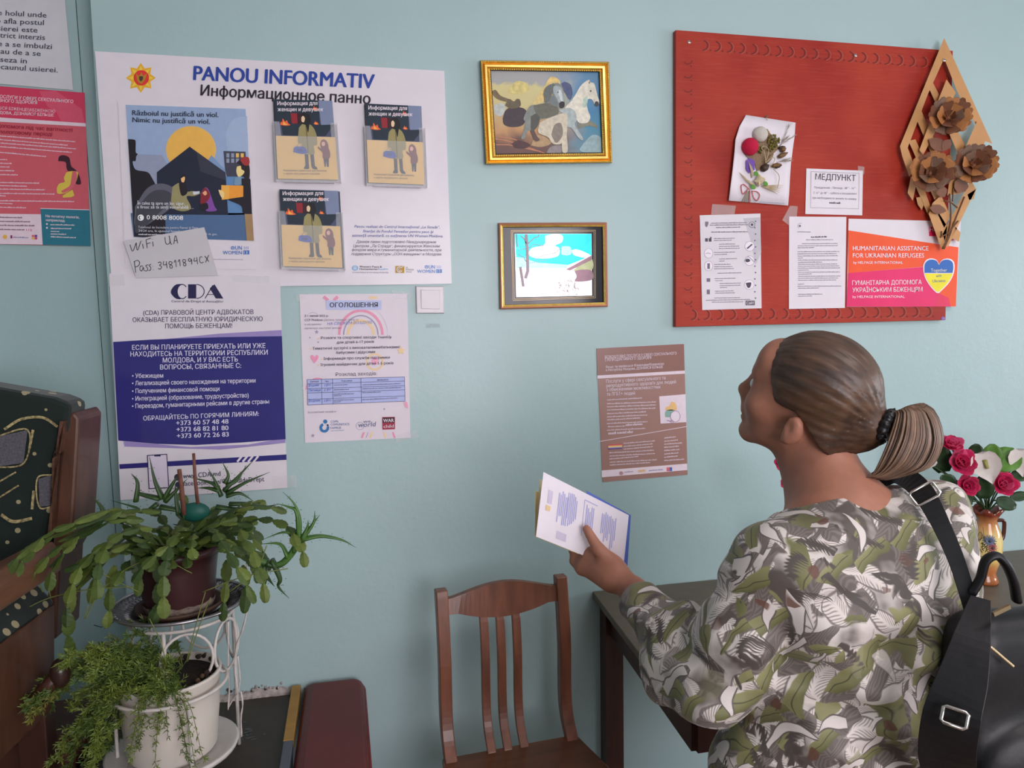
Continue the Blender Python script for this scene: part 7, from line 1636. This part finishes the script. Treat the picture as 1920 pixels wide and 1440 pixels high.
for k in range(22): c = za.lerp(zb_, k/21); m.ball(c, .0024, GLD, 6, 4)
o = on(m.build('zipper'), pack); o['label'] = 'pale gold pocket zipper'

# ------------------------------------------------------------------ vase with artificial flowers on the table
VZ = tz+.0005
vb = atz(1846, 1092, VZ); vb.z = VZ
vs_t = at(1842, 955, vb.y).z; vh = vs_t-VZ
vase = thing('vase', 'glazed brown and cream ceramic vase with blue flower relief, on the table behind the backpack', 'vase', loc=vb)
VG = bpy.data.materials.new('vase_glaze'); VG.use_nodes = True; nt = VG.node_tree; b = nt.nodes['Principled BSDF']; b.inputs['Roughness'].default_value = .12; b.inputs['Specular IOR Level'].default_value = .6
tc = nt.nodes.new('ShaderNodeTexCoord'); sp = nt.nodes.new('ShaderNodeSeparateXYZ'); nt.links.new(tc.outputs['Generated'], sp.inputs[0]); nz = nt.nodes.new('ShaderNodeTexNoise'); nz.inputs['Scale'].default_value = 20; nt.links.new(tc.outputs['Object'], nz.inputs['Vector'])
ad = nt.nodes.new('ShaderNodeMath'); ad.operation = 'MULTIPLY_ADD'; ad.inputs[1].default_value = .18; nt.links.new(nz.outputs['Fac'], ad.inputs[0]); nt.links.new(sp.outputs['Z'], ad.inputs[2])
r = nt.nodes.new('ShaderNodeValToRGB'); ramp(r, [(.0, (110, 60, 35)), (.28, (165, 100, 55)), (.42, (205, 180, 110)), (.68, (208, 188, 125)), (.86, (180, 125, 75)), (1.0, (110, 45, 28))]); nt.links.new(ad.outputs[0], r.inputs[0]); nt.links.new(r.outputs[0], b.inputs['Base Color'])
m = MB(); pf = [(0, 0), (.036, 0), (.040, .008), (.034, .02), (.030, .035), (.040, .30), (.046, .45), (.046, .58), (.040, .70), (.031, .80), (.028, .86), (.034, .93), (.043, 1.0)]
pf = [(r_, z if z < .05 and z < .04 else z*vh) for r_, z in pf]; pf += [(r_-.004, z) for r_, z in pf[-1:-5:-1]]
m.lathe((0, 0, 0), pf, VG, 40, wob=lambda r_, z, a: (r_*(1+.13*math.sin(5*a)*max(0, (z/vh-.86)/.14)), z+.008*math.sin(5*a+1)*max(0, (z/vh-.9)/.1))); o = m.build('vase_body'); o.parent = vase
m = MB(); hs = [Vector((.026, -.004, vh*.84)), Vector((.056, -.006, vh*.83)), Vector((.060, -.006, vh*.72)), Vector((.056, -.006, vh*.60)), Vector((.045, -.005, vh*.55))]; m.tube(spline(hs, 5), .006, mat('dark_brown_glaze', (.075, .018, .010), rough=.12, spec=.6), 10); o = m.build('handle'); o.parent = vase
m = MB(); R = random.Random(8); BLP = mat('blue_enamel', (.14, .20, .36), rough=.2); RDP = mat('rose_enamel', (.42, .10, .12), rough=.2); DKP = mat('dark_line_enamel', (.06, .05, .03), rough=.2)
vd = Vector((-vb.x, -D-vb.y, 0)).normalized(); vside = Vector((-vd.y, vd.x, 0))
def onv(s_, z): rr = .0475; a = s_/rr; return (vd*math.cos(a)+vside*math.sin(a))*rr+Vector((0, 0, z))
for cx2, cz2, mt, n, L in ((.010, vh*.62, BLP, 16, .020), (.018, vh*.53, RDP, 14, .015)):
    for k in range(n): a = 2*math.pi*k/n; m.tube([onv(cx2+.003*math.cos(a), cz2+.003*math.sin(a)), onv(cx2+L*math.cos(a), cz2+L*math.sin(a))], [.0022, .0010], mt, 5)
    m.ball(onv(cx2, cz2), .005, DKP, 8, 6)
for k in range(16):
    s0_, z0_ = R.uniform(-.02, .03), vh*R.uniform(.42, .7); m.tube(spline([onv(s0_, z0_), onv(s0_+R.uniform(-.012, .012), z0_+R.uniform(-.02, .02)), onv(s0_+R.uniform(-.02, .02), z0_+R.uniform(-.03, .03))], 3), .0008, DKP, 4)
o = m.build('flower_relief'); o.parent = vase
PK1 = [mat('pink_silk_%d' % i, c, rough=.7, var=.2, vs=60) for i, c in enumerate(((.52, .012, .085), (.40, .008, .06), (.60, .06, .16)))]; GRN1 = mat('artificial_leaf_green', (.020, .052, .016), rough=.45, var=.3, vs=40); GRN2 = mat('bright_artificial_leaf', (.10, .24, .035), rough=.45, var=.3, vs=40); WHC = mat('white_silk_petal', (.72, .66, .62), rough=.6, var=.06, vs=60); SPX = mat('spadix_yellow_green', (.35, .33, .10), rough=.7, bump=.4, bs=300); STG = mat('stem_green', (.03, .06, .015), rough=.6)
def petal2(m, c, d, up, L, w, mt, cup=.3, tip=1.0):
    d = d.normalized(); s_ = d.cross(up).normalized(); n2 = s_.cross(d); rows = []
    for i in range(7):
        t = i/6; ww = w*math.sin(math.pi*min(1, .12+.80*t*tip))**.8 if i < 6 else w*.25*(1 if tip == 1.0 else .1); c_ = c+d*(L*t)+n2*(cup*L*(t*t)*.8)
        rows.append([c_-s_*ww+n2*ww*.25, c_-s_*ww*.5, c_, c_+s_*ww*.5, c_+s_*ww+n2*ww*.25])
    vs = [v for r_ in rows for v in r_]; N_ = len(vs); vs2 = vs+[v-n2*.0012 for v in vs]
    fs = [(5*i+k, 5*i+k+1, 5*i+6+k, 5*i+5+k) for i in range(6) for k in range(4)]; fs += [tuple(N_+k for k in f[::-1]) for f in fs]
    bd = [0, 1, 2, 3, 4]+[5*i+4 for i in range(1, 7)]+[33, 32, 31, 30]+[5*i for i in range(5, 0, -1)]; fs += [(bd[(k+1) % len(bd)], bd[k], N_+bd[k], N_+bd[(k+1) % len(bd)]) for k in range(len(bd))]
    m.add(vs2, fs, mt, True)
def stem(m, a, b_): m.tube(spline([a, a.lerp(b_, .5)+Vector((0, 0, .015)), b_], 4), .0022, STG, 6)
def rose(nm, px, py, y, r, face, lab, mouth, group):
    c = at(px, py, y); Rr = random.Random(int(px)); t = thing(nm, lab, 'artificial flower', group, loc=c); m = MB(); ax = Vector(face).normalized(); u = ax.orthogonal().normalized(); v = ax.cross(u)
    for lay_, (n, L, el_, w) in enumerate(((6, 1.0, .25, .50), (5, .8, .65, .42), (4, .55, 1.05, .32), (3, .35, 1.3, .22))):
        for k in range(n):
            a = 2*math.pi*(k+.4*lay_)/n+Rr.uniform(-.2, .2); d = (u*math.cos(a)+v*math.sin(a))*math.cos(el_)+ax*math.sin(el_); petal2(m, c, d, ax, r*L*Rr.uniform(.9, 1.1), r*w, Rr.choices(PK1, (5, 3, 2))[0], .35)
    o = m.build('petals'); o.parent = t; o.matrix_parent_inverse = Matrix.Translation(-c); m = MB(); stem(m, mouth, c); o = m.build('stem'); o.parent = t; o.matrix_parent_inverse = Matrix.Translation(-c)
def calla(px, py, y, tip, L, w, lab, mouth, spx, group, facing=None):
    c = at(px, py, y); t = thing('artificial_lily', lab, 'artificial flower', group, loc=c); e = at(*tip); d = e-c; up = facing or (CAM-c)
    m = MB(); s_ = d.normalized().cross(up).normalized(); n2 = s_.cross(d.normalized()).normalized(); dn = d.normalized(); out = [(-.28, .0), (-.34, .45), (-.22, .80), (.05, 1.0), (.35, .95), (.60, .62), (.80, .28), (1.0, .02)]
    L_ = d.length; c0 = [c+dn*(a*L_)+n2*(.012*(1-abs(a))) for a, _ in out]; lft = [q-s_*(k*w)+n2*.012*k for q, (_, k) in zip(c0, out)]; rgt = [q+s_*(k*w)+n2*.012*k for q, (_, k) in zip(c0, out)]
    c0 = [q-n2*.006 for q in c0]; vs = [v for tr3 in zip(lft, c0, rgt) for v in tr3]; N_ = len(vs); vs += [v-n2*.001 for v in vs]; fs = [(3*i+k, 3*i+k+1, 3*i+4+k, 3*i+3+k) for i in range(7) for k in range(2)]; fs += [tuple(N_+k for k in f[::-1]) for f in fs]
    m.add(vs, fs, WHC, True); o = m.build('spathe'); o.parent = t; o.matrix_parent_inverse = Matrix.Translation(-c)
    if spx: m = MB(); m.tube([c+n2*.006, c+n2*.014-dn*L_*.02+dn*L_*.35], [.0075, .004], SPX, 8); o = m.build('spadix'); o.parent = t; o.matrix_parent_inverse = Matrix.Translation(-c)
    m = MB(); stem(m, mouth, c); o = m.build('stem'); o.parent = t; o.matrix_parent_inverse = Matrix.Translation(-c)
def leafthing(nm, base, tip, w, mt, lab, mouth, group, cup=.15):
    c = at(*base); e = at(*tip); t = MB(); petal2(t, c, e-c, (CAM-c)+Vector((0, 0, .6)), (e-c).length, w, mt, cup); stem(t, mouth, c); return tag(rebase(t.build(nm), c), lab, 'artificial leaf', group)
mo = vb+Vector((0, 0, vh*.95)); yv = vb.y; GA = 'artificial flowers in the brown vase'
FC = (-.35, -.85, .35)
rose('artificial_rose', 1782, 838, yv-.01, .040, (-.2, -.5, .8), 'pink artificial rose topmost in the vase bouquet, half open', mo, GA)
rose('artificial_rose', 1800, 868, yv-.03, .046, FC, 'pink artificial rose left of the white lily, beneath the topmost rose', mo, GA)
rose('artificial_rose', 1812, 912, yv-.045, .036, FC, 'small pink artificial rose low beside the backpack strap, left above the vase mouth', mo, GA)
rose('artificial_rose', 1878, 908, yv-.045, .044, FC, 'wide pink artificial rose right of the lily tip, right above the vase', mo, GA)
calla(1846, 862, yv-.06, (1862, 908, yv-.075), .1, .040, 'white artificial lily with pale green spadix, in front centre of the bouquet', mo, True, GA)
calla(1916, 855, yv-.02, (1918, 895, yv-.03), .1, .036, 'white artificial lily cut by the right edge of the picture', mo, False, GA)
calla(1740, 868, yv-.0, (1732, 882, yv-.01), .1, .022, 'small white artificial lily peeping out beside the ponytail', mo, False, GA)
leafthing('artificial_leaf', (1868, 880, yv-.0), (1905, 845, yv-.0), .042, GRN2, 'broad bright green artificial leaf right of the white lily', mo, GA, .05)
leafthing('artificial_leaf', (1862, 872, yv+.005), (1860, 832, yv+.005), .030, GRN2, 'bright green artificial leaf rising behind the white lily', mo, GA, .05)
leafthing('artificial_leaf', (1770, 885, yv+.01), (1754, 828, yv+.01), .034, GRN1, 'dark green artificial leaf farthest left, next to the ponytail', mo, GA, .05)
leafthing('artificial_leaf', (1828, 860, yv+.01), (1832, 832, yv+.01), .022, GRN1, 'small dark artificial leaf at the top between roses and lily', mo, GA)
leafthing('artificial_leaf', (1790, 915, yv-.02), (1760, 892, yv-.02), .026, GRN1, 'dark artificial leaf under the left roses', mo, GA)
leafthing('artificial_leaf', (1868, 938, yv-.04), (1902, 950, yv-.05), .022, GRN1, 'dark artificial leaf drooping right of the vase mouth', mo, GA)
leafthing('artificial_leaf', (1895, 895, yv-.02), (1925, 890, yv-.02), .020, GRN1, 'dark artificial leaf pointing to the right edge of the picture', mo, GA)
leafthing('artificial_leaf', (1845, 935, yv-.035), (1842, 890, yv-.035), .030, GRN1, 'dark artificial leaf in the middle of the bouquet below the lily', mo, GA)
leafthing('artificial_leaf', (1825, 940, yv-.03), (1798, 925, yv-.03), .022, GRN1, 'dark artificial leaf low at the left rim of the vase', mo, GA)
leafthing('artificial_leaf', (1895, 935, yv-.03), (1925, 928, yv-.03), .016, GRN1, 'narrow dark artificial leaf low at the right edge', mo, GA)
# a second bouquet, its blooms just showing left of her neck
v2 = atz(1560, 1060, VZ); v2.z = VZ; v2.y = -.30; v2.x = at(1520, 1000, -.30).x
m = MB(); m.lathe((0, 0, 0), [(0, 0), (.032, 0), (.036, .02), (.030, .05), (.042, .12), (.034, .18), (.040, .21), (.036, .21), (.030, .18), (0, .17)], VG, 32); v2o = m.build('vase'); v2o.location = v2; tag(v2o, 'small brown vase of the second bouquet on the table, behind the woman', 'vase')
m2 = v2+Vector((0, 0, .19)); GB2 = 'artificial flowers showing left of her neck'
rose('artificial_rose', 1468, 868, -.31, .028, FC, 'pink artificial bloom just under her jaw, left of the neck', m2, GB2)
rose('artificial_rose', 1474, 906, -.31, .020, FC, 'small dark pink artificial bloom left of her neck above the collar', m2, GB2)
leafthing('artificial_leaf', (1500, 912, -.30), (1466, 890, -.31), .016, GRN1, 'dark artificial leaf left of her neck', m2, GB2)
